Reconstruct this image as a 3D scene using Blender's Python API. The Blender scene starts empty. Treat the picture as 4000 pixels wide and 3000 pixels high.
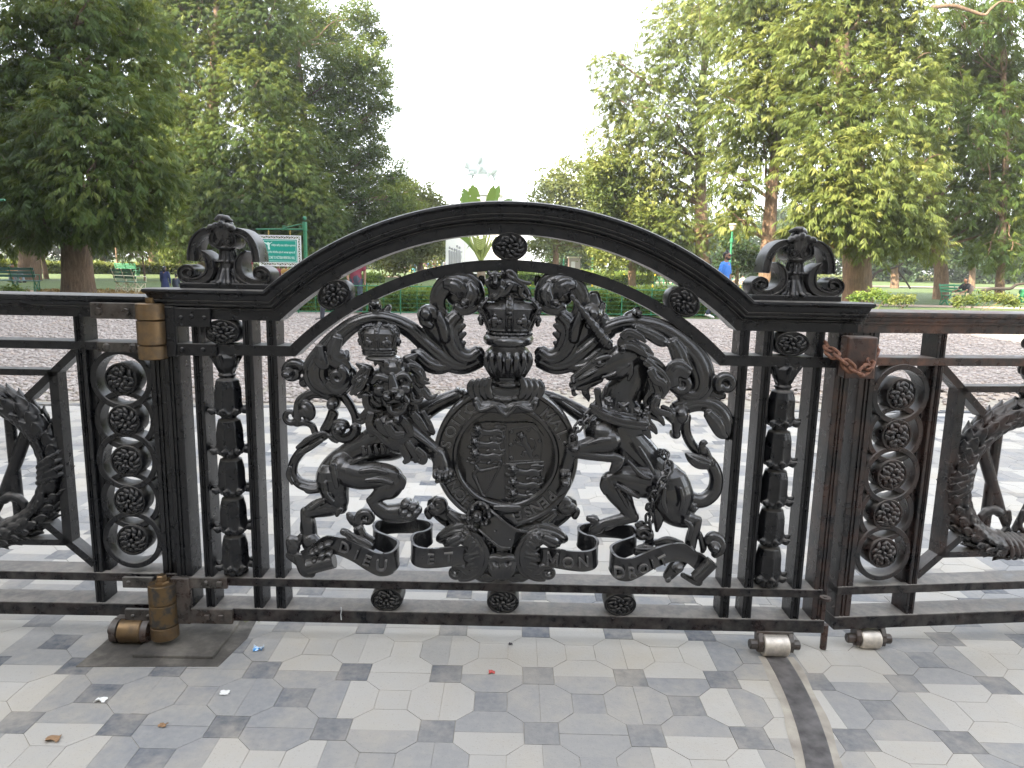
import math, random
import numpy as np
FPX=2778.0; H0=1030.0; ROLL=0.021; CAMH=1.382; CAMD=2.40
PITCH=math.atan((1500-H0)/FPX)
_cp,_sp=math.cos(PITCH),math.sin(PITCH); _cr,_sr=math.cos(ROLL),math.sin(ROLL)
CF=np.array([0,_cp,-_sp]); _R0=np.array([1.,0,0]); _U0=np.array([0,_sp,_cp])
CR=_R0*_cr+_U0*_sr; CU=-_R0*_sr+_U0*_cr
CC=np.array([0,-CAMD,CAMH])
def ray(px,py):
    return CF+CR*((px-2000)/FPX)-CU*((py-1500)/FPX)
def P(px,py,Y=0.0):
    "photo pixel -> world point on the vertical plane y=Y"
    d=ray(px,py); t=(Y-CC[1])/d[1]; q=CC+d*t
    return (float(q[0]),float(Y),float(q[2]))
def G(px,py,z=0.0):
    "photo pixel -> world point on the level z"
    d=ray(px,py); t=(z-CC[2])/d[2]; q=CC+d*t
    return (float(q[0]),float(q[1]),float(z))
def proj(x,y,z):
    v=np.array([x,y,z])-CC; w=v@CF
    return (2000+FPX*(v@CR)/w, 1500-FPX*(v@CU)/w)
import bpy, bmesh
from mathutils import Vector, Matrix, Euler, noise as mnoise
rng=np.random.default_rng(7); random.seed(7)
SC=bpy.context.scene
COL=SC.collection
# ---------------------------------------------------------------- objects
def link(o,parent=None):
    COL.objects.link(o)
    if parent is not None: o.parent=parent
    return o
def thing(name,label,cat,loc=(0,0,0),rotz=0.0,group=None):
    o=bpy.data.objects.new(name,None); o.empty_display_size=0.1; link(o)
    o.location=loc; o.rotation_euler=(0,0,rotz); o['label']=label; o['category']=cat
    if group: o['group']=group
    return o
def tag(o,label,cat,group=None):
    o['label']=label; o['category']=cat
    if group: o['group']=group
    return o
def structure(o): o['kind']='structure'; return o
def mesh_obj(name,verts,faces,mat,parent=None,smooth=False,matidx=None):
    me=bpy.data.meshes.new(name)
    V=np.asarray(verts,dtype=np.float64).reshape(-1,3)
    me.from_pydata([tuple(v) for v in V],[],faces if isinstance(faces,list) else [tuple(f) for f in faces])
    return _fin(name,me,mat,parent,smooth,matidx)
def quads_obj(name,V,F,mat,parent=None,smooth=False,attr=None,attr_name='tint'):
    "fast numpy mesh; V (n,3), F (m,k) all faces with k corners; attr: one value per face"
    me=bpy.data.meshes.new(name); V=np.ascontiguousarray(V,dtype=np.float32); F=np.ascontiguousarray(F,dtype=np.int32)
    m,k=F.shape
    me.vertices.add(len(V)); me.vertices.foreach_set('co',V.ravel())
    me.loops.add(m*k); me.loops.foreach_set('vertex_index',F.ravel())
    me.polygons.add(m); me.polygons.foreach_set('loop_start',np.arange(m,dtype=np.int32)*k)
    me.update(calc_edges=True)
    if attr is not None:
        a=me.attributes.new(attr_name,'FLOAT','FACE'); a.data.foreach_set('value',np.asarray(attr,dtype=np.float32))
    return _fin(name,me,mat,parent,smooth)
def _fin(name,me,mat,parent,smooth,matidx=None):
    if isinstance(mat,(list,tuple)):
        for m in mat: me.materials.append(m)
    elif mat is not None: me.materials.append(mat)
    if matidx is not None: me.polygons.foreach_set('material_index',np.asarray(matidx,dtype=np.int32))
    if smooth: me.polygons.foreach_set('use_smooth',np.ones(len(me.polygons),dtype=bool))
    me.update()
    return link(bpy.data.objects.new(name,me),parent)
class MB:
    "collects shapes into ONE mesh"
    def __init__(s): s.v=[]; s.f=[]; s.n=0
    def add(s,v,f):
        v=np.asarray(v,dtype=float).reshape(-1,3)
        s.v.append(v); n=s.n; s.f+= [tuple(int(i)+n for i in q) for q in f]; s.n+=len(v)
        return s
    def box(s,x0,x1,y0,y1,z0,z1,bev=0.0):
        if bev<=0:
            v=[(x,y,z) for z in (z0,z1) for y in (y0,y1) for x in (x0,x1)]
            return s.add(v,[(0,2,3,1),(4,5,7,6),(0,1,5,4),(2,6,7,3),(0,4,6,2),(1,3,7,5)])
        bm=bmesh.new(); bmesh.ops.create_cube(bm,size=1)
        for q in bm.verts: q.co=Vector(((x0+x1)/2+q.co.x*(x1-x0),(y0+y1)/2+q.co.y*(y1-y0),(z0+z1)/2+q.co.z*(z1-z0)))
        bmesh.ops.bevel(bm,geom=bm.edges[:],offset=bev,segments=2,affect='EDGES',profile=.5)
        return s.bm(bm)
    def bm(s,bm):
        bm.verts.index_update(); v=[tuple(q.co) for q in bm.verts]; f=[[q.index for q in p.verts] for p in bm.faces]; bm.free()
        return s.add(v,f)
    def cyl(s,a,b,r0,r1=None,seg=16,caps=True):
        a=Vector(a); b=Vector(b); r1=r0 if r1 is None else r1
        t=(b-a).normalized(); u=t.orthogonal().normalized(); w=t.cross(u)
        v=[]
        for c,r in ((a,r0),(b,r1)):
            for i in range(seg):
                th=2*math.pi*i/seg; v.append(tuple(c+u*(r*math.cos(th))+w*(r*math.sin(th))))
        f=[(i,(i+1)%seg,seg+(i+1)%seg,seg+i) for i in range(seg)]
        if caps: f+=[tuple(range(seg))[::-1],tuple(range(seg,2*seg))]
        return s.add(v,f)
    def lathe(s,c,prof,seg=20,axis='z'):
        "prof: (r,h) list along the axis from c"
        v=[];f=[]
        for r,h in prof:
            for i in range(seg):
                th=2*math.pi*i/seg; a,b=r*math.cos(th),r*math.sin(th)
                p=(a,b,h) if axis=='z' else ((h,a,b) if axis=='x' else (a,h,b))
                v.append((c[0]+p[0],c[1]+p[1],c[2]+p[2]))
        for j in range(len(prof)-1):
            for i in range(seg):
                i2=(i+1)%seg; f.append((j*seg+i,j*seg+i2,(j+1)*seg+i2,(j+1)*seg+i))
        f.append(tuple(range(seg))[::-1]); k=(len(prof)-1)*seg; f.append(tuple(range(k,k+seg)))
        return s.add(v,f)
    def tube(s,pts,rad,dsc=1.0,seg=10,caps=True,up=(0,1,0)):
        "swept round (or flattened: dsc scales along up) section with rounded ends"
        pts=[Vector(p) for p in pts]; n=len(pts)
        rad=[rad]*n if np.isscalar(rad) else list(rad)
        upv=Vector(up); v=[]; f=[]; rings=[]
        for i,p in enumerate(pts):
            t=(pts[min(i+1,n-1)]-pts[max(i-1,0)])
            if t.length<1e-9: t=Vector((0,0,1))
            t.normalize(); a=t.cross(upv)
            if a.length<1e-3: a=t.cross(Vector((1,0,0.01)))
            a.normalize(); b=a.cross(t).normalized()
            rings.append((p,t,a,b,rad[i]))
        seq=[]
        if caps:
            p,t,a,b,r=rings[0]
            seq+=[(p-t*r*.86,a,b,r*.5),(p-t*r*.5,a,b,r*.86)]
        seq+=[(p,a,b,r) for p,t,a,b,r in rings]
        if caps:
            p,t,a,b,r=rings[-1]
            seq+=[(p+t*r*.5,a,b,r*.86),(p+t*r*.86,a,b,r*.5)]
        for p,a,b,r in seq:
            for k in range(seg):
                th=2*math.pi*k/seg; v.append(tuple(p+a*(r*math.cos(th))+b*(r*dsc*math.sin(th))))
        m=len(seq)
        for j in range(m-1):
            for k in range(seg):
                k2=(k+1)%seg; f.append((j*seg+k,j*seg+k2,(j+1)*seg+k2,(j+1)*seg+k))
        f.append(tuple(range(seg))[::-1]); f.append(tuple(range((m-1)*seg,m*seg)))
        return s.add(v,f)
    def ell(s,c,rx,ry,rz,rot=0.0,seg=14,rings=9):
        "ellipsoid, rot turns it about the Y axis (in the gate's plane)"
        v=[];f=[]; cr,sr=math.cos(rot),math.sin(rot)
        def put(x,y,z): v.append((c[0]+x*cr+z*sr,c[1]+y,c[2]-x*sr+z*cr))
        put(0,0,rz)
        for j in range(1,rings):
            ph=math.pi*j/rings
            for i in range(seg):
                th=2*math.pi*i/seg; put(rx*math.sin(ph)*math.cos(th),ry*math.sin(ph)*math.sin(th),rz*math.cos(ph))
        put(0,0,-rz); L=len(v)-1
        for i in range(seg): f.append((0,1+i,1+(i+1)%seg)); f.append((L,L-seg+(i+1)%seg,L-seg+i))
        for j in range(rings-2):
            for i in range(seg):
                a=1+j*seg; b=a+seg; i2=(i+1)%seg; f.append((a+i,b+i,b+i2,a+i2))
        return s.add(v,f)
    def prism(s,poly,y0,y1):
        "closed outline in the XZ plane extruded from y0 to y1"
        n=len(poly); v=[(x,y0,z) for x,z in poly]+[(x,y1,z) for x,z in poly]
        f=[(i,(i+1)%n,n+(i+1)%n,n+i) for i in range(n)]
        from mathutils.geometry import tessellate_polygon
        tr=tessellate_polygon([[Vector((x,z,0)) for x,z in poly]])
        f+=[tuple(t) for t in tr]+[tuple(n+i for i in t[::-1]) for t in tr]
        return s.add(v,f)
    def sweep(s,path,prof,closed=False):
        "profile rows; path: list of rows -> list of points per row (all same length)"
        pass
    def grid(s,rows,close_u=False,close_v=False):
        R=len(rows); C=len(rows[0]); f=[]
        for j in range(R if close_u else R-1):
            for i in range(C if close_v else C-1):
                j2=(j+1)%R;i2=(i+1)%C; f.append((j*C+i,j*C+i2,j2*C+i2,j2*C+i))
        return s.add([p for r in rows for p in r],f)
    def xf(s,M):
        "transform everything collected so far"
        M=np.array(M); s.v=[(v@M[:3,:3].T)+M[:3,3] for v in s.v]; return s
    def build(s,name,mat,parent=None,smooth=False,norm=True,bev=0.0,auto=None):
        me=bpy.data.meshes.new(name); V=np.concatenate(s.v) if s.v else np.zeros((0,3))
        me.from_pydata(V.tolist(),[],s.f)
        if norm or bev:
            bm=bmesh.new(); bm.from_mesh(me)
            bmesh.ops.recalc_face_normals(bm,faces=bm.faces[:])
            if auto:
                for e in bm.edges:
                    e.smooth = len(e.link_faces)==2 and e.calc_face_angle(0)<auto
                for p in bm.faces: p.smooth=True
            bm.to_mesh(me); bm.free()
        o=_fin(name,me,mat,parent,smooth)
        return o
    def remesh(s,name,mat,parent=None,voxel=0.0025,smooth=1,fac=0.5):
        "fuse all overlapping shapes into one continuous cast surface"
        me=bpy.data.meshes.new(name); V=np.concatenate(s.v); me.from_pydata(V.tolist(),[],s.f)
        bm=bmesh.new(); bm.from_mesh(me); bmesh.ops.recalc_face_normals(bm,faces=bm.faces[:]); bm.to_mesh(me); bm.free()
        o=bpy.data.objects.new(name,me); COL.objects.link(o)
        md=o.modifiers.new('r','REMESH'); md.mode='VOXEL'; md.voxel_size=voxel; md.adaptivity=0.0; md.use_smooth_shade=True
        if smooth:
            sm=o.modifiers.new('s','SMOOTH'); sm.iterations=smooth; sm.factor=fac
        dg=bpy.context.evaluated_depsgraph_get(); ev=o.evaluated_get(dg)
        m2=bpy.data.meshes.new_from_object(ev); m2.name=name
        bpy.data.objects.remove(o); bpy.data.meshes.remove(me)
        m2.materials.clear()
        return _fin(name,m2,mat,parent,True)
def catmull(pts,sub=6):
    pts=[np.asarray(p,dtype=float) for p in pts]; out=[]; n=len(pts)
    if n<3:
        return [pts[0]+(pts[-1]-pts[0])*i/sub for i in range(sub+1)]
    for i in range(n-1):
        p0=pts[i-1] if i>0 else 2*pts[0]-pts[1]; p1=pts[i]; p2=pts[i+1]; p3=pts[i+2] if i+2<n else 2*pts[-1]-pts[-2]
        for k in range(sub):
            t=k/sub; out.append(.5*((2*p1)+(-p0+p2)*t+(2*p0-5*p1+4*p2-p3)*t*t+(-p0+3*p1-3*p2+p3)*t**3))
    out.append(pts[-1]); return out
# ---------------------------------------------------------------- materials
def mat(name,base=(.5,.5,.5),rough=.6,metal=0.0,spec=.5):
    m=bpy.data.materials.new(name); m.use_nodes=True
    b=m.node_tree.nodes['Principled BSDF']
    b.inputs['Base Color'].default_value=(*base,1); b.inputs['Roughness'].default_value=rough
    b.inputs['Metallic'].default_value=metal; b.inputs['Specular IOR Level'].default_value=spec
    return m
class NT:
    def __init__(s,m): s.m=m; s.t=m.node_tree; s.b=s.t.nodes['Principled BSDF']; s.out=[n for n in s.t.nodes if n.type=='OUTPUT_MATERIAL'][0]
    def n(s,typ,**kw):
        q=s.t.nodes.new(typ)
        for k,v in kw.items():
            if k in q.inputs.keys(): s.set(q.inputs[k],v)
            else: setattr(q,k,v)
        return q
    def set(s,inp,v):
        if isinstance(v,bpy.types.NodeSocket): s.t.links.new(v,inp)
        else: inp.default_value=v
    def pos(s): return s.n('ShaderNodeNewGeometry').outputs['Position']
    def obj(s): return s.n('ShaderNodeTexCoord').outputs['Object']
    def noise(s,scale,detail=4,rough=.55,vec=None,out='Fac'):
        q=s.n('ShaderNodeTexNoise'); q.inputs['Scale'].default_value=scale; q.inputs['Detail'].default_value=detail; q.inputs['Roughness'].default_value=rough
        s.t.links.new(vec if vec is not None else s.pos(),q.inputs['Vector']); return q.outputs[out]
    def ramp(s,fac,stops):
        q=s.n('ShaderNodeValToRGB'); s.t.links.new(fac,q.inputs['Fac']); e=q.color_ramp.elements
        while len(e)<len(stops): e.new(.5)
        for el,(p,c) in zip(e,stops):
            el.position=p; el.color=(c,c,c,1) if np.isscalar(c) else (*c,1)
        return q.outputs['Color']
    def mix(s,fac,a,b,blend='MIX'):
        q=s.n('ShaderNodeMix',data_type='RGBA',blend_type=blend)
        for i,v in ((0,fac),(6,a),(7,b)):
            if isinstance(v,bpy.types.NodeSocket): s.t.links.new(v,q.inputs[i])
            else: q.inputs[i].default_value=v if (i==0 or len(v)==4) else (*v,1)
        return q.outputs[2]
    def math(s,op,a,b=0.0,clamp=False):
        q=s.n('ShaderNodeMath',operation=op,use_clamp=clamp)
        for i,v in enumerate((a,b)):
            if isinstance(v,bpy.types.NodeSocket): s.t.links.new(v,q.inputs[i])
            else: q.inputs[i].default_value=v
        return q.outputs[0]
    def bump(s,h,strength=.3,dist=.01):
        q=s.n('ShaderNodeBump'); q.inputs['Strength'].default_value=strength; q.inputs['Distance'].default_value=dist
        s.t.links.new(h,q.inputs['Height']); s.t.links.new(q.outputs[0],s.b.inputs['Normal'])
    def color(s,c): s.set(s.b.inputs['Base Color'],c)
    def rough(s,c): s.set(s.b.inputs['Roughness'],c)
    def attr(s,name='tint'):
        return s.n('ShaderNodeAttribute',attribute_name=name).outputs['Fac']
def make_iron(name,rust=0.0,dust=.60,base=(.0036,.0040,.0054),r0=.18,spec=.5,grime=.045):
    m=mat(name,base,.36,0,spec); t=NT(m)
    geo=t.n('ShaderNodeNewGeometry'); sep=t.n('ShaderNodeSeparateXYZ'); t.t.links.new(geo.outputs['Normal'],sep.inputs[0])
    up=t.ramp(sep.outputs[2],[(.25,0.0),(.95,1.0)])
    n1=t.noise(26,5,.62); n2=t.noise(140,3,.6); n3=t.noise(7,4,.6)
    d=t.math('MULTIPLY',t.math('MULTIPLY',up,dust),t.ramp(n1,[(.3,.35),(.65,1.)]),True)
    speck=t.math('MULTIPLY',t.ramp(n2,[(.60,0.),(.74,1.)]),.22)
    d=t.math('MAXIMUM',d,t.math('MULTIPLY',speck,t.ramp(n3,[(.4,0.),(.65,1.)])))
    dirt=t.math('MULTIPLY',t.ramp(n1,[(.42,0.),(.75,1.)]),grime)
    d=t.math('MAXIMUM',d,dirt)
    c=t.mix(t.math('MULTIPLY',t.ramp(n3,[(.35,0.),(.7,1.)]),.5),base,(.0060,.0068,.0090))
    c=t.mix(d,c,(.240,.222,.196))
    if rust>0:
        rmask=t.math('MULTIPLY',t.ramp(t.noise(9,6,.7),[(.42,0.),(.62,1.)]),rust)
        c=t.mix(rmask,c,t.mix(t.noise(60,3),(.085,.042,.030),(.16,.075,.045)))
    t.color(c)
    t.rough(t.math('ADD',t.math('MULTIPLY',d,.45),t.math('ADD',r0,t.math('MULTIPLY',n1,.22))))
    t.bump(t.math('ADD',n1,t.math('MULTIPLY',n2,.4)),.28,.004)
    return m
IRON=make_iron('cast_iron',0.0,spec=.36); IRON_W=make_iron('weathered_iron',.35,.7); IRON_LOW=make_iron('dusty_rail_iron',.10,1.1,spec=.36,grime=.22); IRON_R=make_iron('rusty_iron',.95,.55,(.05,.028,.022))
def make_brass(name,base,rough,dirt):
    m=mat(name,base,rough,1.0); t=NT(m); n=t.noise(30,5,.6)
    f=t.ramp(n,[(.45,0.),(.62,1.)])
    f=t.math('MULTIPLY',f,dirt); t.color(t.mix(f,base,(.022,.019,.016)))
    t.set(t.b.inputs['Metallic'],t.math('SUBTRACT',1.0,f,True)); t.rough(t.math('ADD',rough,t.math('MULTIPLY',n,.2)))
    t.bump(n,.15,.003); return m
BRASS=make_brass('worn_brass',(.20,.135,.075),.36,.45); STEEL=make_brass('roller_steel',(.66,.60,.52),.40,.25); BRASS_D=make_brass('dark_brass',(.17,.115,.06),.45,1.0)
IRON_BR=make_iron('oily_bracket_iron',.25,.6,(.025,.022,.018),grime=.4)
IRON_F=make_iron('weathered_finial_iron',0,.7,(.012,.012,.014),grime=.16)
XC=-0.017; ZC=0.345; RO=1.238
def Zm(x0,y0,s):
    f=lambda x,y,Y=0.0: P(x0+x/s,y0+y/s,Y)
    f.k=1/s*0.000866
    return f
zA=Zm(1050,1000,2.37); zB=Zm(1050,1600,1.9522); zC=Zm(1600,900,2.37); zD=Zm(2050,1150,2.37); zE=Zm(2050,1600,2.0733)
zF=Zm(1600,1480,1.952); zI=Zm(550,780,2.37)
GATE=thing('iron_gate','black arched iron gate leaf bearing a coat of arms with lion and unicorn','gate',(XC,0.045,0))
GW=(-XC,-0.045,0)        # children are modelled in world axes; parent sits at the gate's base
def part(mb,name,m=None,parent=None,**k):
    o=mb.build(name,m or IRON,None,**k); return hang(o,parent or GATE)
def hang(o,parent):
    o.parent=parent
    w=Vector((0,0,0)); q=parent
    Mx=Matrix.Identity(4); ch=[]
    while q is not None: ch.append(q); q=q.parent
    for q in ch[::-1]: Mx=Mx@(Matrix.Translation(q.location)@q.rotation_euler.to_matrix().to_4x4())
    o.matrix_local=Mx.inverted(); return o
# ---- moulded top rail: caps + arch, swept with mitred corners
PROF=[(0,.095),(0,-.030),(.004,-.042),(.011,-.044),(.016,-.040),(.019,-.033),(.022,-.031),(.028,-.029),(.036,-.024),(.039,-.022),(.041,-.025),(.045,-.025),(.047,-.019),(.052,-.016),(.055,-.018),(.058,-.018),(.060,-.010),(.065,-.005),(.068,-.008),(.071,-.006),(.073,0),(.104,0),(.104,.09),(.050,.095)]
def top_rail():
    mb=MB(); cols=[]
    for d,Y in PROF:
        r=RO-d; z=1.279-d; hx=math.sqrt(r*r-(z-ZC)**2); xe=1.212-max(0,(-.0+ (.044+Y)))*.75
        xe=min(xe,1.212); row=[(XC-xe,Y,z)]
        row+=[(XC-xe+(xe-hx)*t,Y,z) for t in (.5,)]
        a0=math.atan2(z-ZC,-hx); a1=math.atan2(z-ZC,hx)
        row+=[(XC+r*math.cos(a0+(a1-a0)*i/72),Y,ZC+r*math.sin(a0+(a1-a0)*i/72)) for i in range(73)]
        row+=[(XC+xe-(xe-hx)*.5,Y,z),(XC+xe,Y,z)]
        cols.append(row)
    mb.grid(cols,close_u=True)
    L=len(PROF); C=len(cols[0])
    from mathutils.geometry import tessellate_polygon
    for c in (0,C-1):
        tr=tessellate_polygon([[Vector((cols[i][c][1],cols[i][c][2],0)) for i in range(L)]])
        mb.f+=[tuple(i*C+c for i in t_) for t_ in tr]
    return mb
part(top_rail(),'moulded_top_rail',IRON,auto=.5)
# ---- inner arch bar running into the short horizontal rails
def arch_bar():
    mb=MB(); rows=[]
    for (r,z,Y) in ((1.050,1.0905,-.002),(1.050,1.0905,.086),(1.013,1.055,.086),(1.013,1.055,-.002)):
        hx=math.sqrt(r*r-(z-ZC)**2); a0=math.atan2(z-ZC,-hx); a1=math.atan2(z-ZC,hx)
        row=[(XC-1.118,Y,z)]+[(XC+r*math.cos(a0+(a1-a0)*i/64),Y,ZC+r*math.sin(a0+(a1-a0)*i/64)) for i in range(65)]+[(XC+1.118,Y,z)]
        rows.append(row)
    mb.grid(rows,close_u=True); C=len(rows[0])
    for c in (0,C-1): mb.f.append(tuple(i*C+c for i in range(4)))
    return mb
part(arch_bar(),'arch_bar',IRON,auto=.5)
# ---- fluted bars and stiles
def fluted(mb,x0,x1,z0,z1,y0=.0,y1=.084):
    w=x1-x0; q=[(x0,y1),(x0,y0+.003),(x0+.003,y0)]
    for c in (.30,.52): q+=[(x0+w*c,y0),(x0+w*c+.0015,y0+.005),(x0+w*(c+.12),y0+.005),(x0+w*(c+.12)+.0015,y0)]
    q+=[(x1-.003,y0),(x1,y0+.003),(x1,y1)]
    n=len(q); v=[(x,y,z0) for x,y in q]+[(x,y,z1) for x,y in q]
    mb.add(v,[(i,(i+1)%n,n+(i+1)%n,n+i) for i in range(n)]+[tuple(range(n))[::-1],tuple(range(n,2*n))])
    return mb
for s in (-1,1):
    for a,b in ((1.041,1.073),(.867,.900),(.785,.819)):
        x0,x1=(XC-b,XC-a) if s<0 else (XC+a,XC+b)
        mb=MB()
        for z0,z1 in ((.132,.221),(.2485,1.0555),(1.0895,1.176)): fluted(mb,x0,x1,z0,z1)
        part(mb,'upright_bar',IRON,auto=.4)
    x0,x1=(XC-1.172,XC-1.118) if s<0 else (XC+1.118,XC+1.168)
    part(fluted(MB(),x0,x1,.132,1.177),'end_stile',IRON if s<0 else IRON_W,auto=.4)
part(MB().box(XC-1.172,XC+1.150,-.004,.090,.219,.2505,.003),'lower_rail',IRON_LOW)
part(MB().box(XC-1.172,XC+1.165,-.006,.096,.084,.134,.004),'bottom_rail',IRON_LOW)
# weld seam: a thin pale bead on the bottom rail
seam=mat('weld_seam',(.55,.55,.56),.5,.3)
mb=MB(); zj=[(1332,2372),(1334,2385),(1331,2400),(1333,2420)]
mb.tube([P(x,y,-.007) for x,y in zj],[.0016,.002,.0016,.0022],seg=6); part(mb,'weld_bead',seam)
# ---- rosettes (oval plaques with a carved flower)
def plaque(cx,cz,rx,rz,rot,y0=-.002,th=.075,petals=8,seedv=0):
    mb=MB(); R=random.Random(seedv); cr,sr=math.cos(rot),math.sin(rot)
    def put(u,v,y): return (cx+u*cr-v*sr,y,cz+u*sr+v*cr)
    seg=36; rows=[]
    for k,y in ((1.,y0+th),(1.,y0+.004),(.965,y0),(.87,y0),(.84,y0+.004),(.02,y0+.004)):
        rows.append([put(rx*k*math.cos(2*math.pi*i/seg),rz*k*math.sin(2*math.pi*i/seg),y) for i in range(seg)])
    mb.grid(rows,close_v=True); mb.f.append(tuple(range(seg))); mb.f.append(tuple(range(5*seg,6*seg)))
    fl=MB()
    for ring,(rr,n,L,W) in enumerate(((.62,11,.22,.13),(.38,8,.20,.13))):
        for i in range(n):
            a=2*math.pi*(i+.5*ring)/n+R.uniform(-.12,.12); tw=R.choice((-1,1,1))*.34
            pts=[put(rx*k*math.cos(a+tw*(j-1)),rz*k*math.sin(a+tw*(j-1)),y0+.004-.006*(j==1)-.003*ring) for j,k in enumerate((rr-L,rr,rr+L*.85))]
            fl.tube(catmull(pts,4),[min(rx,rz)*W*q_ for q_ in (.5,.7,.9,1.05,1.1,1.0,.9,.7,.45)],.8,7)
    fl.ell(put(0,0,y0-.004),rx*.14,.008,rz*.14,0,10,6)
    return mb,fl
def rosette(cx,cz,rx,rz,rot=0,sd=0,**k):
    a,b=plaque(cx,cz,rx,rz,rot,seedv=sd,**k)
    o=part(a,'rosette',IRON,auto=.5); hang(b.build('flower',IRON,None,smooth=True),o); return o
for i,(ang,rx,rz) in enumerate(((90,.060,.047),(122.5,.060,.0465),(57.5,.060,.0465))):
    a=math.radians(ang); rm=1.092; rosette(XC+rm*math.cos(a),ZC+rm*math.sin(a),rx,rz,a-math.pi/2,i)
for i,px in enumerate((1510,1965,2425)):
    rosette(P(px,2330)[0],.176,.0585,.0445,0,10+i)
for i,x in enumerate((XC-.970,XC+.963)): rosette(x,1.133,.060,.042,0,20+i)
# neck plugs that join the top plaque to the two arches
part(MB().box(XC-.028,XC+.028,.004,.07,ZC+1.045,ZC+1.055),'neck_block'); part(MB().box(XC-.03,XC+.03,.004,.07,ZC+1.13,ZC+1.14),'neck_block')
# ---- bellflower drops
def bell_drop(cx):
    mb=MB(); Y=.03; z=1.056
    mb.tube([(cx,Y,z+.0),(cx,Y,z-.012),(cx,Y,z-.045),(cx,Y,z-.066)],[.036,.044,.036,.020],seg=16)
    for k in range(7):
        a=math.pi*(k-3)/3.2; x=cx+.036*math.sin(a); y=Y-.036*math.cos(a)
        mb.tube([(cx+.022*math.sin(a),Y-.022*math.cos(a),z-.062),(x,y,z-.025),(cx+.052*math.sin(a),Y-.052*math.cos(a),z-.001)],[.006,.009,.007],seg=6)
    mb.ell((cx,Y,z-.074),.031,.031,.010)
    top=z-.083; n=5; H=(top-.262)/n
    for i in range(n):
        t=top-i*H; k=H*.86
        prof=[(.024,t),(.037,t-.007),(.043,t-k*.25),(.0445,t-k*.7),(.047,t-k*.88),(.053,t-k*.98),(.040,t-k)]
        rows=[]; seg=40
        for r,h in prof:
            f=1.0 if h>t-k*.8 else .0
            rows.append([(cx+(r*(1+.03*math.cos(8*th)))*math.cos(th),Y+(r*(1+.03*math.cos(8*th)))*math.sin(th),h+ (0.006*math.cos(8*th) if h<t-k*.85 else 0)) for th in [2*math.pi*j/seg for j in range(seg)]])
        rows.append([(cx+.002*math.cos(2*math.pi*j/seg),Y+.002*math.sin(2*math.pi*j/seg),t-k*.9) for j in range(seg)])
        rows.insert(0,[(cx+.002*math.cos(2*math.pi*j/seg),Y+.002*math.sin(2*math.pi*j/seg),t+.002) for j in range(seg)])
        mb.grid(rows,close_v=True); C=seg; base=mb.n-len(rows)*seg
        for j in range(8):
            a=2*math.pi*j/8; c,s=math.cos(a),math.sin(a); o=.047
            mb.tube(catmull([(cx+.026*c,Y+.026*s,t-.006),(cx+.041*c,Y+.041*s,t-k*.3),(cx+.043*c,Y+.043*s,t-k*.75),(cx+.052*c,Y+.052*s,t-k*.95),(cx+.068*c,Y+.068*s,t-k*.88)],3),[.0035,.004,.005,.006,.006,.006,.006,.0065,.008,.011,.013,.011,.007],seg=7)
        mb.tube([(cx,Y,t-k*.9),(cx,Y,t-k*1.12),(cx,Y,t-H-.004)],[.030,.027,.022],seg=16)
    for j in range(8):
        a=2*math.pi*j/8; mb.ell((cx+.032*math.cos(a),Y+.032*math.sin(a),.266),.014,.014,.013,0,8,6)
    for j in range(6):
        a=2*math.pi*j/6; mb.ell((cx+.020*math.cos(a),Y+.020*math.sin(a),.257),.012,.012,.010,0,8,6)
    o=mb.remesh('bellflower_drop',IRON,None,.0026,1); hang(o,GATE)
bell_drop(XC-.970); bell_drop(XC+.955)
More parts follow.
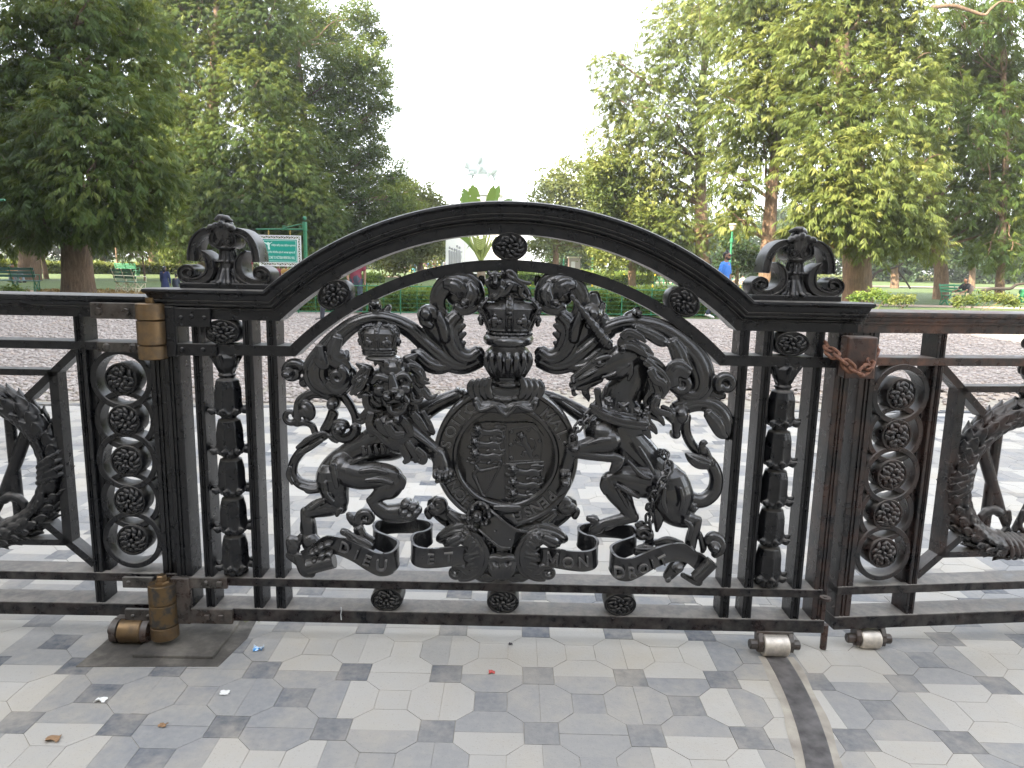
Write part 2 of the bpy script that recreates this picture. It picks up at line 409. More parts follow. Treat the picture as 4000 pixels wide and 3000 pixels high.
# ---- scrolled finials on the caps
def finial(cx,zb,x0=-.156):
    "traced once from the photograph's left finial and set on both caps"
    mb=MB(); mb.box(cx-.150,cx+.150,.0,.085,zb-.002,zb+.018,.003)
    o=part(mb,'finial',IRON)
    Yc=.045; sc=.0008; body=MB()
    def q(x,y,Y=Yc): return (cx+(x-768)/2.37*.00087,Y,zb+.018+(768-y)/2.37*.00088)
    flat=MB(); F_=.94
    def qq(x,y): p=q(x,y); return (p[0],zb+.016+(p[2]-zb-.018)*F_)
    def band(pts):
        "flat-fronted scroll band: rim, sunk channel, full depth; pts (x,y,half thickness) in zoom px"
        c=catmull([(*qq(x,y),w*.000367) for x,y,w in pts],8); n=len(c); rows=[[] for _ in range(10)]
        for j in range(n):
            u=c[max(j-1,0)]; v=c[min(j+1,n-1)]; tx,tz=v[0]-u[0],v[1]-u[1]; L=math.hypot(tx,tz) or 1e-6; nx,nz=-tz/L,tx/L; x,z,t=c[j]
            for k,(f,Y) in enumerate(((1,.088),(1,.006),(.9,.001),(.62,.001),(.5,.010),(-.5,.010),(-.62,.001),(-.9,.001),(-1,.006),(-1,.088))): rows[k].append((x+nx*t*f,Y,z+nz*t*f))
        flat.grid(rows,close_u=True); m=flat.n-10*n; flat.f+=[tuple(m+k*n for k in range(10)),tuple(m+k*n+n-1 for k in range(10))]
    for s in (1,-1):
        X=lambda x: 768+s*(x-768)
        band([(X(845),268,26),(X(905),272,34),(X(975),305,38),(X(1030),375,38),(X(1058),465,38),(X(1066),555,38)])
        band([(X(850),275,22),(X(872),330,20),(X(868),390,19),(X(825),412,17),(X(787),385,15),(X(795),345,13),(X(825),338,11),(X(838),362,9)])
        band([(X(975),455,8),(X(930),500,26),(X(902),560,38),(X(900),635,42),(X(930),700,40),(X(1000),742,36),(X(1085),752,31),(X(1155),722,28),(X(1170),655,25),(X(1115),612,22),(X(1058),632,19),(X(1052),685,16),(X(1090),702,13),(X(1108),672,10)])
        c=qq(X(1085),672); flat.cyl((c[0],.003,c[1]),(c[0],.088,c[1]),.008,seg=12); c=qq(X(820),370); flat.cyl((c[0],.003,c[1]),(c[0],.088,c[1]),.006,seg=12)
    hang(flat.build('scroll_band',IRON_F,None,auto=.6),o)
    # acanthus crest
    for a,w in ((-.95,1.),(-.5,1.),(0,1.1),(.5,1.),(.95,1.)):
        pts=catmull([(*q(768+a*34,440,.028),.008*w),(*q(768+a*40,350,.016),.009*w),(*q(768+a*62,260,.012),.010*w),(*q(768+a*100,195+abs(a)*40,.000),.010*w),(*q(768+a*125,225+abs(a)*30,-.006),.006)],5)
        body.tube([p[:3] for p in pts],[p[3] for p in pts],dsc=1.3,seg=8)
    body.tube([q(690,160,.03),q(730,140,.02),q(768,145,.012),q(800,150,.02),q(830,172,.03)],[.007,.010,.012,.009,.006],seg=8)
    body.tube([q(768,330,.05),q(768,200,.05),q(768,150,.045)],[.020,.022,.014],seg=10)
    body.ell(q(768,425,.03),.034,.03,.010)
    # central stem with its leaf skirt
    body.tube([q(768,430),q(768,560)],[.026,.026],seg=12)
    body.tube([q(768,560),q(768,650),q(768,720),q(768,765)],[.026,.030,.036,.046],seg=12)
    for j in range(10):
        a=2*math.pi*j/10; c,s_=math.cos(a),math.sin(a)
        b0=q(768,455); b1=q(768,560); b2=q(768,640); b3=q(768,745)
        body.tube([(b0[0]+.022*c,b0[1]+.022*s_,b0[2]),(b1[0]+.027*c,b1[1]+.027*s_,b1[2]),(b1[0]+.042*c,b1[1]+.042*s_,b1[2]+.002)],[.006,.008,.006],seg=6)
        body.tube([(b2[0]+.026*c,b2[1]+.026*s_,b2[2]),(b3[0]+.042*c,b3[1]+.042*s_,b3[2]),(b3[0]+.058*c,b3[1]+.056*s_,b3[2]-.006)],[.008,.009,.008],seg=6)
    for i_,v_ in enumerate(body.v): v_=v_.copy(); v_[:,2]=zb+.016+(v_[:,2]-zb-.018)*.94; body.v[i_]=v_
    s2=body.remesh('leaf_stem',IRON_F,None,.0026,1); hang(s2,o)
finial(XC-.954,1.279); finial(XC+.965,1.279)
# ---- hinge straps of this leaf, latch box
def bolt(mb,x,y,z,r=.009,square=False):
    if square: mb.box(x-r,x+r,y-.012,y,z-r,z+r,.002)
    else: mb.ell((x,y,z),r,.007,r,0,10,6)
HINGE=thing('gate_hinge','brown brass three-knuckle hinge between the two iron panels, above the gravel line','hinge') if False else None
mb=MB()
mb.box(XC-1.160,XC-1.000,-.016,-.001,1.150,1.214,.003); mb.box(XC-1.160,XC-.985,-.013,-.003,1.052,1.094,.003)
mb.box(XC-1.170,XC-1.118,-.020,-.001,1.048,1.218,.004)
for x,z in ((-1.098,1.18),(-1.062,1.185),(-1.020,1.181),(-1.10,1.073),(-1.03,1.073)): bolt(mb,XC+x,-.015,z,.0085)
part(mb,'hinge_strap',IRON,norm=True)
mb=MB(); mb.box(XC-1.160,XC-.985,-.020,-.005,.214,.254,.003); mb.box(XC-1.165,XC-.970,-.024,-.006,.080,.138,.004); mb.box(XC-1.185,XC-1.118,-.028,-.002,.080,.254,.004)
for x,z,q in ((-1.06,.236,0),(-1.01,.236,1),(-1.06,.108,1),(-1.01,.108,1)): bolt(mb,XC+x,-.020,z,.009,q)
part(mb,'hinge_strap',IRON_BR)
# rollers
def roller(cx,cy,zt,L,r,mroll,parent,wid=.03):
    "roller lying along x in a forked iron bracket"
    br=MB()
    for s in (-1,1):
        x=cx+s*(L/2+.010)
        poly=[(-.006,zt),(.034,zt),(.034,zt-.02),(.030,r+.004),(.020,r-.020),(0,r-.028),(-.020,r-.020),(-.028,r+.002),(-.024,r+.022)]
        n=len(poly); v=[(x-.008,cy+a,b) for a,b in poly]+[(x+.008,cy+a,b) for a,b in poly]
        br.add(v,[(i,(i+1)%n,n+(i+1)%n,n+i) for i in range(n)]+[tuple(range(n)),tuple(range(n,2*n))[::-1]])
    br.box(cx-L/2-.02,cx+L/2+.02,cy-.004,cy+.035,zt-.006,zt+.004)
    o=hang(br.build('roller_bracket',IRON_BR,None,bev=.001),parent)
    ro=MB().lathe((cx,cy,r),[(r*.92,-L/2),(r,-L/2+.004),(r,L/2-.004),(r*.92,L/2)],24,'x'); hang(ro.build('roller',mroll,None,auto=.6),o)
    ax=MB().lathe((cx,cy,r),[(.015,-L/2-.046),(.018,-L/2-.043),(.018,L/2+.043),(.015,L/2+.046)],12,'x'); hang(ax.build('axle',IRON_BR,None,auto=.5),o)
roller(P(3031,2530,-.03)[0],-.012,.086,.090,.041,STEEL,GATE)
# latch box on the meeting stile
mb=MB().box(XC+1.122,XC+1.222,-.062,-.004,1.028,1.168,.006); part(mb,'latch_box',IRON_R)
mb=MB(); c=P(3222,2352,-.02); mb.cyl((c[0],-.02,.222),(c[0],-.02,.232),.019); mb.cyl((c[0],-.02,.2315),(c[0],-.02,.2345),.008); part(mb,'bolt_lug',IRON_W)
mb=MB().cyl((1.168,.03,.006),(1.168,.03,.10),.012); part(mb,'drop_bolt',IRON_R)
# ================= coat of arms, traced from the photograph onto the gate's plane, modelled in the round
IRON_G=make_iron('glossy_cast_iron',0.0,.42,(.0040,.0044,.0058),.06,.8)
IRON_L=make_iron('rubbed_lettering_iron',0.0,.9,(.05,.049,.050),.18,.8)
VOX=.0021
GS=1.20
def st(mb,z,pts,Y=0.0,sub=6,dsc=1.0,seg=10,scale=1.0):
    "stroke: pts (x,y,r[,Y]) in that zoom's pixels"
    q=[]
    for p in pts:
        yy=Y+(p[3] if len(p)>3 else 0.0); q.append((*z(p[0],p[1],yy),p[2]*z.k*scale*GS))
    rm=max(a[3] for a in q); c=catmull(q,14 if rm>.03 else sub); seg=seg if seg!=10 else (9 if rm<.009 else 16 if rm<.022 else 26)
    mb.tube([a[:3] for a in c],[max(a[3],.0012) for a in c],dsc,seg); return c
def el(mb,z,x,y,rx,ry,rot=0.0,Y=0.0,dep=None,seg=14,rings=9):
    k=z.k; big=max(rx,ry)*k>.022
    mb.ell(z(x,y,Y),rx*k,(dep if dep is not None else min(rx,ry)*k),ry*k,math.radians(rot),28 if big else seg,18 if big else rings)
def leaf(mb,z,pts,n=4,Y=0.0,bulge=.62,sub=6,fat=1.42,tip=True):
    "acanthus-like ribbed leaf: n lobes running along the stroke"
    q=[(*z(p[0],p[1],Y+(p[3] if len(p)>3 else 0.0)),p[2]*z.k*GS*1.12) for p in pts]; c=catmull(q,sub); m=len(c)
    for i in range(n):
        u=-1+2*(i+.5)/n; path=[]; rad=[]
        for j in range(m):
            a=np.array(c[max(j-1,0)][:3]); b=np.array(c[min(j+1,m-1)][:3]); t=b-a; L=np.hypot(t[0],t[2]) or 1e-6
            nx,nz=-t[2]/L,t[0]/L; r=max(c[j][3],.001)
            path.append((c[j][0]+nx*u*r*.8,c[j][1]-r*bulge*math.sqrt(max(0,1-u*u)),c[j][2]+nz*u*r*.8)); rad.append(max(r/n*fat,.0012))
        mb.tube(path,rad,1.1,8)
    mb.tube([p[:3] for p in c],[max(p[3]*(.75 if fat>1.2 else .55),.0012) for p in c],.55,10)
    return c
def spiral(cx,cy,r0,r1,a0,turn,n=14):
    "zoom-pixel spiral points (x,y), angles in degrees measured clockwise on screen from +x"
    return [(cx+(r0+(r1-r0)*i/(n-1))*math.cos(math.radians(a0+turn*i/(n-1))),cy+(r0+(r1-r0)*i/(n-1))*math.sin(math.radians(a0+turn*i/(n-1)))) for i in range(n)]
def curl(mb,z,cx,cy,r0,r1,a0,turn,w0,w1,Y=0.0,dsc=1.2,n=14):
    s=spiral(cx,cy,r0,r1,a0,turn,n); st(mb,z,[(x,y,w0+(w1-w0)*i/(n-1)) for i,(x,y) in enumerate(s)],Y,2,dsc)
def mir(x): return 2*925-x     # mirror in the zC view about the gate's axis
YM=.030
# ---------------------------------------------------------------- lion
def lion():
    mb=MB()
    # torso and legs
    st(mb,zB,[(1000,130,120),(930,215,150),(800,270,118),(660,330,95),(540,440,112),(490,530,118),(480,570,95)],.02,6,.75)
    el(mb,zB,1000,190,140,150,0,-.005,.085)
    el(mb,zB,560,420,95,110,30,.0,.06); 
    st(mb,zB,[(490,520,112),(505,620,98),(535,700,70),(545,745,50)],.0,6,.85)     # near thigh
    st(mb,zB,[(545,735,52),(460,740,66),(370,755,62),(290,785,42)],.0,6,.85)      # shank to hock
    st(mb,zB,[(285,780,40),(300,850,50),(312,930,50),(315,1010,56),(340,1040,62)],.0,6,.9)
    el(mb,zB,262,780,22,28,0,0); st(mb,zB,[(545,760,20),(520,805,14)],-.02); st(mb,zB,[(255,860,14),(248,920,10),(262,950,12)],.0)
    st(mb,zB,[(320,1000,60),(370,1050,62),(420,1060,60)],-.01,6,.8)
    for x,y,r in ((410,1040,36),(455,1020,36),(345,1085,34),(415,1100,36),(460,1085,34),(380,1065,36)):
        el(mb,zB,x,y,r*1.35,r*.85,-15,-.052,.030)
    for x,y in ((350,1150),(410,1125),(470,1105)): el(mb,zB,x,y,26,20,-30,-.066,.018)
    # raised leg
    st(mb,zB,[(600,480,90),(700,505,92),(820,500,88),(930,510,75),(985,545,56)],-.03,6,.8)
    st(mb,zB,[(990,545,54),(930,600,70),(870,630,58),(815,670,42),(785,690,34)],-.035,6,.85)
    st(mb,zB,[(780,690,34),(840,748,50),(900,785,58),(980,790,66),(1070,775,72)],-.035,6,.8)
    el(mb,zB,762,690,18,32,10,-.03); st(mb,zB,[(985,600,20),(980,640,12)],-.045); st(mb,zB,[(1000,500,16),(1028,550,18),(1020,600,12)],-.05)
    for x,y,r in ((1045,715,44),(1100,735,44),(1035,775,46),(1075,805,46),(1125,775,44)): el(mb,zB,x,y,r*1.15,r*.85,-35,-.062,.034)
    # muscle ridges, ribs
    for k,x in enumerate((720,765,815,862,905)): st(mb,zB,[(x,290-k*6,14),(x+8,330-k*8,18),(x+2,360-k*9,10)],-.048)
    st(mb,zB,[(490,420,14),(500,500,20),(520,590,16)],-.060); st(mb,zB,[(600,430,14),(680,385,18),(760,360,12)],-.046)
    st(mb,zB,[(430,560,14),(440,640,18),(490,700,12)],-.054); st(mb,zB,[(700,470,14),(800,460,18),(900,480,14)],-.068); st(mb,zB,[(740,540,12),(850,535,18),(940,560,12)],-.066)
    st(mb,zB,[(420,690,10),(350,740,16),(300,770,10)],-.034)
    # forelegs
    st(mb,zB,[(1010,150,95),(1110,210,76),(1210,285,60),(1290,345,54)],-.055,6,.85)
    st(mb,zB,[(1290,345,52),(1310,400,52),(1315,450,58),(1325,485,66)],-.070,6,.85)
    st(mb,zB,[(1080,170,14),(1180,240,18),(1280,320,12)],-.088)
    for x,y in ((1270,490),(1308,510),(1352,505),(1388,485)): el(mb,zB,x,y,24,36,0,-.118,.030)
    for x,y in ((1285,545),(1330,550),(1375,535)): el(mb,zB,x,y,20,16,0,-.112,.02)
    st(mb,zA,[(1330,1500,120),(1440,1430,88),(1560,1370,66),(1680,1320,60),(1760,1290,58)],.035,6,.8)
    for x,y in ((1745,1240),(1790,1250),(1780,1295),(1825,1265)): el(mb,zA,x,y,28,24,-30,-.02,.026)
    st(mb,zA,[(1480,1400,10),(1590,1340,16),(1700,1290,10)],-.01)
    # tail
    st(mb,zB,[(400,585,46),(320,585,44),(235,555,38),(185,490,34),(190,410,32),(230,340,32),(300,270,34),(370,225,36),(430,195,30)],.03,6,1)
    for p in ([(420,600,22),(330,615,20),(240,590,12)],[(380,615,20),(300,625,16),(270,600,10)],[(220,290,14),(300,230,22),(400,180,16),(450,190,8)],[(215,345,12),(300,300,20),(400,235,16)],[(160,440,14),(150,500,18),(180,560,14)],[(460,200,16),(490,230,16),(520,250,9)]):
        st(mb,zB,p,.0)
    # tail tuft, scrolling up behind the lion
    st(mb,zB,[(430,180,32),(470,110,32),(500,30,30)],.03); st(mb,zA,[(510,1610,34),(560,1510,32),(590,1420,32),(600,1340,36),(610,1290,50)],.03)
    st(mb,zA,[(430,1640,28),(400,1570,28),(330,1540,28),(262,1550,30)],.02); curl(mb,zA,205,1480,70,28,30,330,30,17,.02)
    leaf(mb,zA,[(270,1540,22),(275,1440,34),(310,1340,42),(400,1275,36),(490,1280,30),(560,1310,22)],3,.02); leaf(mb,zA,[(300,1380,30),(350,1400,60),(370,1460,56),(350,1510,20)],3,.0)
    el(mb,zA,600,1370,64,66,0,.01,.045)
    st(mb,zA,[(690,1290,40),(760,1390,36),(800,1480,34),(815,1570,38)],.02); curl(mb,zA,690,1590,118,34,0,330,46,28,.01); el(mb,zA,660,1600,58,60,0,-.01,.04)
    # ---- head
    HY=-.062
    el(mb,zA,1165,1170,172,200,0,HY+.03,.085)
    el(mb,zA,1160,1050,135,95,0,HY-.018,.042)                        # forehead
    st(mb,zA,[(1135,1105,22),(1145,1150,32),(1155,1205,42),(1160,1245,44)],HY-.064,6,.9)    # nose bridge
    el(mb,zA,1160,1250,46,24,0,HY-.098,.022)
    el(mb,zA,1105,1295,56,46,15,HY-.075,.040); el(mb,zA,1205,1290,54,46,-15,HY-.075,.040)
    el(mb,zA,1035,1240,74,70,0,HY-.026,.032); el(mb,zA,1262,1222,72,70,0,HY-.026,.032)
    for s,x,y in ((-1,1040,1165),(1,1232,1150)):
        st(mb,zA,[(x+s*78,y+6,18),(x+s*25,y-46,26),(x-s*58,y-22,24)],HY-.054)   # brow
        el(mb,zA,x,y,30,22,0,HY-.040,.022); st(mb,zA,[(x+s*52,y+10,9),(x,y+34,12),(x-s*50,y+26,9)],HY-.043); st(mb,zA,[(x+s*52,y+2,8),(x,y-24,10),(x-s*48,y-4,8)],HY-.048)
        st(mb,zA,[(x+s*30,y+60,30),(x+s*40,y+110,34),(x+s*10,y+170,26)],HY-.025)
    st(mb,zA,[(1090,990,26),(1100,1060,24),(1110,1120,18)],HY-.045); st(mb,zA,[(1210,985,26),(1195,1060,24),(1180,1110,18)],HY-.045)
    st(mb,zA,[(1070,1320,16),(1110,1345,20),(1150,1340,16),(1200,1338,18),(1240,1310,14)],HY-.078)
    st(mb,zA,[(1110,1395,22),(1130,1440,24),(1190,1455,26),(1245,1425,24),(1265,1375,20)],HY-.058,6,1); el(mb,zA,1190,1500,46,50,0,HY-.04,.035)
    st(mb,zA,[(1060,1310,18),(1085,1370,20),(1110,1400,16)],HY-.055); st(mb,zA,[(1255,1300,18),(1285,1350,20),(1270,1390,16)],HY-.055)
    el(mb,zA,1190,1400,70,40,0,HY-.02,.03)
    # ears
    st(mb,zA,[(920,1060,50),(870,1030,36),(815,1000,14)],-.03,6,.6); st(mb,zA,[(1290,970,52),(1330,940,36),(1365,915,16)],-.03,6,.6)
    # forelock below the crown
    for k in range(7): st(mb,zA,[(1000+k*38,955,16),(990+k*40,985,18),(985+k*41,1010,10)],-.085)
    # mane: many S-shaped locks
    L=[[(880,1040,24),(830,1120,30),(790,1160,24),(800,1200,12)],[(930,1040,24),(900,1110,28),(830,1150,22),(790,1180,10)],[(900,1130,26),(850,1210,30),(800,1250,24),(810,1290,12)],
       [(920,1200,26),(880,1270,30),(830,1300,20)],[(940,1290,26),(960,1350,30),(1020,1380,22),(1050,1350,10)],[(900,1290,28),(905,1370,30),(960,1430,24),(1040,1440,10)],
       [(920,1250,20),(960,1320,22),(1030,1350,14)],[(1300,980,26),(1370,1020,30),(1420,1080,28),(1440,1150,24),(1480,1140,12)],[(1330,1050,26),(1390,1100,30),(1420,1160,24),(1490,1180,10)],
       [(1330,1110,26),(1360,1190,30),(1420,1240,26),(1440,1200,10)],[(1330,1190,24),(1390,1270,30),(1400,1330,24),(1350,1330,10)],[(1310,1260,26),(1330,1340,30),(1390,1350,20),(1430,1310,10)],
       [(1390,1180,26),(1460,1250,28),(1500,1310,22),(1560,1280,10)],[(1420,1230,22),(1480,1310,24),(1540,1300,10)],[(1280,1060,24),(1310,1020,28),(1380,1040,22),(1410,1090,10)],
       [(990,1400,26),(950,1480,30),(950,1560,28),(1000,1620,22),(1080,1640,10)],[(1040,1440,26),(1020,1520,30),(1050,1590,26),(1120,1600,10)],[(1120,1500,26),(1110,1570,30),(1180,1640,26),(1240,1640,10)],
       [(1240,1480,26),(1230,1560,30),(1260,1640,26),(1330,1660,10)],[(1300,1400,26),(1320,1480,30),(1400,1530,26),(1440,1490,10)],[(1350,1380,26),(1370,1470,30),(1440,1520,26),(1500,1480,10)],
       [(1330,1520,26),(1390,1590,30),(1460,1620,24),(1500,1660,10)],[(1400,1540,24),(1450,1600,28),(1530,1640,20)],[(930,1400,26),(890,1460,28),(850,1480,20),(820,1450,10)],[(900,1490,24),(860,1530,26),(810,1520,12)],
       [(960,1500,24),(930,1580,26),(960,1660,24)],[(840,1160,24),(800,1230,26),(760,1280,16)]]
    for k,l in enumerate(L): leaf(mb,zA,l,3,-.040-.013*(k%3),.45,6,1.0)
    el(mb,zA,1180,1560,260,150,0,-.02,.065); el(mb,zA,1150,1250,285,250,0,.005,.055)
    B=[[(780,30,24),(770,110,28),(820,170,24),(900,180,10)],[(830,80,24),(870,150,28),(940,180,22),(980,150,10)],[(900,110,26),(960,190,28),(1030,190,22)],[(980,230,24),(1030,300,30),(1060,370,26),(1030,405,14)],
       [(1060,250,24),(1110,320,28),(1140,370,26),(1110,400,10)],[(1130,300,24),(1180,350,28),(1180,395,22),(1140,400,10)],[(820,170,20),(900,240,26),(990,290,20)],[(1000,60,26),(1060,120,30),(1090,200,22)],[(1100,30,24),(1150,90,28),(1200,160,18)],[(1170,20,24),(1220,110,26),(1260,170,12)]]
    for k,l in enumerate(B): leaf(mb,zB,l,3,-.073-.014*(k%3),.45,6,1.0)
    el(mb,zB,1090,330,90,60,20,-.03,.045)
    return hang(mb.remesh('lion',IRON_G,None,VOX,2,.5),GATE)
LION=lion()
def small_crown(z,cx,cy,w,h,Y,parent,base_only=False,name='crown',flare=.8):
    "closed crown: band, crosses, two bowed arches, orb; sizes in zoom px"
    mb=MB(); k=z.k; c=Vector(z(cx,cy,Y)); W=w*k/2; H=h*k
    def q(x,y,zz): return (c.x+x*W,c.y+y*W*.75,c.z+zz*H)
    fl=flare
    for zz,rr,th in ((.0,fl,.05),(.08,fl,.045),(.17,fl+.05,.04)):
        mb.tube([q(rr*math.cos(a),rr*math.sin(a),zz) for a in [2*math.pi*i/24 for i in range(25)]],th*H*.8,1,8,False)
    rows=[[q(r*math.cos(2*math.pi*i/24),r*math.sin(2*math.pi*i/24),zz) for i in range(24)] for r,zz in ((.02,-.02),(fl,-.02),(fl+.04,.17),((fl+.95)/2+.03,.48),(.93,.66),(.72,.80),(.35,.84),(.02,.84))]
    mb.grid(rows,close_v=True); mb.f.append(tuple(range(mb.n-24*8,mb.n-24*7))); mb.f.append(tuple(range(mb.n-24,mb.n)))
    for a in [math.pi*(-.5+i/3) for i in range(6)]+[]:
        ca,sa=math.cos(a),math.sin(a)
        for off in (-.085,.085):
            mb.tube(catmull([q(r*ca-off*sa,r*sa+off*ca,zz) for r,zz in ((fl+.08,.20),((fl+1.05)/2+.05,.48),(1.03,.68),(.80,.86),(.38,.88),(.0,.80))],5),.030*H,1,6)
        for r,zz in (((fl+1.05)/2+.07,.48),(1.03,.58),(1.06,.68),(.98,.77),(.84,.86),(.68,.90),(.5,.92),(.3,.90)):
            mb.ell(q(r*ca,r*sa,zz),.050*H,.050*H,.050*H,0,7,5)
    for a in [math.pi*(-.5+i/3+1/6) for i in range(6)]:
        ca,sa=math.cos(a),math.sin(a)
        for d,zz,s in ((0,.40,.095),(-.17,.37,.06),(.17,.37,.06),(0,.30,.06),(0,.50,.05)): mb.ell(q((fl*.5+.55)*ca-d*sa,(fl*.5+.55)*sa+d*ca,zz),s*H,s*H*.7,s*H,0,8,6)
    for i in range(16):
        a=2*math.pi*i/16; mb.ell(q((fl+.04)*math.cos(a),(fl+.04)*math.sin(a),.08),.045*H,.03*H,.035*H,0,7,5)
    if not base_only:
        mb.ell(q(0,0,.92),.10*H,.10*H,.10*H,0,10,8)
    return hang(mb.remesh(name,IRON_G,None,.0020,1,.35),parent)
lc=small_crown(zA,1025,905,370,290,-.04,LION)
mbb=MB(); el(mbb,zA,1060,945,165,30,0,-.045,.06); hang(mbb.remesh('crown_cap',IRON_G,None,.003,1),lc)
# ---------------------------------------------------------------- unicorn
def unicorn():
    mb=MB()
    st(mb,zE,[(690,60,165),(700,150,182),(800,270,165),(920,390,150),(1050,500,132),(1150,600,145),(1195,690,140)],.02,6,.72)
    el(mb,zE,610,170,140,130,0,-.015,.08); st(mb,zE,[(600,130,70),(650,210,90),(640,280,70)],-.045,6,.8)
    # neck and head
    st(mb,zD,[(900,1170,215),(890,1060,190),(900,950,165),(960,840,140),(1010,730,125),(1010,630,115),(960,540,105)],.015,6,.62)
    HY=-.01
    st(mb,zD,[(960,560,100),(900,585,112),(820,630,104),(730,680,84),(640,728,68),(550,780,56),(485,815,48),(452,838,40)],HY,6,.85)
    st(mb,zD,[(930,650,70),(860,700,80),(790,735,56)],HY-.012,6,.8); st(mb,zD,[(770,500,44),(690,580,36),(600,655,30),(510,725,28),(450,775,26)],HY-.006,6,.9)
    st(mb,zD,[(630,628,14),(690,598,22),(770,575,20)],HY-.034,6,.8); el(mb,zD,688,634,24,18,-15,HY-.034,.013); st(mb,zD,[(648,650,9),(690,664,11),(735,642,9)],HY-.033)
    st(mb,zD,[(500,792,10),(590,742,15),(690,690,12)],HY-.024); st(mb,zD,[(720,770,12),(810,745,16),(900,690,16),(960,650,12)],HY-.034)
    el(mb,zD,446,800,28,26,0,HY-.012,.024); el(mb,zD,455,868,26,24,20,HY-.006,.022); st(mb,zD,[(478,862,22),(540,862,24),(620,830,26),(700,790,24)],HY-.004,6,.8)
    st(mb,zD,[(446,880,18),(456,925,18),(482,925,8)],HY); st(mb,zD,[(575,860,26),(562,905,32),(585,955,20),(592,990,7)],HY)
    st(mb,zD,[(900,500,30),(915,450,52),(960,400,42),(1010,350,20),(1035,325,8)],-.045,6,.55); el(mb,zD,905,500,30,26,0,-.06,.02)
    st(mb,zD,[(985,640,18),(985,720,22),(960,790,12)],-.036)
    # mane
    L=[[(960,400,40),(1030,470,44),(1110,500,36),(1190,560,12)],[(930,470,36),(1000,480,38),(1080,530,30),(1140,580,12)],[(900,390,30),(960,350,34),(1060,390,28),(1120,440,12)],[(1080,560,36),(1150,600,40),(1230,640,34),(1310,700,14)],
       [(1120,620,34),(1200,690,38),(1280,760,34),(1320,850,26),(1270,960,14)],[(1160,700,34),(1210,790,38),(1280,830,30),(1300,920,14)],[(1170,780,32),(1190,880,36),(1130,960,26),(1110,1040,14)],[(1210,820,30),(1240,900,34),(1200,980,30),(1180,1060,28),(1230,1120,20),(1260,1180,10)],
       [(1230,960,30),(1190,1030,32),(1230,1080,28),(1330,1110,24),(1360,1160,10)],[(1130,1050,34),(1180,1110,36),(1250,1150,28),(1290,1210,12)],[(1120,1100,34),(1130,1180,38),(1190,1240,28),(1220,1290,12)],[(1110,1160,32),(1120,1250,34),(1160,1330,14)],[(1160,900,24),(1120,980,24),(1150,1060,20)],[(1270,1040,24),(1340,1080,22),(1370,1180,14)]]
    for k,l in enumerate(L): leaf(mb,zD,l,3,-.033-.014*(k%3),.45,6,1.0)
    el(mb,zD,1180,900,90,260,0,.015,.045)
    # collar: coronet with fleurons
    for o,r in ((0,24),(45,20)):
        st(mb,zD,[(625,1030+o,r),(700,1090+o,r),(820,1140+o,r),(960,1175+o,r),(1115,1195+o,r)],-.075,6,.9)
    st(mb,zD,[(640,1040,30),(800,1120,40),(980,1165,40),(1110,1180,30)],-.045)
    st(mb,zD,[(685,1040,30),(680,960,26),(672,890,30)],-.06,4,.5); st(mb,zD,[(740,920,14),(755,860,16)],-.03)
    for x,y in ((775,990),(1045,1085)):
        for a in range(5): el(mb,zD,x+26*math.cos(a*1.257),y+26*math.sin(a*1.257),19,19,0,-.092,.016)
        el(mb,zD,x,y,15,15,0,-.10,.014)
        st(mb,zD,[(x,y+30,14),(x+5,y+70,14)],-.085)
    el(mb,zD,910,1045,52,46,10,-.085,.018); st(mb,zD,[(870,1080,12),(910,1045,14),(960,1010,12)],-.098); st(mb,zD,[(870,1010,12),(910,1045,14),(950,1085,12)],-.098)
    # hind leg standing
    st(mb,zE,[(1170,620,150),(1190,720,158),(1230,820,125),(1290,880,76),(1380,900,42)],-.005,6,.68)
    st(mb,zE,[(1395,895,36),(1375,960,42),(1350,1040,44),(1335,1120,42),(1300,1185,46),(1260,1225,48)],-.01,6,.85)
    st(mb,zE,[(1270,1220,46),(1220,1275,52),(1165,1340,42)],-.025,6,.7); el(mb,zE,1235,1265,60,48,-40,-.03,.04); el(mb,zE,1160,1365,36,18,-50,-.03,.03)
    st(mb,zE,[(1345,1140,30),(1375,1200,32),(1375,1255,26)],-.03); st(mb,zE,[(1410,1000,20),(1430,1050,22),(1445,1110,26),(1440,1145,18)],-.005)
    st(mb,zE,[(1300,900,14),(1350,950,18),(1330,1050,14)],-.05); el(mb,zE,1410,885,26,22,0,-.01)
    st(mb,zE,[(1130,640,16),(1120,740,20),(1150,820,14)],-.092); st(mb,zE,[(1260,640,14),(1280,730,18),(1260,820,12)],-.076); st(mb,zE,[(1060,820,40),(1080,900,36),(1070,980,14)],-.02,6,.8)
    # hind leg raised
    st(mb,zE,[(1010,600,108),(900,585,104),(780,560,86),(690,560,58)],-.03,6,.75)
    st(mb,zE,[(685,565,58),(720,650,72),(790,730,72),(830,800,56),(870,865,42)],-.03,6,.8)
    st(mb,zE,[(885,870,38),(790,885,44),(700,905,40),(630,925,36),(590,955,44),(560,975,36)],-.03,6,.85)
    st(mb,zE,[(645,560,26),(632,620,24),(648,680,12)],-.04); st(mb,zE,[(520,880,24),(560,890,36),(575,930,26)],-.03)
    st(mb,zE,[(750,610,14),(830,660,18),(920,710,12)],-.070); st(mb,zE,[(740,930,14),(690,950,18),(660,970,12)],-.04); st(mb,zE,[(750,640,12),(800,720,16),(840,800,10)],-.062); el(mb,zE,885,890,30,26,0,-.03)
    # forelegs
    st(mb,zE,[(690,250,80),(600,270,74),(500,295,55),(410,315,48),(375,325,44)],-.065,6,.85)
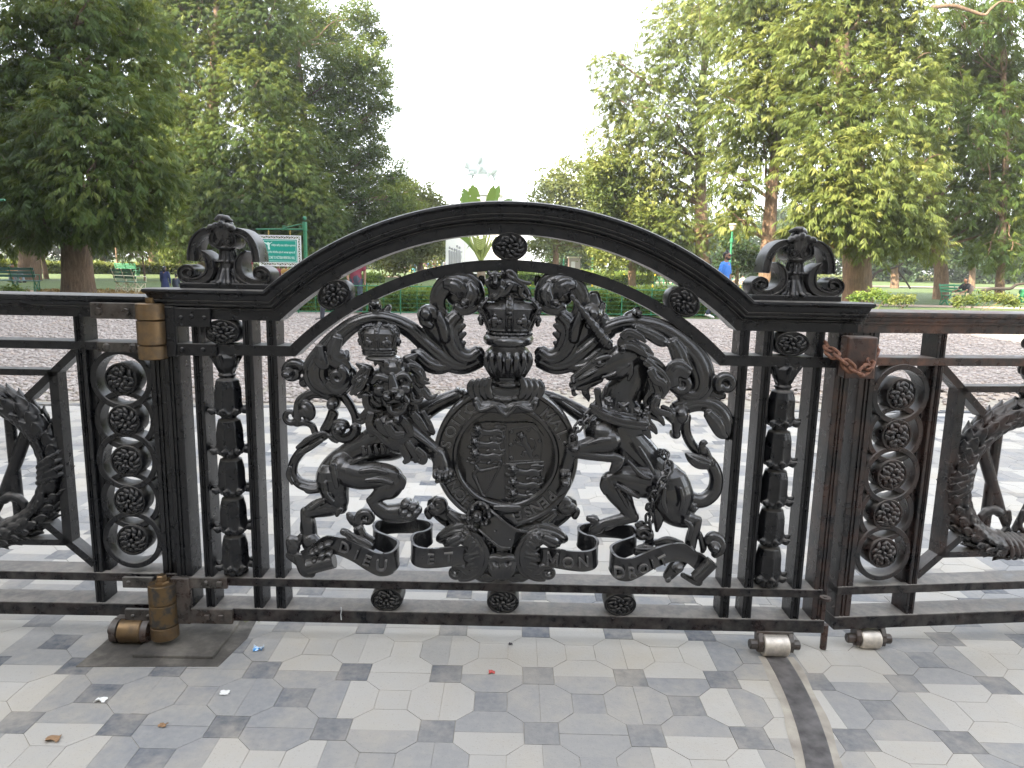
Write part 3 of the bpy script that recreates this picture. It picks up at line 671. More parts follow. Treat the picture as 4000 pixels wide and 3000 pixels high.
    st(mb,zE,[(400,345,40),(500,368,34),(610,382,32),(710,388,34)],-.07,6,.9); st(mb,zE,[(710,385,36),(770,410,34),(745,450,42),(715,490,28)],-.07,6,.8); st(mb,zE,[(770,400,16),(800,395,14)],-.07)
    st(mb,zE,[(510,280,10),(600,250,16),(690,240,10)],-.094); el(mb,zE,400,310,46,32,-15,-.085,.03)
    st(mb,zE,[(380,330,44),(360,400,42),(340,460,40),(325,505,36)],-.06); el(mb,zE,305,515,26,28,0,-.085,.025); el(mb,zE,350,515,26,28,0,-.085,.025); st(mb,zE,[(325,540,38),(330,590,44),(320,640,30),(270,690,12)],-.07)
    el(mb,zE,325,590,40,34,0,-.09,.025)
    st(mb,zD,[(560,1130,70),(480,1080,64),(400,1030,56),(310,980,48),(230,945,42),(170,930,40)],.03,6,.85); st(mb,zD,[(330,970,12),(260,950,14),(220,960,10)],-.005)
    st(mb,zD,[(520,1120,14),(430,1060,16),(350,1000,10)],-.02)
    # tail
    st(mb,zE,[(1300,700,60),(1380,735,56),(1460,725,54),(1530,660,52),(1550,560,48),(1525,470,46),(1470,400,44),(1420,350,40)],.02,6,1)
    leaf(mb,zE,[(1480,440,34),(1410,420,44),(1350,390,34),(1305,355,12)],3,.0); st(mb,zE,[(1440,340,26),(1435,290,24),(1450,265,22),(1470,270,12)],.0); st(mb,zE,[(1520,440,18),(1470,330,20),(1440,300,12)],.0)
    st(mb,zE,[(1400,340,36),(1350,280,36),(1310,200,36),(1300,120,36),(1305,60,38)],.025)
    st(mb,zE,[(1320,760,30),(1360,800,32),(1395,800,12)],.0); st(mb,zE,[(1310,720,24),(1350,770,24),(1390,770,8)],-.02); st(mb,zE,[(1310,800,26),(1340,830,22),(1380,825,8)],.0)
    for p in ([(930,310,12),(1000,430,16),(1050,520,12)],[(840,420,12),(930,520,18),(1010,560,12)]): st(mb,zE,p,-.074)
    return hang(mb.remesh('unicorn',IRON_G,None,VOX,2,.5),GATE)
UNI=unicorn()
# horn, twisted
mb=MB(); a=np.array(zD(765,465,-.03)); b=np.array(zD(432,15,-.075)); n=60; 
mb.tube([tuple(a+(b-a)*i/n) for i in range(n+1)],[.0195*(1-i/n)+.0065*(i/n) for i in range(n+1)],1,10)
t=(b-a)/np.linalg.norm(b-a); u=np.cross(t,[0,1,0]); u/=np.linalg.norm(u); w_=np.cross(t,u)
for ph in (0,math.pi):
    mb.tube([tuple(a+(b-a)*i/n+(u*math.cos(i*.42+ph)+w_*math.sin(i*.42+ph))*(.0165*(1-i/n)+.005*i/n)) for i in range(n+1)],[.0065*(1-i/n)+.0035*(i/n) for i in range(n+1)],1,8)
hang(mb.remesh('horn',IRON_G,None,.0020,1,.3),UNI)
def link_bm(mb,c,L,W,r,d,nrm):
    "one oval chain link centred c, long axis d, width axis nrm"
    c=np.array(c); d=np.array(d,float); d/=np.linalg.norm(d); nrm=np.array(nrm,float); nrm-=d*(nrm@d); nrm/=np.linalg.norm(nrm)
    pts=[]; h=(L-W)/2
    for i in range(8): a_=math.pi*i/7-math.pi/2; pts.append(c+d*(h+W/2*math.cos(a_))+nrm*(W/2*math.sin(a_)))
    for i in range(8): a_=math.pi*i/7+math.pi/2; pts.append(c+d*(-h+W/2*math.cos(a_))+nrm*(W/2*math.sin(a_)))
    pts.append(pts[0]); pts.append(pts[1])
    mb.tube([tuple(p) for p in pts],r,1,7,False,up=tuple(np.cross(d,nrm)))
def chain_along(pts,L,W,r,parent,name,material):
    P3=[np.array(p) for p in catmull(pts,10)]; acc=[0]
    for i in range(1,len(P3)): acc.append(acc[-1]+np.linalg.norm(P3[i]-P3[i-1]))
    step=L-3.1*r; n=max(1,int(acc[-1]/step))
    for k in range(n+1):
        s=min(k*step,acc[-1]-1e-6); i=max(j for j in range(len(acc)) if acc[j]<=s); i=min(i,len(P3)-2)
        c=P3[i]+(P3[i+1]-P3[i])*((s-acc[i])/max(acc[i+1]-acc[i],1e-6)); d=P3[i+1]-P3[i]
        mb=MB(); nr=np.cross(d,[0,1,0]) if k%2==0 else np.array([0,1,0.3])
        link_bm(mb,c,L,W,r,d,nr); hang(mb.build(name,material,None,smooth=True),parent)
ch=bpy.data.objects.new('unicorn_chain',None); COL.objects.link(ch); hang(ch,UNI)
chain_along([zE(520,40,-.08),zE(450,120,-.09),zE(400,200,-.10),zE(390,270,-.10)],.040,.024,.0045,ch,'chain_link',IRON_G)
chain_along([zE(1060,345,.02),zE(1130,360,-.03),zE(1165,440,-.07),zE(1150,530,-.085),zE(1080,640,-.10),zE(1030,730,-.09),zE(1010,830,-.05),zE(1015,960,-.03)],.044,.026,.005,ch,'chain_link',IRON_G)
# ---------------------------------------------------------------- mantling (scrolling acanthus) on both sides of the helm
def mantling():
    mb=MB()
    # upper scrolls beside the crown: left traced, right mirrored
    for m in (lambda x:x, mir):
        leaf(mb,zC,[(m(640),1130,60),(m(560),1180,70),(m(460),1150,78),(m(390),1060,86),(m(360),950,84),(m(385),860,70),(m(450),790,58)],4,YM)
        leaf(mb,zC,[(m(300),770,44),(m(262),670,54),(m(285),570,62),(m(360),480,66),(m(460),450,68),(m(550),470,64),(m(610),540,60),(m(622),630,56),(m(580),700,50),(m(500),730,44),(m(430),700,36)],3,YM)
        leaf(mb,zC,[(m(330),500,30),(m(400),500,56),(m(460),540,56),(m(480),610,30)],3,.0); leaf(mb,zC,[(m(560),500,26),(m(590),580,44),(m(560),660,40),(m(510),690,18)],2,.0)
        el(mb,zC,m(500),675,44,40,0,-.025,.03); el(mb,zC,m(450),600,120,110,0,.05,.02)
        for x,y,x2,y2 in ((455,900,515,880),(450,985,520,955),(460,1070,515,1040),(540,1140,590,1135)): st(mb,zC,[(m(x-60),y+50,44),(m(x-10),y+18,36),(m(x2-12),y2,20)],.012,6,.6)
        # ball-headed leaf and the long frond running outwards
        st(mb,zC,[(m(330),1020,70),(m(255),930,78),(m(200),840,82),(m(165),780,84)],.015,6,.8); el(mb,zC,m(160),770,80,84,0,.0,.055); st(mb,zC,[(m(110),790,30),(m(140),850,40),(m(190),880,30)],-.02); st(mb,zC,[(m(160),720,26),(m(215),740,34),(m(235),800,24)],-.025); st(mb,zC,[(m(330),1000,40),(m(310),900,46),(m(280),820,44),(m(268),780,36)],-.01)
        leaf(mb,zC,[(m(640),1200,60),(m(520),1250,62),(m(400),1230,70),(m(280),1150,76),(m(170),1060,70),(m(80),980,60),(m(0),925,56)],4,YM)
        leaf(mb,zC,[(m(420),1250,26),(m(280),1270,50),(m(170),1230,60),(m(90),1160,54),(m(30),1120,24)],4,.015)
        st(mb,zC,[(m(640),470,20),(m(670),440,24),(m(680),500,16)],.05)
    # left: over the lion
    leaf(mb,zA,[(1420,780,62),(1330,690,66),(1200,620,62),(1060,580,58),(930,585,56),(800,630,60),(690,710,66),(590,810,74),(500,930,84),(440,1040,90),(460,1150,84),(540,1220,76),(640,1230,70),(720,1170,62),(735,1090,52)],4,YM)
    leaf(mb,zA,[(640,760,40),(610,860,54),(620,940,60),(690,990,54),(740,1050,40)],3,.0); curl(mb,zA,640,1115,78,22,-60,400,36,24,-.025); leaf(mb,zA,[(560,1180,30),(640,1220,44),(720,1180,40),(760,1090,16)],2,-.01); el(mb,zA,580,1080,130,140,0,.05,.03); leaf(mb,zA,[(470,840,30),(480,950,44),(520,1010,34),(560,980,14)],3,-.02)
    leaf(mb,zA,[(640,900,40),(700,940,44),(730,880,14)],2,.0); leaf(mb,zA,[(700,1020,30),(770,1060,34),(800,1110,16)],2,.01)
    curl(mb,zA,228,1075,92,36,-40,-330,42,26,.02); el(mb,zA,180,1090,60,52,0,.0,.04); st(mb,zA,[(330,1010,34),(370,1120,44),(330,1170,44)],.03)
    st(mb,zA,[(1000,560,52),(985,500,46),(985,450,50)],.03); el(mb,zA,985,440,50,48,0,.02,.04); st(mb,zA,[(1060,560,40),(1090,510,36),(1110,475,26)],.03); 
    # right: behind the unicorn
    leaf(mb,zD,[(700,360,54),(800,300,58),(930,265,60),(1080,265,62),(1230,300,66),(1360,370,72),(1470,460,80),(1570,580,88),(1630,710,90),(1640,830,84),(1590,910,74),(1500,930,66),(1420,870,56)],4,YM)
    leaf(mb,zD,[(1020,310,30),(1150,370,40),(1260,430,42),(1330,450,20)],3,.0); leaf(mb,zD,[(1360,440,44),(1410,540,56),(1440,620,56),(1500,690,40)],3,.0); curl(mb,zD,1450,820,90,26,200,-420,42,26,-.02); leaf(mb,zD,[(1500,720,50),(1400,670,60),(1350,740,56),(1370,830,40)],3,-.03); el(mb,zD,1500,780,150,160,0,.05,.03)
    el(mb,zD,1830,835,60,66,0,.03,.045); curl(mb,zD,1860,825,80,46,150,360,38,30,-.01); st(mb,zD,[(1690,880,44),(1760,930,40),(1830,940,30)],.03)
    st(mb,zD,[(960,250,44),(960,220,50),(1010,190,44)],.03); el(mb,zD,1040,175,46,44,0,.02,.04); st(mb,zD,[(990,200,30),(1030,150,26),(1050,125,14)],.03)
    # leaf clump below the right scroll
    leaf(mb,zD,[(1400,1060,70),(1520,1010,66),(1650,1000,66),(1770,1060,70),(1840,1160,68),(1860,1260,56),(1880,1330,26)],4,YM); leaf(mb,zD,[(1690,1100,36),(1760,1190,50),(1810,1280,40),(1870,1320,16)],3,.0)
    el(mb,zD,1430,1110,90,110,0,.02,.05); st(mb,zD,[(1470,1140,50),(1490,1230,40),(1500,1300,36)],.03); el(mb,zD,1390,1290,54,50,0,.02,.035); st(mb,zD,[(1340,1110,50),(1400,1180,44),(1400,1260,34)],.0)
    # right clutter above the horn
    for p in ([(600,180,60),(640,90,64),(640,20,50)],[(700,230,40),(690,150,44),(710,100,36)],[(700,300,40),(740,230,40),(745,200,22)],[(520,240,34),(560,270,40),(640,330,40)],[(640,200,30),(690,260,30),(740,260,18)]): st(mb,zD,p,.03)
    return hang(mb.remesh('mantling',IRON_G,None,.0026,2,.5),GATE)
MANT=mantling()
# ---------------------------------------------------------------- helm, crown, crest
def helm():
    mb=MB(); c=zC(910,1200,.0)
    el(mb,zC,910,1205,236,178,0,.0,.125); el(mb,zC,905,1330,160,110,0,.0,.085); el(mb,zC,905,1400,160,60,0,.0,.09)
    for i in range(7):
        x=(i-3); a=x*.33; X=910+232*math.sin(a); Yf=-.128*math.cos(a)
        st(mb,zC,[(X,1150,24,Yf),(910+238*math.sin(a),1200,25,Yf-.006),(910+222*math.sin(a),1270,22,Yf+.002),(910+175*math.sin(a),1345,17,Yf*.75)],0)
    return mb
HELM=hang(helm().remesh('helm',IRON_G,None,VOX,2,.5),GATE)
CROWN=small_crown(zC,922,985,600,400,.0,GATE,True,'crown',.64)
mb=MB(); c=zC(915,1005,.0); k=zC.k
mb.tube([(c[0]+190*k*math.cos(a),c[1]+.12*math.sin(a),c[2]) for a in [2*math.pi*i/40 for i in range(41)]],.0165,1,10,False); hang(mb.build('crown_torse',IRON_G,None,smooth=True),CROWN)
def crest():
    mb=MB(); Y=-.02
    st(mb,zC,[(800,540,52),(880,520,56),(960,515,50),(1030,530,42),(1070,560,34)],Y,6,.8); el(mb,zC,790,480,76,78,0,Y-.01,.06); el(mb,zC,795,430,58,56,0,Y-.03,.055)
    for x in (735,860): el(mb,zC,x,392,20,24,0,Y-.02)
    st(mb,zC,[(790,400,16),(792,450,18),(793,470,20)],Y-.08); el(mb,zC,793,490,26,18,0,Y-.078,.02)
    for x in (765,822): el(mb,zC,x,425,12,9,0,Y-.082,.01); st(mb,zC,[(x-22,412,9),(x,402,10),(x+22,410,8)],Y-.08)
    for a in range(9): th=math.radians(20+a*18); st(mb,zC,[(793+60*math.cos(th),450+50*math.sin(th),18),(793+85*math.cos(th),455+80*math.sin(th),20),(793+80*math.cos(th),470+105*math.sin(th),9)],Y-.04)
    st(mb,zC,[(760,540,32),(765,590,28),(760,625,30)],Y-.03); st(mb,zC,[(850,540,30),(830,590,28),(790,625,28)],Y-.04); st(mb,zC,[(930,510,30),(900,560,26),(860,600,24)],Y-.04)
    st(mb,zC,[(1070,550,32),(1095,590,28),(1090,625,26)],Y); st(mb,zC,[(1030,540,28),(1030,590,22),(1060,615,24)],Y-.03)
    st(mb,zC,[(1080,545,16),(1040,490,16),(980,460,16),(920,425,16),(900,390,14),(930,375,14),(975,410,15),(1000,455,16),(1060,480,16),(1110,490,16)],Y-.05)
    rows=[(600,80),(625,90)]; st(mb,zC,[(850,610,40),(930,600,60),(1010,610,40)],.0)
    return hang(mb.remesh('crest_lion',IRON_G,None,.0020,1,.3),CROWN)
crest()
mb=MB(); a0=zC(880,300,.03); mb.box(zC(855,400)[0],zC(1000,400)[0],.02,.07,zC(925,640,.04)[2],ZC+1.016); hang(mb.build('support_block',IRON,None),CROWN)
mb=MB(); mb.box(XC-.035,XC+.035,.045,.085,.25,.42,.004)
hang(mb.build('back_stay',IRON,None),GATE)
# ---------------------------------------------------------------- garter, shield, helm's shoulder piece
GX,GY=734,592
def gq(u,v,Y): return zF(GX+u,GY+v,Y)
YG=-.045
gc=Vector(zF(GX,GY,YG)); KR=zF.k
def ring_prof(mb,prof,seg=96,a0=0,a1=360):
    full=(a1-a0)>=360; n=seg if full else seg+1; rows=[]
    for r,Y in prof: rows.append([(gc.x+r*KR*math.cos(math.radians(a0+(a1-a0)*i/seg)),Y,gc.z+r*KR*math.sin(math.radians(a0+(a1-a0)*i/seg))) for i in range(n)])
    mb.grid(rows,close_u=True,close_v=full); return mb
g=ring_prof(MB(),[(372,YG+.05),(372,YG-.014),(380,YG-.018),(398,YG-.018),(408,YG-.012),(412,YG-.004),(512,YG-.004),(518,YG-.012),(526,YG-.016),(548,YG-.016),(556,YG-.008),(558,YG+.05)])
GARTER=hang(g.build('garter',IRON_G,None,auto=.7),GATE)
def glyph(ch,size,depth,bold=.004):
    cu=bpy.data.curves.new('t','FONT'); cu.body=ch; cu.size=size; cu.extrude=depth/2; cu.align_x='CENTER'; cu.align_y='CENTER'; cu.offset=size*bold; cu.resolution_u=3
    o=bpy.data.objects.new('t',cu); COL.objects.link(o); dg=bpy.context.evaluated_depsgraph_get(); me=bpy.data.meshes.new_from_object(o.evaluated_get(dg))
    v=np.array([q.co[:] for q in me.vertices]); f=[list(p.vertices) for p in me.polygons]; bpy.data.objects.remove(o); bpy.data.curves.remove(cu); bpy.data.meshes.remove(me)
    return v,f
def letter(mb,ch,c,size,rot,yaw=0.0,depth=.008):
    if ch=='M':
        g=MB(); h=size*.36; w=size*.30; b=size*.055
        for p,q_ in (((-w,-h),(-w,h)),((w,-h),(w,h)),((-w,h),(0,-h*.5)),((0,-h*.5),(w,h))):
            p=np.array(p);q_=np.array(q_); d=(q_-p)/np.linalg.norm(q_-p); nx=np.array([-d[1],d[0]])*b; poly=[p+nx-d*b,q_+nx+d*b,q_-nx+d*b,p-nx-d*b]
            g.add([(x,y,zz) for zz in (-depth/2,depth/2) for x,y in poly],[(0,1,2,3),(4,5,6,7),(0,1,5,4),(1,2,6,5),(2,3,7,6),(3,0,4,7)])
        v=np.concatenate(g.v); f=g.f
    else: v,f=glyph(ch,size,depth)
    cr,sr=math.cos(rot),math.sin(rot); x=v[:,0]*cr-v[:,1]*sr; z=v[:,0]*sr+v[:,1]*cr; y=-v[:,2]
    cy,sy=math.cos(yaw),math.sin(yaw)
    mb.add(np.stack([c[0]+x*cy-y*sy*0,c[1]+y+x*sy,c[2]+z],1),f)
for word,angs in (('HONI',(232,221.5,211.5,204)),('SOIT',(169,156,146,138.5)),('QU',(126,116.5)),('MAL',(47,35,23.5)),('PENSE',(-40,-49.5,-58.5,-67.5,-77))):
    mb=MB()
    for ch_,a in zip(word,angs):
        r=math.radians(a); R=463*KR; letter(mb,ch_,(gc.x+R*math.cos(r),YG-.006,gc.z+R*math.sin(r)),.052,r-math.pi/2,depth=.016)
    hang(mb.build('lettering',IRON_L,None),GARTER)
for a in (132,15):
    r=math.radians(a); R=463*KR; mb=MB(); mb.ell((gc.x+R*math.cos(r),YG-.006,gc.z+R*math.sin(r)),.006,.006,.006); hang(mb.build('full_stop',IRON_L,None,smooth=True),GARTER)
# recessed disc and quartered shield
mb=MB(); seg=64; rows=[[(gc.x+r*KR*math.cos(2*math.pi*i/seg),Y,gc.z+r*KR*math.sin(2*math.pi*i/seg)) for i in range(seg)] for r,Y in ((376,YG+.045),(376,YG+.028),(3,YG+.018),(3,YG+.045))]
mb.grid(rows,close_v=True,close_u=True)
GROUND=hang(mb.build('garter_ground',IRON_G,None,auto=.6),GARTER)
def shield():
    global GS
    GS=1.0
    mb=MB(); YS=YG+.006
    pts=[(-300,-170),(-255,-240),(-170,-262),(0,-258),(10,-258),(150,-268),(215,-258),(290,-160),(310,60),(300,250),(210,345),(110,360),(40,350),(0,385),(-10,385),(-60,350),(-140,330),(-240,330),(-305,240),(-305,0)]
    poly=[(gc.x+u*KR,gc.z-v*KR) for u,v in pts]; mb.prism(poly,YS,YS+.04)
    o=hang(mb.build('shield',IRON_G,None,bev=.001),GARTER)
    ch=MB(); Y=YS-.004
    st(ch,zF,[(728,345,9),(728,650,9),(728,960,9)],YS); st(ch,zF,[(436,632,9),(580,640,9),(728,652,9),(870,645,9),(1020,634,9)],YS)
    def passant(cx,cy,s=1.0):
        f=lambda x,y,r:(cx+x*s,cy+y*s,r*s*1.25)
        st(ch,zF,[f(-70,0,24),f(0,8,20),f(60,0,22),f(90,15,20)],Y,4,.6); el(ch,zF,cx-95*s,cy-22*s,30*s,32*s,0,Y-.006,.012)
        for a in range(6): th=a*1.05; el(ch,zF,cx-95*s+30*s*math.cos(th),cy-20*s+32*s*math.sin(th),11*s,11*s,0,Y-.006,.008)
        el(ch,zF,cx-95*s,cy-12*s,10*s,14*s,0,Y-.016,.006)
        for p in ([(-75,10,12),(-120,25,10),(-140,20,12)],[(-60,20,12),(-95,55,10),(-120,55,12)],[(80,15,13),(110,45,11),(95,62,12)],[(60,15,13),(30,45,10),(10,55,12)],[(95,0,9),(130,-20,8),(100,-48,8),(40,-42,8),(70,-30,8),(130,-45,9)]): st(ch,zF,[f(*q) for q in p],Y,4)
    passant(610,405,.95); passant(585,500,.95); passant(590,590,.98)
    passant(885,710,1.02); passant(885,810,1.02); passant(880,895,.98)
    # rampant lion within a bordure
    for p in ([(760,385),(840,375),(925,362)],[(925,362),(985,420),(1010,490)],[(1010,490),(1005,560),(998,620)],[(998,620),(880,625),(762,632)],[(762,632),(758,500),(760,385)]): st(ch,zF,[(x,y,6) for x,y in p],YS)
    st(ch,zF,[(870,440,22),(880,490,24),(910,540,24),(920,580,18),(935,605,12)],Y,4,.6); el(ch,zF,850,435,24,24,0,Y-.004,.012); st(ch,zF,[(870,480,12),(820,490,10),(800,470,10)],Y); st(ch,zF,[(880,510,12),(830,500,10)],Y); st(ch,zF,[(905,560,12),(870,560,10),(865,590,12)],Y); st(ch,zF,[(930,560,8),(960,520,8),(945,470,8),(920,460,8)],Y)
    for a in range(5): el(ch,zF,845+26*math.cos(a*1.25),440+26*math.sin(a*1.25),10,10,0,Y-.004,.008)
    for x,y in ((778,405),(905,392),(775,505),(990,475),(778,605),(970,595),(860,590)):
        for a in range(4): el(ch,zF,x+9*math.cos(a*1.57),y+9*math.sin(a*1.57),8,8,0,YS-.003,.007)
    # harp
    st(ch,zF,[(505,665,15),(520,690,18),(545,700,13),(600,690,11),(690,668,11)],Y); st(ch,zF,[(692,668,9),(650,750,9),(610,830,9),(572,900,11)],Y); st(ch,zF,[(510,700,17),(490,730,19),(510,780,15),(530,830,13),(550,880,13),(570,900,11)],Y)
    for i in range(6): st(ch,zF,[(560+i*16,700,2.6),(560+i*16,860-i*28,2.6)],YS-.001,3,1,5)
    GS=1.20
    hang(ch.remesh('charges',IRON_G,None,.0016,1,.3),o); return o
SHIELD=shield()
# breastplate-like shoulder piece over the top of the garter
def gorget():
    mb=MB()
    for s in (1,-1):
        X=lambda x: GX+s*(x-GX)
        for i,x in enumerate((460,505,550,590)):
            st(mb,zF,[(X(x+20),25-i*6,22),(X(x+5),60,26),(X(x+15),110,26),(X(x+30),150-i*4,18)],YG-.01-.006*i,5,.8)
        st(mb,zF,[(X(510),165,24),(X(545),215,34),(X(620),215,36),(X(700),230,34),(GX,262,26)],YG-.022,6,.8); st(mb,zF,[(X(520),180,40),(X(600),180,60),(X(690),190,60),(GX,200,60)],YG-.010,6,.5)
        st(mb,zF,[(X(505),190,13),(X(530),240,14),(X(600),225,13),(X(650),205,13),(X(690),250,13),(GX,285,14)],YG-.040)
    st(mb,zF,[(600,110,60),(734,130,70),(870,110,60)],YG-.002,6,.5); st(mb,zF,[(615,60,60),(734,80,80),(855,60,60)],YG+.01,6,.6)
    for x,y in ((620,130),(665,150),(710,160),(755,160),(800,150),(845,130)): el(mb,zF,x,y,30,22,0,YG-.02,.012)
    return hang(mb.remesh('gorget',IRON_G,None,VOX,2,.5),GARTER)
gorget()
# buckle and hanging strap end
def buckle():
    mb=MB()
    s=[(470,1120),(440,1060),(470,985),(530,945),(585,975),(600,1040),(575,1095)]
    st(mb,zF,[(x,y,15) for x,y in s],YG-.03); 
    for x,y in s: el(mb,zF,x+8,y+6,20,20,0,YG-.035,.018)
    el(mb,zF,515,1050,48,48,0,YG-.03,.03); el(mb,zF,505,1045,24,24,0,YG-.055,.015)
    for x,y in ((410,1055),(455,1120),(500,1140),(555,1100),(480,1085)): el(mb,zF,x,y,24,22,0,YG-.025,.02)
    # strap end: flat band sweeping down to the right
    return mb
BK=hang(buckle().remesh('buckle',IRON_G,None,VOX,1,.3),GARTER)
def strap(mb,front,th=.012):
    "front: list of ((x,y) upper edge, (x,y) lower edge, Y)"
    up=catmull([zF(*a,y) for a,b,y in front],6); lo=catmull([zF(*b,y) for a,b,y in front],6)
    rows=[up,lo,[(p[0],p[1]+th,p[2]) for p in lo],[(p[0],p[1]+th,p[2]) for p in up]]
    mb.grid(rows,close_u=True); C=len(up); b=mb.n-4*C; mb.f+= [(b,b+C,b+2*C,b+3*C),(b+C-1,b+2*C-1,b+3*C-1,b+4*C-1)]
    return mb
mb=strap(MB(),[((600,990),(520,1140),YG-.02),((660,1040),(590,1200),YG-.035),((730,1100),(680,1275),YG-.045),((800,1145),(760,1290),YG-.04),((870,1165),(790,1280),YG-.015),((930,1150),(830,1220),YG+.02)])
c=catmull([zF(600,990,YG-.022),zF(660,1040,YG-.037),zF(730,1100,YG-.047),zF(800,1145,YG-.042),zF(870,1165,YG-.017),zF(925,1150,YG+.015)],6); mb.tube([tuple(p) for p in c],.006,1,8)
c=catmull([zF(530,1150,YG-.022),zF(590,1205,YG-.037),zF(680,1280,YG-.047),zF(760,1292,YG-.040)],6); mb.tube([tuple(p) for p in c],.005,1,8)
for x,y in ((650,1165),(765,1230),(575,1060)): el(mb,zF,x,y,9,8,0,YG-.046,.006)
hang(mb.build('strap_end',IRON_G,None,auto=.6),GARTER)
mb=MB(); st(mb,zF,[(650,985,22),(740,990,34),(830,985,22)],YG-.02,6,.7); st(mb,zF,[(700,1020,40),(745,1050,52),(790,1100,30)],YG-.01,6,.6); hang(mb.remesh('strap_knot',IRON_G,None,.003,1),GARTER)
# ---------------------------------------------------------------- motto ribbon
def ribbon_path():
    "front, folds and back of the ribbon: (x_zoom,y_zoom_mid, Y, half height px) on zB for the left half"
    return [(250,1140,-.02,70),(330,1100,-.045,70),(420,1035,-.05,72),(520,1035,-.055,74),(640,1080,-.075,80),(740,1135,-.09,88),(840,1180,-.095,92),(930,1170,-.085,90),(980,1120,-.06,86),(985,1080,-.035,84),(930,1040,-.02,80),(860,1010,-.012,76),(815,985,.0,74),(800,945,.02,70),(830,905,.045,66),(920,890,.06,62),(1040,885,.065,62),(1160,890,.06,62),(1230,915,.045,66),(1240,955,.025,70),(1190,990,.005,74),(1120,1010,-.01,78),(1090,1050,-.035,80),(1110,1105,-.065,82),(1180,1130,-.08,82),(1280,1130,-.085,80),(1380,1120,-.08,78),(1480,1110,-.06,74),(1600,1110,-.03,70)]
def ribbon(mirror):
    mb=MB(); path=[]
    for x,y,Y,h in ribbon_path():
        c=zB(x,y,Y); cx=2*XC-c[0]+.006 if mirror else c[0]
        path.append((cx,Y,c[2]-(.0 if mirror else 0),h*zB.k))
    c=catmull(path,6); th=.010; out=[]
    n=len(c); rows=[[],[],[],[],[],[]]
    for j in range(n):
        a=c[max(j-1,0)]; b=c[min(j+1,n-1)]; tx,ty=b[0]-a[0],b[1]-a[1]; L=math.hypot(tx,ty) or 1e-6; nx,ny=-ty/L*th/2,tx/L*th/2; x,y,z,h=c[j]
        for k,(f,s) in enumerate(((1,1),(1,-1),(0,-.85),(-1,-1),(-1,1),(0,.85))):
            fl=1.5 if abs(f)==1 else .9
            if f==0:  # concave face side
                pass
            sx=s
        pts=[(x+nx,y+ny,z+h),(x+nx*.6,y+ny*.6,z+h*.86),(x+nx*.6,y+ny*.6,z-h*.86),(x+nx,y+ny,z-h),(x-nx,y-ny,z-h),(x-nx*.6,y-ny*.6,z-h*.86),(x-nx*.6,y-ny*.6,z+h*.86),(x-nx,y-ny,z+h)]
        out.append(pts)
    rows=[[out[j][k] for j in range(n)] for k in range(8)]
    mb.grid(rows,close_u=True); b=mb.n-8*n; mb.f+=[tuple(b+k*n for k in range(8)),tuple(b+k*n+n-1 for k in range(8))]
    return mb
RIB=hang(ribbon(False).build('motto_ribbon',IRON_G,None,auto=.8),GATE)
RIB2=hang(ribbon(True).build('motto_ribbon',IRON_G,None,auto=.8),GATE)
def rib_letters(items,parent,mirror=False):
    mb=MB()
    for ch_,zz,x,y,Y,size,rot,yaw in items: letter(mb,ch_,zz(x,y,Y),size,math.radians(rot),math.radians(yaw),.022)
    hang(mb.build('lettering',IRON_L,None),parent)
rib_letters([('D',zB,578,1055,-.068,.054,-18,-12),('I',zB,668,1108,-.083,.050,-22,-10),('E',zB,748,1150,-.094,.054,-20,-6),('U',zB,860,1190,-.101,.056,-5,5)],RIB)
rib_letters([('E',zB,1235,1140,-.088,.052,-2,-4),('T',zB,1372,1128,-.086,.050,2,6)],RIB)
rib_letters([('M',zE,225,1210,-.086,.052,-3,-4),('O',zE,350,1240,-.090,.052,0,0),('N',zE,475,1235,-.086,.052,4,10)],RIB2)
rib_letters([('D',zE,765,1320,-.098,.054,4,-5),('R',zE,868,1318,-.101,.052,6,4),('O',zE,960,1290,-.092,.050,16,8),('I',zE,1040,1255,-.083,.050,20,10),('T',zE,1120,1225,-.075,.050,22,10)],RIB2)
# rolled ribbon ends
def roll(z,pts,r,parent,Y):
    mb=MB(); a=np.array(z(*pts[0],Y)); b=np.array(z(*pts[1],Y-.0)); mb.cyl(a,b,r,seg=20); d=(a-b)/np.linalg.norm(a-b)
    mb.cyl(a,a+d*.004,r*.72,seg=18); mb.cyl(a+d*.004,a+d*.007,r*.34,seg=14); hang(mb.build('rolled_end',IRON_G,None,auto=.6),parent)
roll(zB,[(300,1200),(500,1150)],.027,RIB,-.055); roll(zE,[(1385,1365),(1520,1230)],.024,RIB2,-.05)
mb=MB(); st(mb,zB,[(165,1010,34),(190,1060,48),(200,1090,30)],-.01,6,.6); st(mb,zB,[(170,980,26),(230,1000,34),(250,960,20)],.0); st(mb,zB,[(160,1110,30),(230,1150,40)],-.01,6,.6); st(mb,zB,[(240,1130,40),(280,1220,50),(320,1240,40)],-.02,6,.5); hang(mb.remesh('ribbon_curl',IRON_G,None,.003,1),RIB)
mb=MB(); st(mb,zE,[(1480,1060,34),(1520,1025,38),(1575,1055,40),(1580,1120,46),(1540,1170,30)],-.01); el(mb,zE,1530,1110,50,54,0,-.02,.04); st(mb,zE,[(1300,1160,40),(1400,1220,60),(1480,1260,40)],.0,6,.3); st(mb,zE,[(1280,1340,20),(1400,1400,26),(1430,1380,12)],-.02); hang(mb.remesh('ribbon_curl',IRON_G,None,.003,1),RIB2)
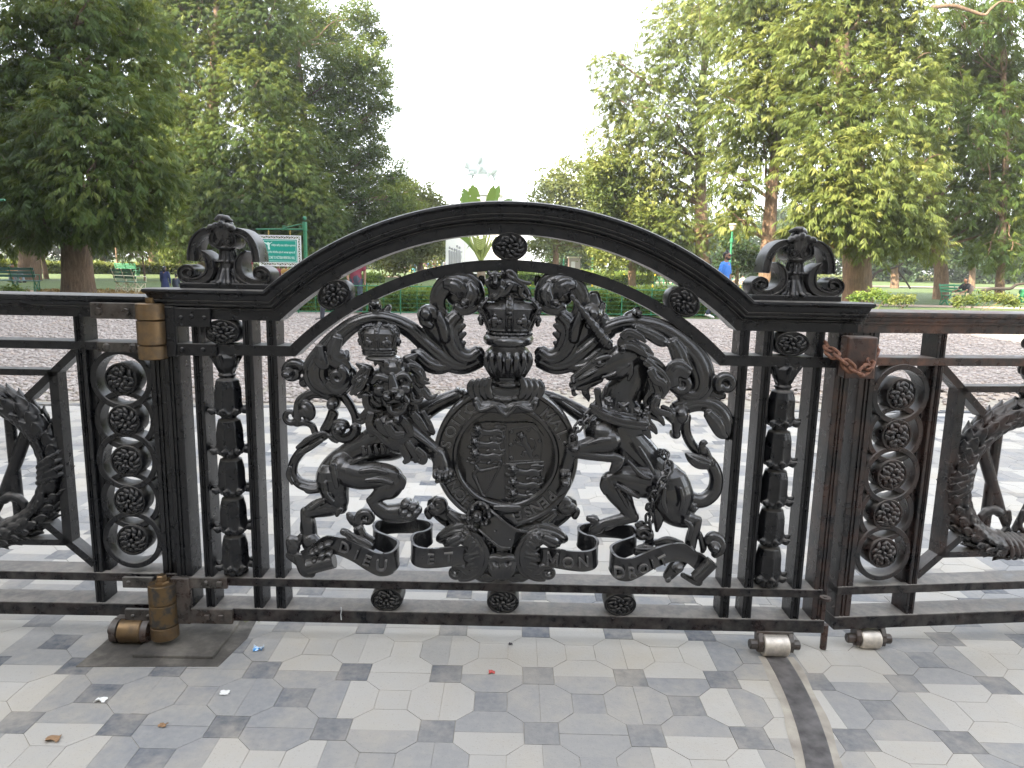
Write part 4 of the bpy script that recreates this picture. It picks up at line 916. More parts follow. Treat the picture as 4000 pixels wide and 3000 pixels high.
# ---------------------------------------------------------------- acanthus foot under the garter
def foot():
    mb=MB()
    for s in (1,-1):
        X=lambda x: 705+s*(x-705)
        leaf(mb,zF,[(X(620),1200,70),(X(540),1180,72),(X(440),1160,76),(X(330),1175,66),(X(250),1215,44),(X(235),1240,20)],4,-.005)
        leaf(mb,zF,[(X(420),1170,50),(X(500),1230,66),(X(530),1330,72),(X(510),1420,64),(X(450),1480,46),(X(380),1500,34)],4,-.03)
        for p in ([(500,1250,30),(460,1290,26),(420,1280,10)],[(520,1330,30),(450,1350,30),(410,1380,12)],[(510,1410,26),(460,1420,26),(430,1450,10)],[(380,1210,30),(320,1240,34),(270,1260,14)],[(470,1200,26),(430,1240,24),(390,1240,10)]): leaf(mb,zF,[(X(a),b,r) for a,b,r in p],2,-.05)
        curl(mb,zF,X(345),1470,46,14,(0 if s>0 else 180),330*s,24,13,-.045)
        st(mb,zF,[(X(440),1470,28),(X(395),1430,30),(X(345),1425,26)],-.05)
        # leaf rising behind the ribbon with a ball head
        st(mb,zF,[(X(560),1160,80),(X(420),1120,74),(X(300),1060,66),(X(230),1000,66),(X(205),960,66)],.03,6,.5); curl(mb,zF,X(222),955,56,20,(150 if s>0 else 30),-330*s,34,22,.0); el(mb,zF,X(220),950,50,50,0,.02,.04); st(mb,zF,[(X(150),1050,22),(X(135),1010,24),(X(150),980,14)],.02)
        leaf(mb,zF,[(X(600),1180,40),(X(480),1140,50),(X(380),1080,54),(X(300),1020,30)],4,.0)
        st(mb,zF,[(X(560),1490,40),(X(610),1500,44),(X(660),1490,30)],-.01); st(mb,zF,[(X(520),1510,22),(X(560),1520,26),(X(600),1510,14)],-.02)
    # central capital
    st(mb,zF,[(705,1290,64),(705,1380,60)],-.02,4,.6); st(mb,zF,[(600,1375,24),(660,1365,30),(705,1375,30),(750,1365,30),(815,1375,24)],-.05)
    for x in (640,705,770): leaf(mb,zF,[(705+(x-705)*.5,1500,24),(x,1440,30),(x+(x-705)*.35,1395,20)],2,-.05); 
    st(mb,zF,[(705,1400,50),(705,1470,50),(705,1510,30)],-.035,5,.7); st(mb,zF,[(590,1330,60),(705,1340,70),(820,1330,60)],.03,5,.3); st(mb,zF,[(590,1420,60),(705,1430,70),(820,1420,60)],.03,5,.3)
    return hang(mb.remesh('acanthus_foot',IRON_G,None,VOX,2,.5),GATE)
FOOT=foot()
# little scrolls standing on the ribbon
mb=MB()
curl(mb,zB,745,830,62,20,150,330,34,22,-.02); st(mb,zB,[(690,900,28),(670,870,30),(690,820,34)],-.02); leaf(mb,zB,[(690,900,34),(720,960,36),(790,1000,30)],3,-.03); leaf(mb,zB,[(600,940,20),(680,1000,34),(760,1040,34),(800,1060,14)],3,-.06); st(mb,zB,[(640,860,22),(620,820,26),(610,800,20)],-.02); st(mb,zB,[(570,930,26),(610,950,24),(650,980,14)],-.05)
hang(mb.remesh('ribbon_scroll',IRON_G,None,VOX,1),RIB)
mb=MB()
curl(mb,zE,955,1010,58,18,30,-330,34,22,-.02); st(mb,zE,[(1010,1050,30),(1000,1100,34),(930,1130,30)],-.02); leaf(mb,zE,[(900,1140,30),(1000,1150,40),(1100,1150,40),(1200,1130,30)],3,-.035); st(mb,zE,[(910,935,20),(940,920,22),(970,930,16)],-.02); leaf(mb,zE,[(1060,1080,24),(1150,1060,36),(1260,1090,30)],3,-.02); st(mb,zE,[(1040,1190,22),(1100,1190,22),(1160,1180,12)],-.05)
hang(mb.remesh('ribbon_scroll',IRON_G,None,VOX,1),RIB2)
IRON_B=make_iron('strap_iron',.12,.8,(.014,.012,.009),grime=.3)
# ================= the two neighbouring leaves, built in a local frame: u runs away from the arched gate
def side_panel(sgn,root,iron,iron2):
    "all children in the root's local frame; x = sgn*u"
    def put(mb,name,m=None,parent=None,**k):
        o=mb.build(name,m or iron,None,**k); o.parent=parent or root; return o
    def bx(mb,u0,u1,y0,y1,z0,z1,b=.003): return mb.box(min(sgn*u0,sgn*u1),max(sgn*u0,sgn*u1),y0,y1,z0,z1,b)
    UC=.695; U2=2*UC; ZW=.632
    # moulded top rail
    prof=[(.0,.095),(.0,-.016),(.004,-.026),(.012,-.028),(.020,-.024),(.024,-.016),(.027,-.014),(.034,-.010),(.038,-.006),(.041,-.008),(.045,-.008),(.047,-.001),(.076,-.001),(.076,.09)]
    mb=MB(); top=1.2505; n=len(prof)
    for k in range(1): 
        a=[(sgn*(-.004+max(0,0)),Y,top-d) for d,Y in prof]; b=[(sgn*U2,Y,top-d) for d,Y in prof]
        mb.grid([a,b],close_v=True); from mathutils.geometry import tessellate_polygon as tp
        tr=tp([[Vector((p[1],p[2],0)) for p in a]]); mb.f+=[tuple(t) for t in tr]+[tuple(n+i for i in t[::-1]) for t in tr]
    put(mb,'moulded_top_rail',iron2,auto=.5)
    put(bx(MB(),.0,U2,.002,.088,1.0605,1.090),'upper_rail',iron2); put(bx(MB(),.0,U2,-.003,.090,.2185,.2505),'lower_rail',IRON_LOW); put(bx(MB(),-.002,U2,-.006,.096,.084,.134,.004),'bottom_rail',IRON_LOW)
    def flut(u0,u1,zs,name):
        mb=MB()
        for z0,z1 in zs: fluted(mb,min(sgn*u0,sgn*u1),max(sgn*u0,sgn*u1),z0,z1)
        return put(mb,name,auto=.4)
    flut(.0,.062,((.132,1.176),),'end_stile')
    for u in (.279,U2-.279-.034): flut(u,u+.034,((.132,.221),(.249,1.0625),(1.0885,1.176)),'upright_bar')
    # octagonal frame round the wreath
    mb=MB(); ob=.402; zt,zb=.977,.357; th=.011
    def bar(p,q,w=.0125):
        p=np.array(p);q=np.array(q); d=(q-p)/np.linalg.norm(q-p); nx=np.array([-d[1],d[0]])*w
        poly=[p+nx,q+nx,q-nx,p-nx]; poly=[(sgn*a,b) for a,b in poly]; mb.prism(poly,.010,.060)
    L=U2-ob
    bar((ob,zt),(L,zt),.011); bar((ob,zb),(L,zb),.011); bar((ob,zt+.004),(ob,zb-.004),.0155); bar((L,zt+.004),(L,zb-.004),.0155)
    for u,su in ((ob,1),(L,-1)):
        bar((u-su*.088,zt+.082),(u+su*.10,zt-.092),.013); bar((u-su*.088,zb-.082),(u+su*.10,zb+.092),.013)
    put(mb,'octagon_frame',iron)
    # interlaced rings with round bosses
    mb=MB(); uc=.1625; Ri,Ro,cs=.0875,.107,[.968,.8205,.6735,.5325,.386]; cs=[.960-.146*i for i in range(5)]
    for i,zc in enumerate(cs):
        seg=48; off=.006 if i%2 else -.001
        rows=[]
        for r,Y in ((Ri,.062),(Ri,off+.002),(Ri+.002,off),(Ro-.002,off),(Ro,off+.002),(Ro,.062)):
            rows.append([(sgn*(uc+r*math.cos(2*math.pi*j/seg)),Y,zc+r*math.sin(2*math.pi*j/seg)) for j in range(seg)])
        mb.grid(rows,close_u=True,close_v=True)
    put(mb,'interlaced_rings',iron,auto=.6)
    # web plates closing the sides behind the rings
    mb=MB()
    for ua,ub in ((.050,.062),(.262,.285)): bx(mb,ua,ub,.02,.07,.25,1.062,.001)
    put(mb,'ring_web',iron)
    for i,zc in enumerate(cs):
        a,b=plaque(sgn*uc,zc,.0575,.0575,0,-.004,.066,9,seedv=i*3+(1 if sgn>0 else 2)); o=put(a,'boss',iron,auto=.5)
        f=b.build('flower',iron,None,smooth=True); f.parent=o
    # laurel wreath
    R=.252; mbw=MB(); core=MB()
    core.tube([(sgn*UC+R*math.cos(a),.035,ZW+R*math.sin(a)) for a in [2*math.pi*i/80 for i in range(81)]],.034,1,14,False)
    Rn=random.Random(5)
    for half in (1,-1):
        for k in range(20):
            for j in range(6):
                a=-math.pi/2+half*(math.pi*(k+.5*(j%2))/20); ph=math.radians(-100+j*42)+Rn.uniform(-.15,.15)
                t=np.array([-math.sin(a),0,math.cos(a)])*half; nrm=np.array([math.cos(a),0,math.sin(a)])
                rad=nrm*math.cos(ph)+np.array([0,-1,0])*math.cos(ph-math.pi/2) if False else nrm*math.sin(ph)+np.array([0,-1,0])*math.cos(ph)
                c=np.array([sgn*UC,.035,ZW])+np.array([sgn*0,0,0])+nrm*R
                p0=c+rad*.030; p1=c+rad*.043+t*.030; p2=c+rad*.047+t*.056; p3=c+rad*.056+t*.072
                pts=[tuple(q) for q in (p0,p1,p2,p3)]
                mbw.tube(catmull(pts,3),[.009,.014,.017,.019,.019,.018,.016,.013,.009,.005],.42,7,up=tuple(rad))
    o=mbw; o.v+=[v for v in core.v]; o.f+=[tuple(i+o.n for i in f) for f in core.f]; o.n+=core.n
    w=o.remesh('laurel_wreath',iron,None,.003,1,.4); w.parent=root
    # ribbon wraps on the wreath
    for a in (math.pi,0,math.pi/2,-math.pi/2):
        mb=MB()
        for d in (-.14,-.05,.04,.13):
            nrm=np.array([math.cos(a+d),0,math.sin(a+d)]); c=np.array([sgn*UC,.035,ZW])+nrm*R; tt=np.array([-math.sin(a+d),0,math.cos(a+d)])
            pts=[tuple(c+(nrm*math.cos(th_)+np.array([0,-1,0])*math.sin(th_))*.050+tt*.030*math.cos(th_)) for th_ in [math.pi*i/10 for i in range(11)]]
            mb.tube(pts,.010,.6,7)
        w2=mb.remesh('ribbon_wrap',iron,None,.003,1,.4); w2.parent=w
    # cypher inside: V strokes crossing an upright, scrolled ends
    mb=MB()
    for s in (1,-1):
        p=[(sgn*(UC+s*.175),.04,ZW+.150),(sgn*(UC+s*.10),.04,ZW-.02),(sgn*(UC+s*.012),.04,ZW-.20)]
        mb.tube(catmull(p,6),[.022,.022,.022,.022,.022,.022,.021,.021,.020,.018,.016,.014,.012],.9,12)
        c=[(sgn*(UC+s*(.175+.035*math.cos(t)*(1-t/9))),.03,ZW+.155+.035*math.sin(t)*(1-t/9)) for t in [k*.45 for k in range(14)]]; mb.tube(c,[.014-.0006*k for k in range(14)],1,8)
        c=[(sgn*(UC+s*(.09+.052*math.cos(t)*(1-t/9))),.03,ZW-.155+.052*math.sin(t)*(1-t/9)) for t in [2.2-k*.45 for k in range(14)]]; mb.tube(c,[.018-.0008*k for k in range(14)],1,8)
        mb.tube([(sgn*(UC+s*.105),.045,ZW+.22),(sgn*(UC+s*.105),.045,ZW-.20)],.019,1,10)
    w3=mb.remesh('cypher',iron,None,.003,1,.4); w3.parent=root
    mb=MB()
    for z0,z1 in ((1.0,1.06),(.93,.985),(1.09,1.16)):
        mb.lathe((sgn*UC,.04,z0),[(.012,0),(.030,.006),(.040,(z1-z0)*.45),(.030,(z1-z0)*.9),(.014,(z1-z0))],16)
        for j in range(8):
            a=2*math.pi*j/8; mb.ell((sgn*UC+.038*math.cos(a),.04+.038*math.sin(a),(z0+z1)/2+.012),.012,.012,.02,0,8,6)
    w4=mb.remesh('crest_knob',iron,None,.003,1); w4.parent=root
    return root
LEFT=thing('iron_gate','black iron side panel with rings and half a laurel wreath, beside the brass hinge','gate panel',(-1.187,.020,0),math.radians(.5))
side_panel(-1,LEFT,IRON,IRON)
RIGHT=thing('iron_gate','rust-stained iron side panel with rings and half a laurel wreath, beside the chain','gate panel',(1.196,.026,0),math.radians(6.6))
side_panel(1,RIGHT,make_iron('panel_iron',.22,.75),make_iron('rail_iron',.8,.8,(.03,.024,.022)))
q=Matrix.Translation(RIGHT.location)@RIGHT.rotation_euler.to_matrix().to_4x4()@Vector((.152,.012,0)); roller(q.x,q.y,.086,.072,.036,STEEL,RIGHT)
roller(P(505,2462,-.04)[0],-.014,.088,.082,.045,BRASS,LEFT)
for s_ in (-1,1):
    x_=P(505,2462,-.04)[0]; hang(MB().lathe((x_+s_*.055,-.014,.045),[(.030,-.014),(.044,-.012),(.044,.010),(.034,.014)],24,'x').build('roller_end',IRON_BR,None,auto=.6),LEFT)
# brass hinge knuckles (turn with the left panel) with straps
def hinge(ax,ay,parent,zs,straps,r):
    h=bpy.data.objects.new('hinge',None); COL.objects.link(h); hang(h,parent); 
    for (z0,z1,m) in zs:
        k=MB().lathe((ax,ay,z0),[(r-.004,0),(r,.003),(r,z1-z0-.003),(r-.004,z1-z0-.0005)],28); hang(k.build('knuckle',m,None,auto=.5),h)
    return h
h=hinge(-1.212,-.022,LEFT,((1.172,1.228,BRASS),(1.089,1.171,BRASS),(1.040,1.088,BRASS)),None,.046)
mb=MB().cyl((-1.212,-.022,1.225),(-1.212,-.022,1.246),.014); hang(mb.build('pin',BRASS_D,None,auto=.5),h)
h2=hinge(-1.229,-.030,LEFT,((.167,.240,BRASS_D),(.083,.166,BRASS_D),(.032,.082,BRASS)),None,.047)
mb=MB().lathe((-1.229,-.030,.239),[(.026,0),(.024,.008),(.018,.010),(.018,.026),(.014,.030)],6); hang(mb.build('pin',BRASS,None,auto=.5),h2)
mb=MB(); mb.box(-1.415,-1.245,-.022,-.010,1.172,1.226,.003)
for x,z in ((-1.385,1.196),(-1.292,1.196)): mb.cyl((x,-.022,z),(x,-.034,z),.013,seg=6)
hang(mb.build('hinge_strap',IRON_B,None),LEFT)
mb=MB(); mb.box(-1.405,-1.245,-.014,.002,1.059,1.092,.002)
for x,z in ((-1.373,1.076),(-1.283,1.076)): mb.ell((x,-.014,z),.014,.008,.014,0,10,6)
hang(mb.build('hinge_strap',IRON_B,None),LEFT)
for z0,z1,bs in ((.212,.252,((-1.352,.232),)),(.076,.130,((-1.345,.104),(-1.29,.104)))):
    mb=MB(); mb.box(-1.375,-1.265,-.023,-.008,z0,z1,.003)
    for x,z in bs: mb.ell((x,-.022,z),.009,.007,.009,0,10,6)
    hang(mb.build('hinge_strap',IRON_B,None),LEFT)
# ---- rusty chain looped round the meeting stiles
RUST=mat('rusty_chain',(.2,.08,.04),.75); t_=NT(RUST); n_=t_.noise(90,4); t_.color(t_.ramp(n_,[(.3,(.05,.022,.014)),(.5,(.15,.062,.034)),(.75,(.25,.125,.072))])); t_.bump(n_,.5,.003)
zM=Zm(3200,1150,2.37)
CH=thing('chain','rusty brown iron chain looped round the box where two gate leaves meet','chain',(1.13,-.07,1.03))
chain_along([zM(78,480,-.015),zM(95,520,-.06),zM(150,565,-.085),(zM(215,615,-.095)),zM(290,680,-.10),zM(370,722,-.10),zM(440,690,-.09),zM(480,610,-.055),zM(515,520,-.02),zM(535,500,.01)],.050,.028,.0056,CH,'chain_link',RUST)
# ================= ground
def rgb(c): return c
STONE=mat('stone_slab',(.4,.4,.4),.72); t_=NT(STONE)
a_=t_.attr('tint'); n1=t_.noise(3.2,5,.65); n2=t_.noise(38,4,.6); n3=t_.noise(.55,4,.6); n4=t_.noise(160,2)
base=t_.ramp(a_,[(0,(.065,.075,.092)),(.2,(.115,.127,.148)),(.38,(.20,.207,.218)),(.56,(.262,.26,.252)),(.72,(.40,.382,.348)),(1,(.49,.465,.418))])
c_=t_.mix(t_.math('MULTIPLY',t_.ramp(n2,[(.35,0.),(.75,1.)]),.35),base,(.42,.40,.36))
c_=t_.mix(t_.math('MULTIPLY',t_.ramp(n1,[(.44,0.),(.68,1.)]),.62),c_,(.44,.39,.31))
c_=t_.mix(t_.math('MULTIPLY',t_.ramp(n3,[(.42,0.),(.66,1.)]),.50),c_,(.33,.31,.28))
c_=t_.mix(t_.math('MULTIPLY',t_.ramp(n4,[(.62,0.),(.72,1.)]),.25),c_,(.13,.12,.11))
t_.color(c_); t_.rough(t_.math('ADD',.66,t_.math('MULTIPLY',n2,.25))); t_.set(t_.b.inputs['Specular IOR Level'],.28); t_.bump(t_.math('ADD',n2,t_.math('MULTIPLY',n4,.5)),.22,.004)
GROUT=mat('grout',(.26,.225,.17),.9); t_=NT(GROUT); n_=t_.noise(14,4); t_.color(t_.ramp(n_,[(.35,(.27,.245,.20)),(.7,(.44,.39,.31))]))
structure(mesh_obj('paving_bed',[(-14,-14,-.0011),(14,-14,-.0011),(14,5.4,-.0011),(-14,5.4,-.0011)],[(0,1,2,3)],GROUT))
def clip(poly,keep):
    out=[];n=len(poly)
    for i in range(n):
        a,b=poly[i],poly[(i+1)%n]; fa,fb=keep(a),keep(b)
        if fa>=0: out.append(a)
        if (fa>=0)!=(fb>=0):
            t=fa/(fa-fb); out.append((a[0]+(b[0]-a[0])*t,a[1]+(b[1]-a[1])*t))
    return out
def paving():
    V=[];F=[];tint=[]; R=random.Random(3); AX,AY=.313,.302; X0,Y0=-1.142,-.178; s=.5*.335; gap=.0008
    edge=lambda p:(4.30+.062*p[0])-p[1]
    def tile(poly,tn):
        poly=clip(poly,edge)
        if len(poly)<3: return
        c=np.mean(np.array(poly),0)
        # keep clear of the track groove and the hinge slab
        rr=math.hypot(c[0]+1.212,c[1]+.0)
        P2=[]
        for p in poly:
            d=np.array(p)-c; L=np.hypot(*d); P2.append(c+d*max(0,(L-gap*1.25)/L) if L>0 else p)
        z=.0008+R.uniform(0,.0012); tx,ty=R.uniform(-.004,.004),R.uniform(-.004,.004); b=len(V); n=len(P2)
        for p in P2: V.append((p[0],p[1],z+tx*(p[0]-c[0])+ty*(p[1]-c[1])))
        for p in P2: V.append((p[0],p[1],-.010))
        F.append(tuple(range(b,b+n))); tint.append(tn)
        for i in range(n): F.append((b+i,b+n+i,b+n+(i+1)%n,b+(i+1)%n)); tint.append(tn)
    for i in range(-22,26):
        for j in range(-6,17):
            x,y=X0+i*AX,Y0+j*AY
            if abs(x)>2.6+(y+2.4)*.95: continue
            wx,wy=AX*s,AY*s
            old=R.random()<.12; far=max(0,min(1,(y-.4)/1.2))
            tile([(x-wx,y-wy),(x+wx,y-wy),(x+wx,y+wy),(x-wx,y+wy)],R.uniform(.0,.15) if R.random()<.9-.45*far else R.uniform(.3,.8))
            cx,cy=x+AX/2,y+AY/2; grey=(i+j)%2==0; ux,uy=AX/2,AY/2
            if R.random()<.06+.10*far: grey=not grey
            g=(lambda lo,hi:R.uniform(lo,hi))
            cell=R.uniform(.40,.56) if grey else R.uniform(.74,.95); cc=.20*R.random()+(.02 if R.random()<.6 else .2) if grey else cell+R.uniform(-.06,.06)
            tile([(cx-wx,cy-wy),(cx+wx,cy-wy),(cx+wx,cy+wy),(cx-wx,cy+wy)],cc)
            for a in range(4):
                ca,sa=(1,0,-1,0)[a],(0,1,0,-1)[a]
                def rt(u,v): # local: v outward
                    return (cx+(u*ca-v*sa),cy+(u*sa+v*ca))
                hw=(wx,wy)[a%2]; hv=(wy,wx)[a%2]; H=(uy,ux)[a%2]; Wd=(ux,uy)[a%2]
                # hexagon: inner square side, diagonals to the corner squares, cell edge between them
                poly=[rt(-hw,-hv),rt(-(Wd-hw),-(H-hv)),rt(-(Wd-hw),-H),rt((Wd-hw),-H),rt((Wd-hw),-(H-hv)),rt(hw,-hv)]
                tn=cell+R.uniform(-.03,.03)
                if R.random()<.05: tn=R.uniform(.3,.95)
                tile(poly,tn)
    me=bpy.data.meshes.new('paving'); me.from_pydata(V,[],F); at=me.attributes.new('tint','FLOAT','FACE'); at.data.foreach_set('value',np.array(tint,dtype=np.float32))
    return structure(_fin('paving',me,STONE,None,False))
paving()
MORT=mat('mortar',(.36,.32,.27),.9); t_=NT(MORT); t_.color(t_.ramp(t_.noise(11,5),[(.3,(.24,.21,.175)),(.7,(.42,.38,.31))]))
# steel track let into the paving, an arc about the hinge
TRK=mat('worn_track_steel',(.08,.075,.075),.5,.4); t_=NT(TRK); n_=t_.noise(18,5); t_.color(t_.ramp(n_,[(.3,(.085,.078,.075)),(.7,(.22,.205,.195))])); t_.bump(t_.noise(50,3),.2,.003)
mb=MB(); rows=[]; CXh,CYh=-1.212,.0
for r,z in ((2.148,-.008),(2.148,.0035),(2.152,.005),(2.221,.005),(2.225,.0035),(2.225,-.008)): rows.append([(CXh+r*math.cos(a),CYh+r*math.sin(a),z) for a in [math.radians(-62+i*61.3/58) for i in range(59)]])
mb.grid(rows); o=mb.build('curved_track',TRK,None,auto=.5); tag(o,'dark curved steel track strip set into the paving in front of the rollers','track')
mb=MB(); rows=[]
for r in (2.118,2.148,2.225,2.250):
    rows.append([(CXh+(r+.004*math.sin(i*.9+r*9))*math.cos(a) if r in (2.118,2.250) else CXh+r*math.cos(a),CYh+(r)*math.sin(a),.0022) for i,a in enumerate([math.radians(-62+i*61.3/58) for i in range(59)])])
mb.grid([rows[0],rows[1]]); mb.grid([rows[2],rows[3]]); structure(mb.build('track_mortar',MORT,None))
# concrete slab below the hinge
CONC=mat('stained_concrete',(.12,.11,.095),.85); t_=NT(CONC); n_=t_.noise(6,6,.65); t_.color(t_.ramp(n_,[(.3,(.035,.032,.028)),(.5,(.085,.076,.064)),(.72,(.20,.18,.15))])); t_.bump(t_.noise(24,5),.5,.01)
mb=MB(); v=[(-1.46,-.185),(-.985,-.165),(-.955,.02),(-.975,.22),(-1.44,.22)]
bm=bmesh.new(); ring=[bm.verts.new((x,y,.004)) for x,y in v]; f=bm.faces.new(ring); ex=bmesh.ops.extrude_face_region(bm,geom=[f]); 
for q in ex['geom']:
    if isinstance(q,bmesh.types.BMVert): q.co.z=-.02
mb.bm(bm); mb.box(-1.30,-1.02,-.125,.16,.003,.016,.003)
tag(mb.build('concrete_slab',CONC,None),'dark stained concrete slab set in the paving under the lower hinge','slab')
# sandy verge and loose gravel road
SAND=mat('sandy_verge',(.42,.34,.26),.95); t_=NT(SAND); n1=t_.noise(1.1,6,.65); n2=t_.noise(40,4,.7); t_.color(t_.mix(t_.math('MULTIPLY',n2,.4),t_.ramp(n1,[(.3,(.33,.25,.19)),(.55,(.45,.37,.29)),(.75,(.50,.44,.37))]),(.30,.26,.22))); t_.bump(n2,.6,.012)
GRAV=mat('gravel_bed',(.4,.36,.33),.95); t_=NT(GRAV)
vo=t_.n('ShaderNodeTexVoronoi',Scale=17.0); t_.t.links.new(t_.pos(),vo.inputs['Vector']); n1=t_.noise(.35,5,.6); n2=t_.noise(5,4)
sv=t_.n('ShaderNodeSeparateColor'); t_.t.links.new(vo.outputs['Color'],sv.inputs[0])
cst=t_.ramp(sv.outputs[0],[(0,(.23,.20,.185)),(.35,(.35,.31,.285)),(.7,(.42,.375,.345)),(.92,(.39,.30,.25)),(1,(.50,.46,.43))])
c_=t_.mix(t_.math('MULTIPLY',t_.ramp(n1,[(.45,0.),(.7,1.)]),.5),cst,(.47,.37,.29)); c_=t_.mix(t_.ramp(vo.outputs['Distance'],[(.25,0.),(.75,.55)]),c_,(.16,.13,.11))
t_.color(c_); t_.bump(t_.math('SUBTRACT',1.0,vo.outputs['Distance']),.9,.03)
yk=lambda x:4.30+.062*x
structure(mesh_obj('sandy_verge',[(-22,yk(-22),-.004),(22,yk(22),-.004),(22,yk(22)+1.2,-.002),(-22,yk(-22)+1.2,-.002)],[(0,1,2,3)],SAND))
structure(mesh_obj('gravel_road',[(-40,yk(-40)+.25,.004),(40,yk(40)+2.2,.004),(40,17.0,.004),(-40,17.0,.004)],[(0,1,2,3)],GRAV))
# pale stone edging between paving and gravel
mb=MB()
for k in range(60):
    x=-14+k*.47; L=.46; y=yk(x+.2); mb.box(x,x+L,y-.005,y+.085,-.05,.012+random.uniform(-.004,.006),.004)
o=mb.build('kerb',STONE,None); structure(o)
# loose stones on the gravel, real little rocks
def stones(n,x0,x1,y0,y1,r0,r1,name,mats,sd):
    R=np.random.default_rng(sd); ico=[]; t=(1+5**.5)/2
    iv=np.array([(-1,t,0),(1,t,0),(-1,-t,0),(1,-t,0),(0,-1,t),(0,1,t),(0,-1,-t),(0,1,-t),(t,0,-1),(t,0,1),(-t,0,-1),(-t,0,1)],float); iv/=np.linalg.norm(iv[0])
    fi=np.array([(0,11,5),(0,5,1),(0,1,7),(0,7,10),(0,10,11),(1,5,9),(5,11,4),(11,10,2),(10,7,6),(7,1,8),(3,9,4),(3,4,2),(3,2,6),(3,6,8),(3,8,9),(4,9,5),(2,4,11),(6,2,10),(8,6,7),(9,8,1)])
    u=R.random(n)**1.5; y=y0+(y1-y0)*u; half=2.2+(y+2.4)*.86
    x=R.uniform(-1,1,n)*half; keep=(x>x0)&(x<x1)&(y>yk(x)+.22+1.7*R.random(n)**1.6*np.clip(1-(.6-x)/2.5,0,1)); x,y=x[keep],y[keep]; n=len(x)
    s=R.uniform(r0,r1,n)*(1+.03*(y-4)); sc=np.stack([s*R.uniform(.8,1.4,n),s*R.uniform(.8,1.3,n),s*R.uniform(.5,.85,n)],1)
    v=iv[None]*sc[:,None]*R.uniform(.78,1.18,(n,12,1)); a=R.uniform(0,6.28,n); ca,sa=np.cos(a)[:,None],np.sin(a)[:,None]
    vx=v[:,:,0]*ca-v[:,:,1]*sa+x[:,None]; vy=v[:,:,0]*sa+v[:,:,1]*ca+y[:,None]; vz=v[:,:,2]+(s*.35)[:,None]
    V=np.stack([vx,vy,vz],2).reshape(-1,3); F=(fi[None]+(np.arange(n)*12)[:,None,None]).reshape(-1,3)
    o=quads_obj(name,V,F,mats,None,False,np.repeat(R.random(n),20)); o['kind']='stuff'; return o
PEB=mat('gravel_stone',(.45,.41,.39),.9); t_=NT(PEB); t_.color(t_.mix(t_.math('MULTIPLY',t_.noise(30,3),.35),t_.ramp(t_.attr(),[(0,(.27,.24,.22)),(.3,(.37,.33,.305)),(.75,(.44,.395,.365)),(.9,(.41,.33,.28)),(1,(.50,.465,.44))]),(.33,.28,.24)))
stones(42000,-14,14,4.2,15.2,.013,.030,'gravel',PEB,11)
# lawns and park paths
GRASS=mat('lawn_grass',(.07,.11,.03),.85); t_=NT(GRASS); n1=t_.noise(.22,5,.6); n2=t_.noise(3.5,5,.7); n3=t_.noise(26,3,.7)
c_=t_.ramp(n1,[(.3,(.048,.085,.020)),(.55,(.078,.120,.028)),(.75,(.125,.135,.042))]); c_=t_.mix(t_.math('MULTIPLY',n2,.6),c_,(.055,.085,.022)); c_=t_.mix(t_.math('MULTIPLY',t_.ramp(n3,[(.4,0.),(.7,1.)]),.4),c_,(.12,.155,.05)); t_.color(c_); t_.bump(t_.math('ADD',n2,n3),.8,.05)
structure(mesh_obj('lawn',[(-400,16.6,-.03),(400,16.6,-.03),(400,900,-.03),(-400,900,-.03)],[(0,1,2,3)],GRASS))
structure(mesh_obj('ground',[(-600,-300,-.06),(600,-300,-.06),(600,1200,-.06),(-600,1200,-.06)],[(0,1,2,3)],SAND))
PATH=mat('park_path',(.36,.24,.17),.95); t_=NT(PATH); n1=t_.noise(1.6,5); t_.color(t_.ramp(n1,[(.3,(.30,.20,.14)),(.7,(.44,.32,.24))]))
def path(pts,w,name='park_path',z=-.022):
    c=catmull([(x,y,0) for x,y in pts],8); L=[];Rr=[]
    for i,p in enumerate(c):
        t=c[min(i+1,len(c)-1)]-c[max(i-1,0)]; t/=np.linalg.norm(t); nn=np.array([-t[1],t[0],0])
        L.append((p[0]+nn[0]*w/2,p[1]+nn[1]*w/2,z)); Rr.append((p[0]-nn[0]*w/2,p[1]-nn[1]*w/2,z))
    mb=MB(); mb.grid([L,Rr]); structure(mb.build(name,PATH,None))
path([(-40,25.5),(-20,24.6),(-12,24.2),(-6,22),(-4.8,18.5),(-4.6,16)],1.7)
path([(44,27.5),(24,27.6),(15,28.0),(9,25.8),(7.4,21),(7.2,16)],1.7)
path([(-70,70),(-30,66),(0,62),(40,68),(80,80)],4.5,'park_path',-.020)
# ================= trees
DENS=1.9
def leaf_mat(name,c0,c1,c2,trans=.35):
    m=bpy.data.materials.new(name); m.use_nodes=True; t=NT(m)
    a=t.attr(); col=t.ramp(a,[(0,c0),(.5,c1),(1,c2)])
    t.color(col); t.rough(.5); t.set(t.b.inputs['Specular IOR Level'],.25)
    tr=t.n('ShaderNodeBsdfTranslucent'); tc=t.mix(.5,col,(.35,.38,.05),'MIX'); t.t.links.new(tc,tr.inputs['Color'])
    mx=t.n('ShaderNodeMixShader'); mx.inputs[0].default_value=trans
    t.t.links.new(t.b.outputs[0],mx.inputs[1]); t.t.links.new(tr.outputs[0],mx.inputs[2]); t.t.links.new(mx.outputs[0],t.out.inputs['Surface'])
    return m
BARK=mat('tree_bark',(.13,.085,.055),.9); t_=NT(BARK)
mp=t_.n('ShaderNodeMapping'); mp.inputs['Scale'].default_value=(1,1,.22); t_.t.links.new(t_.pos(),mp.inputs['Vector'])
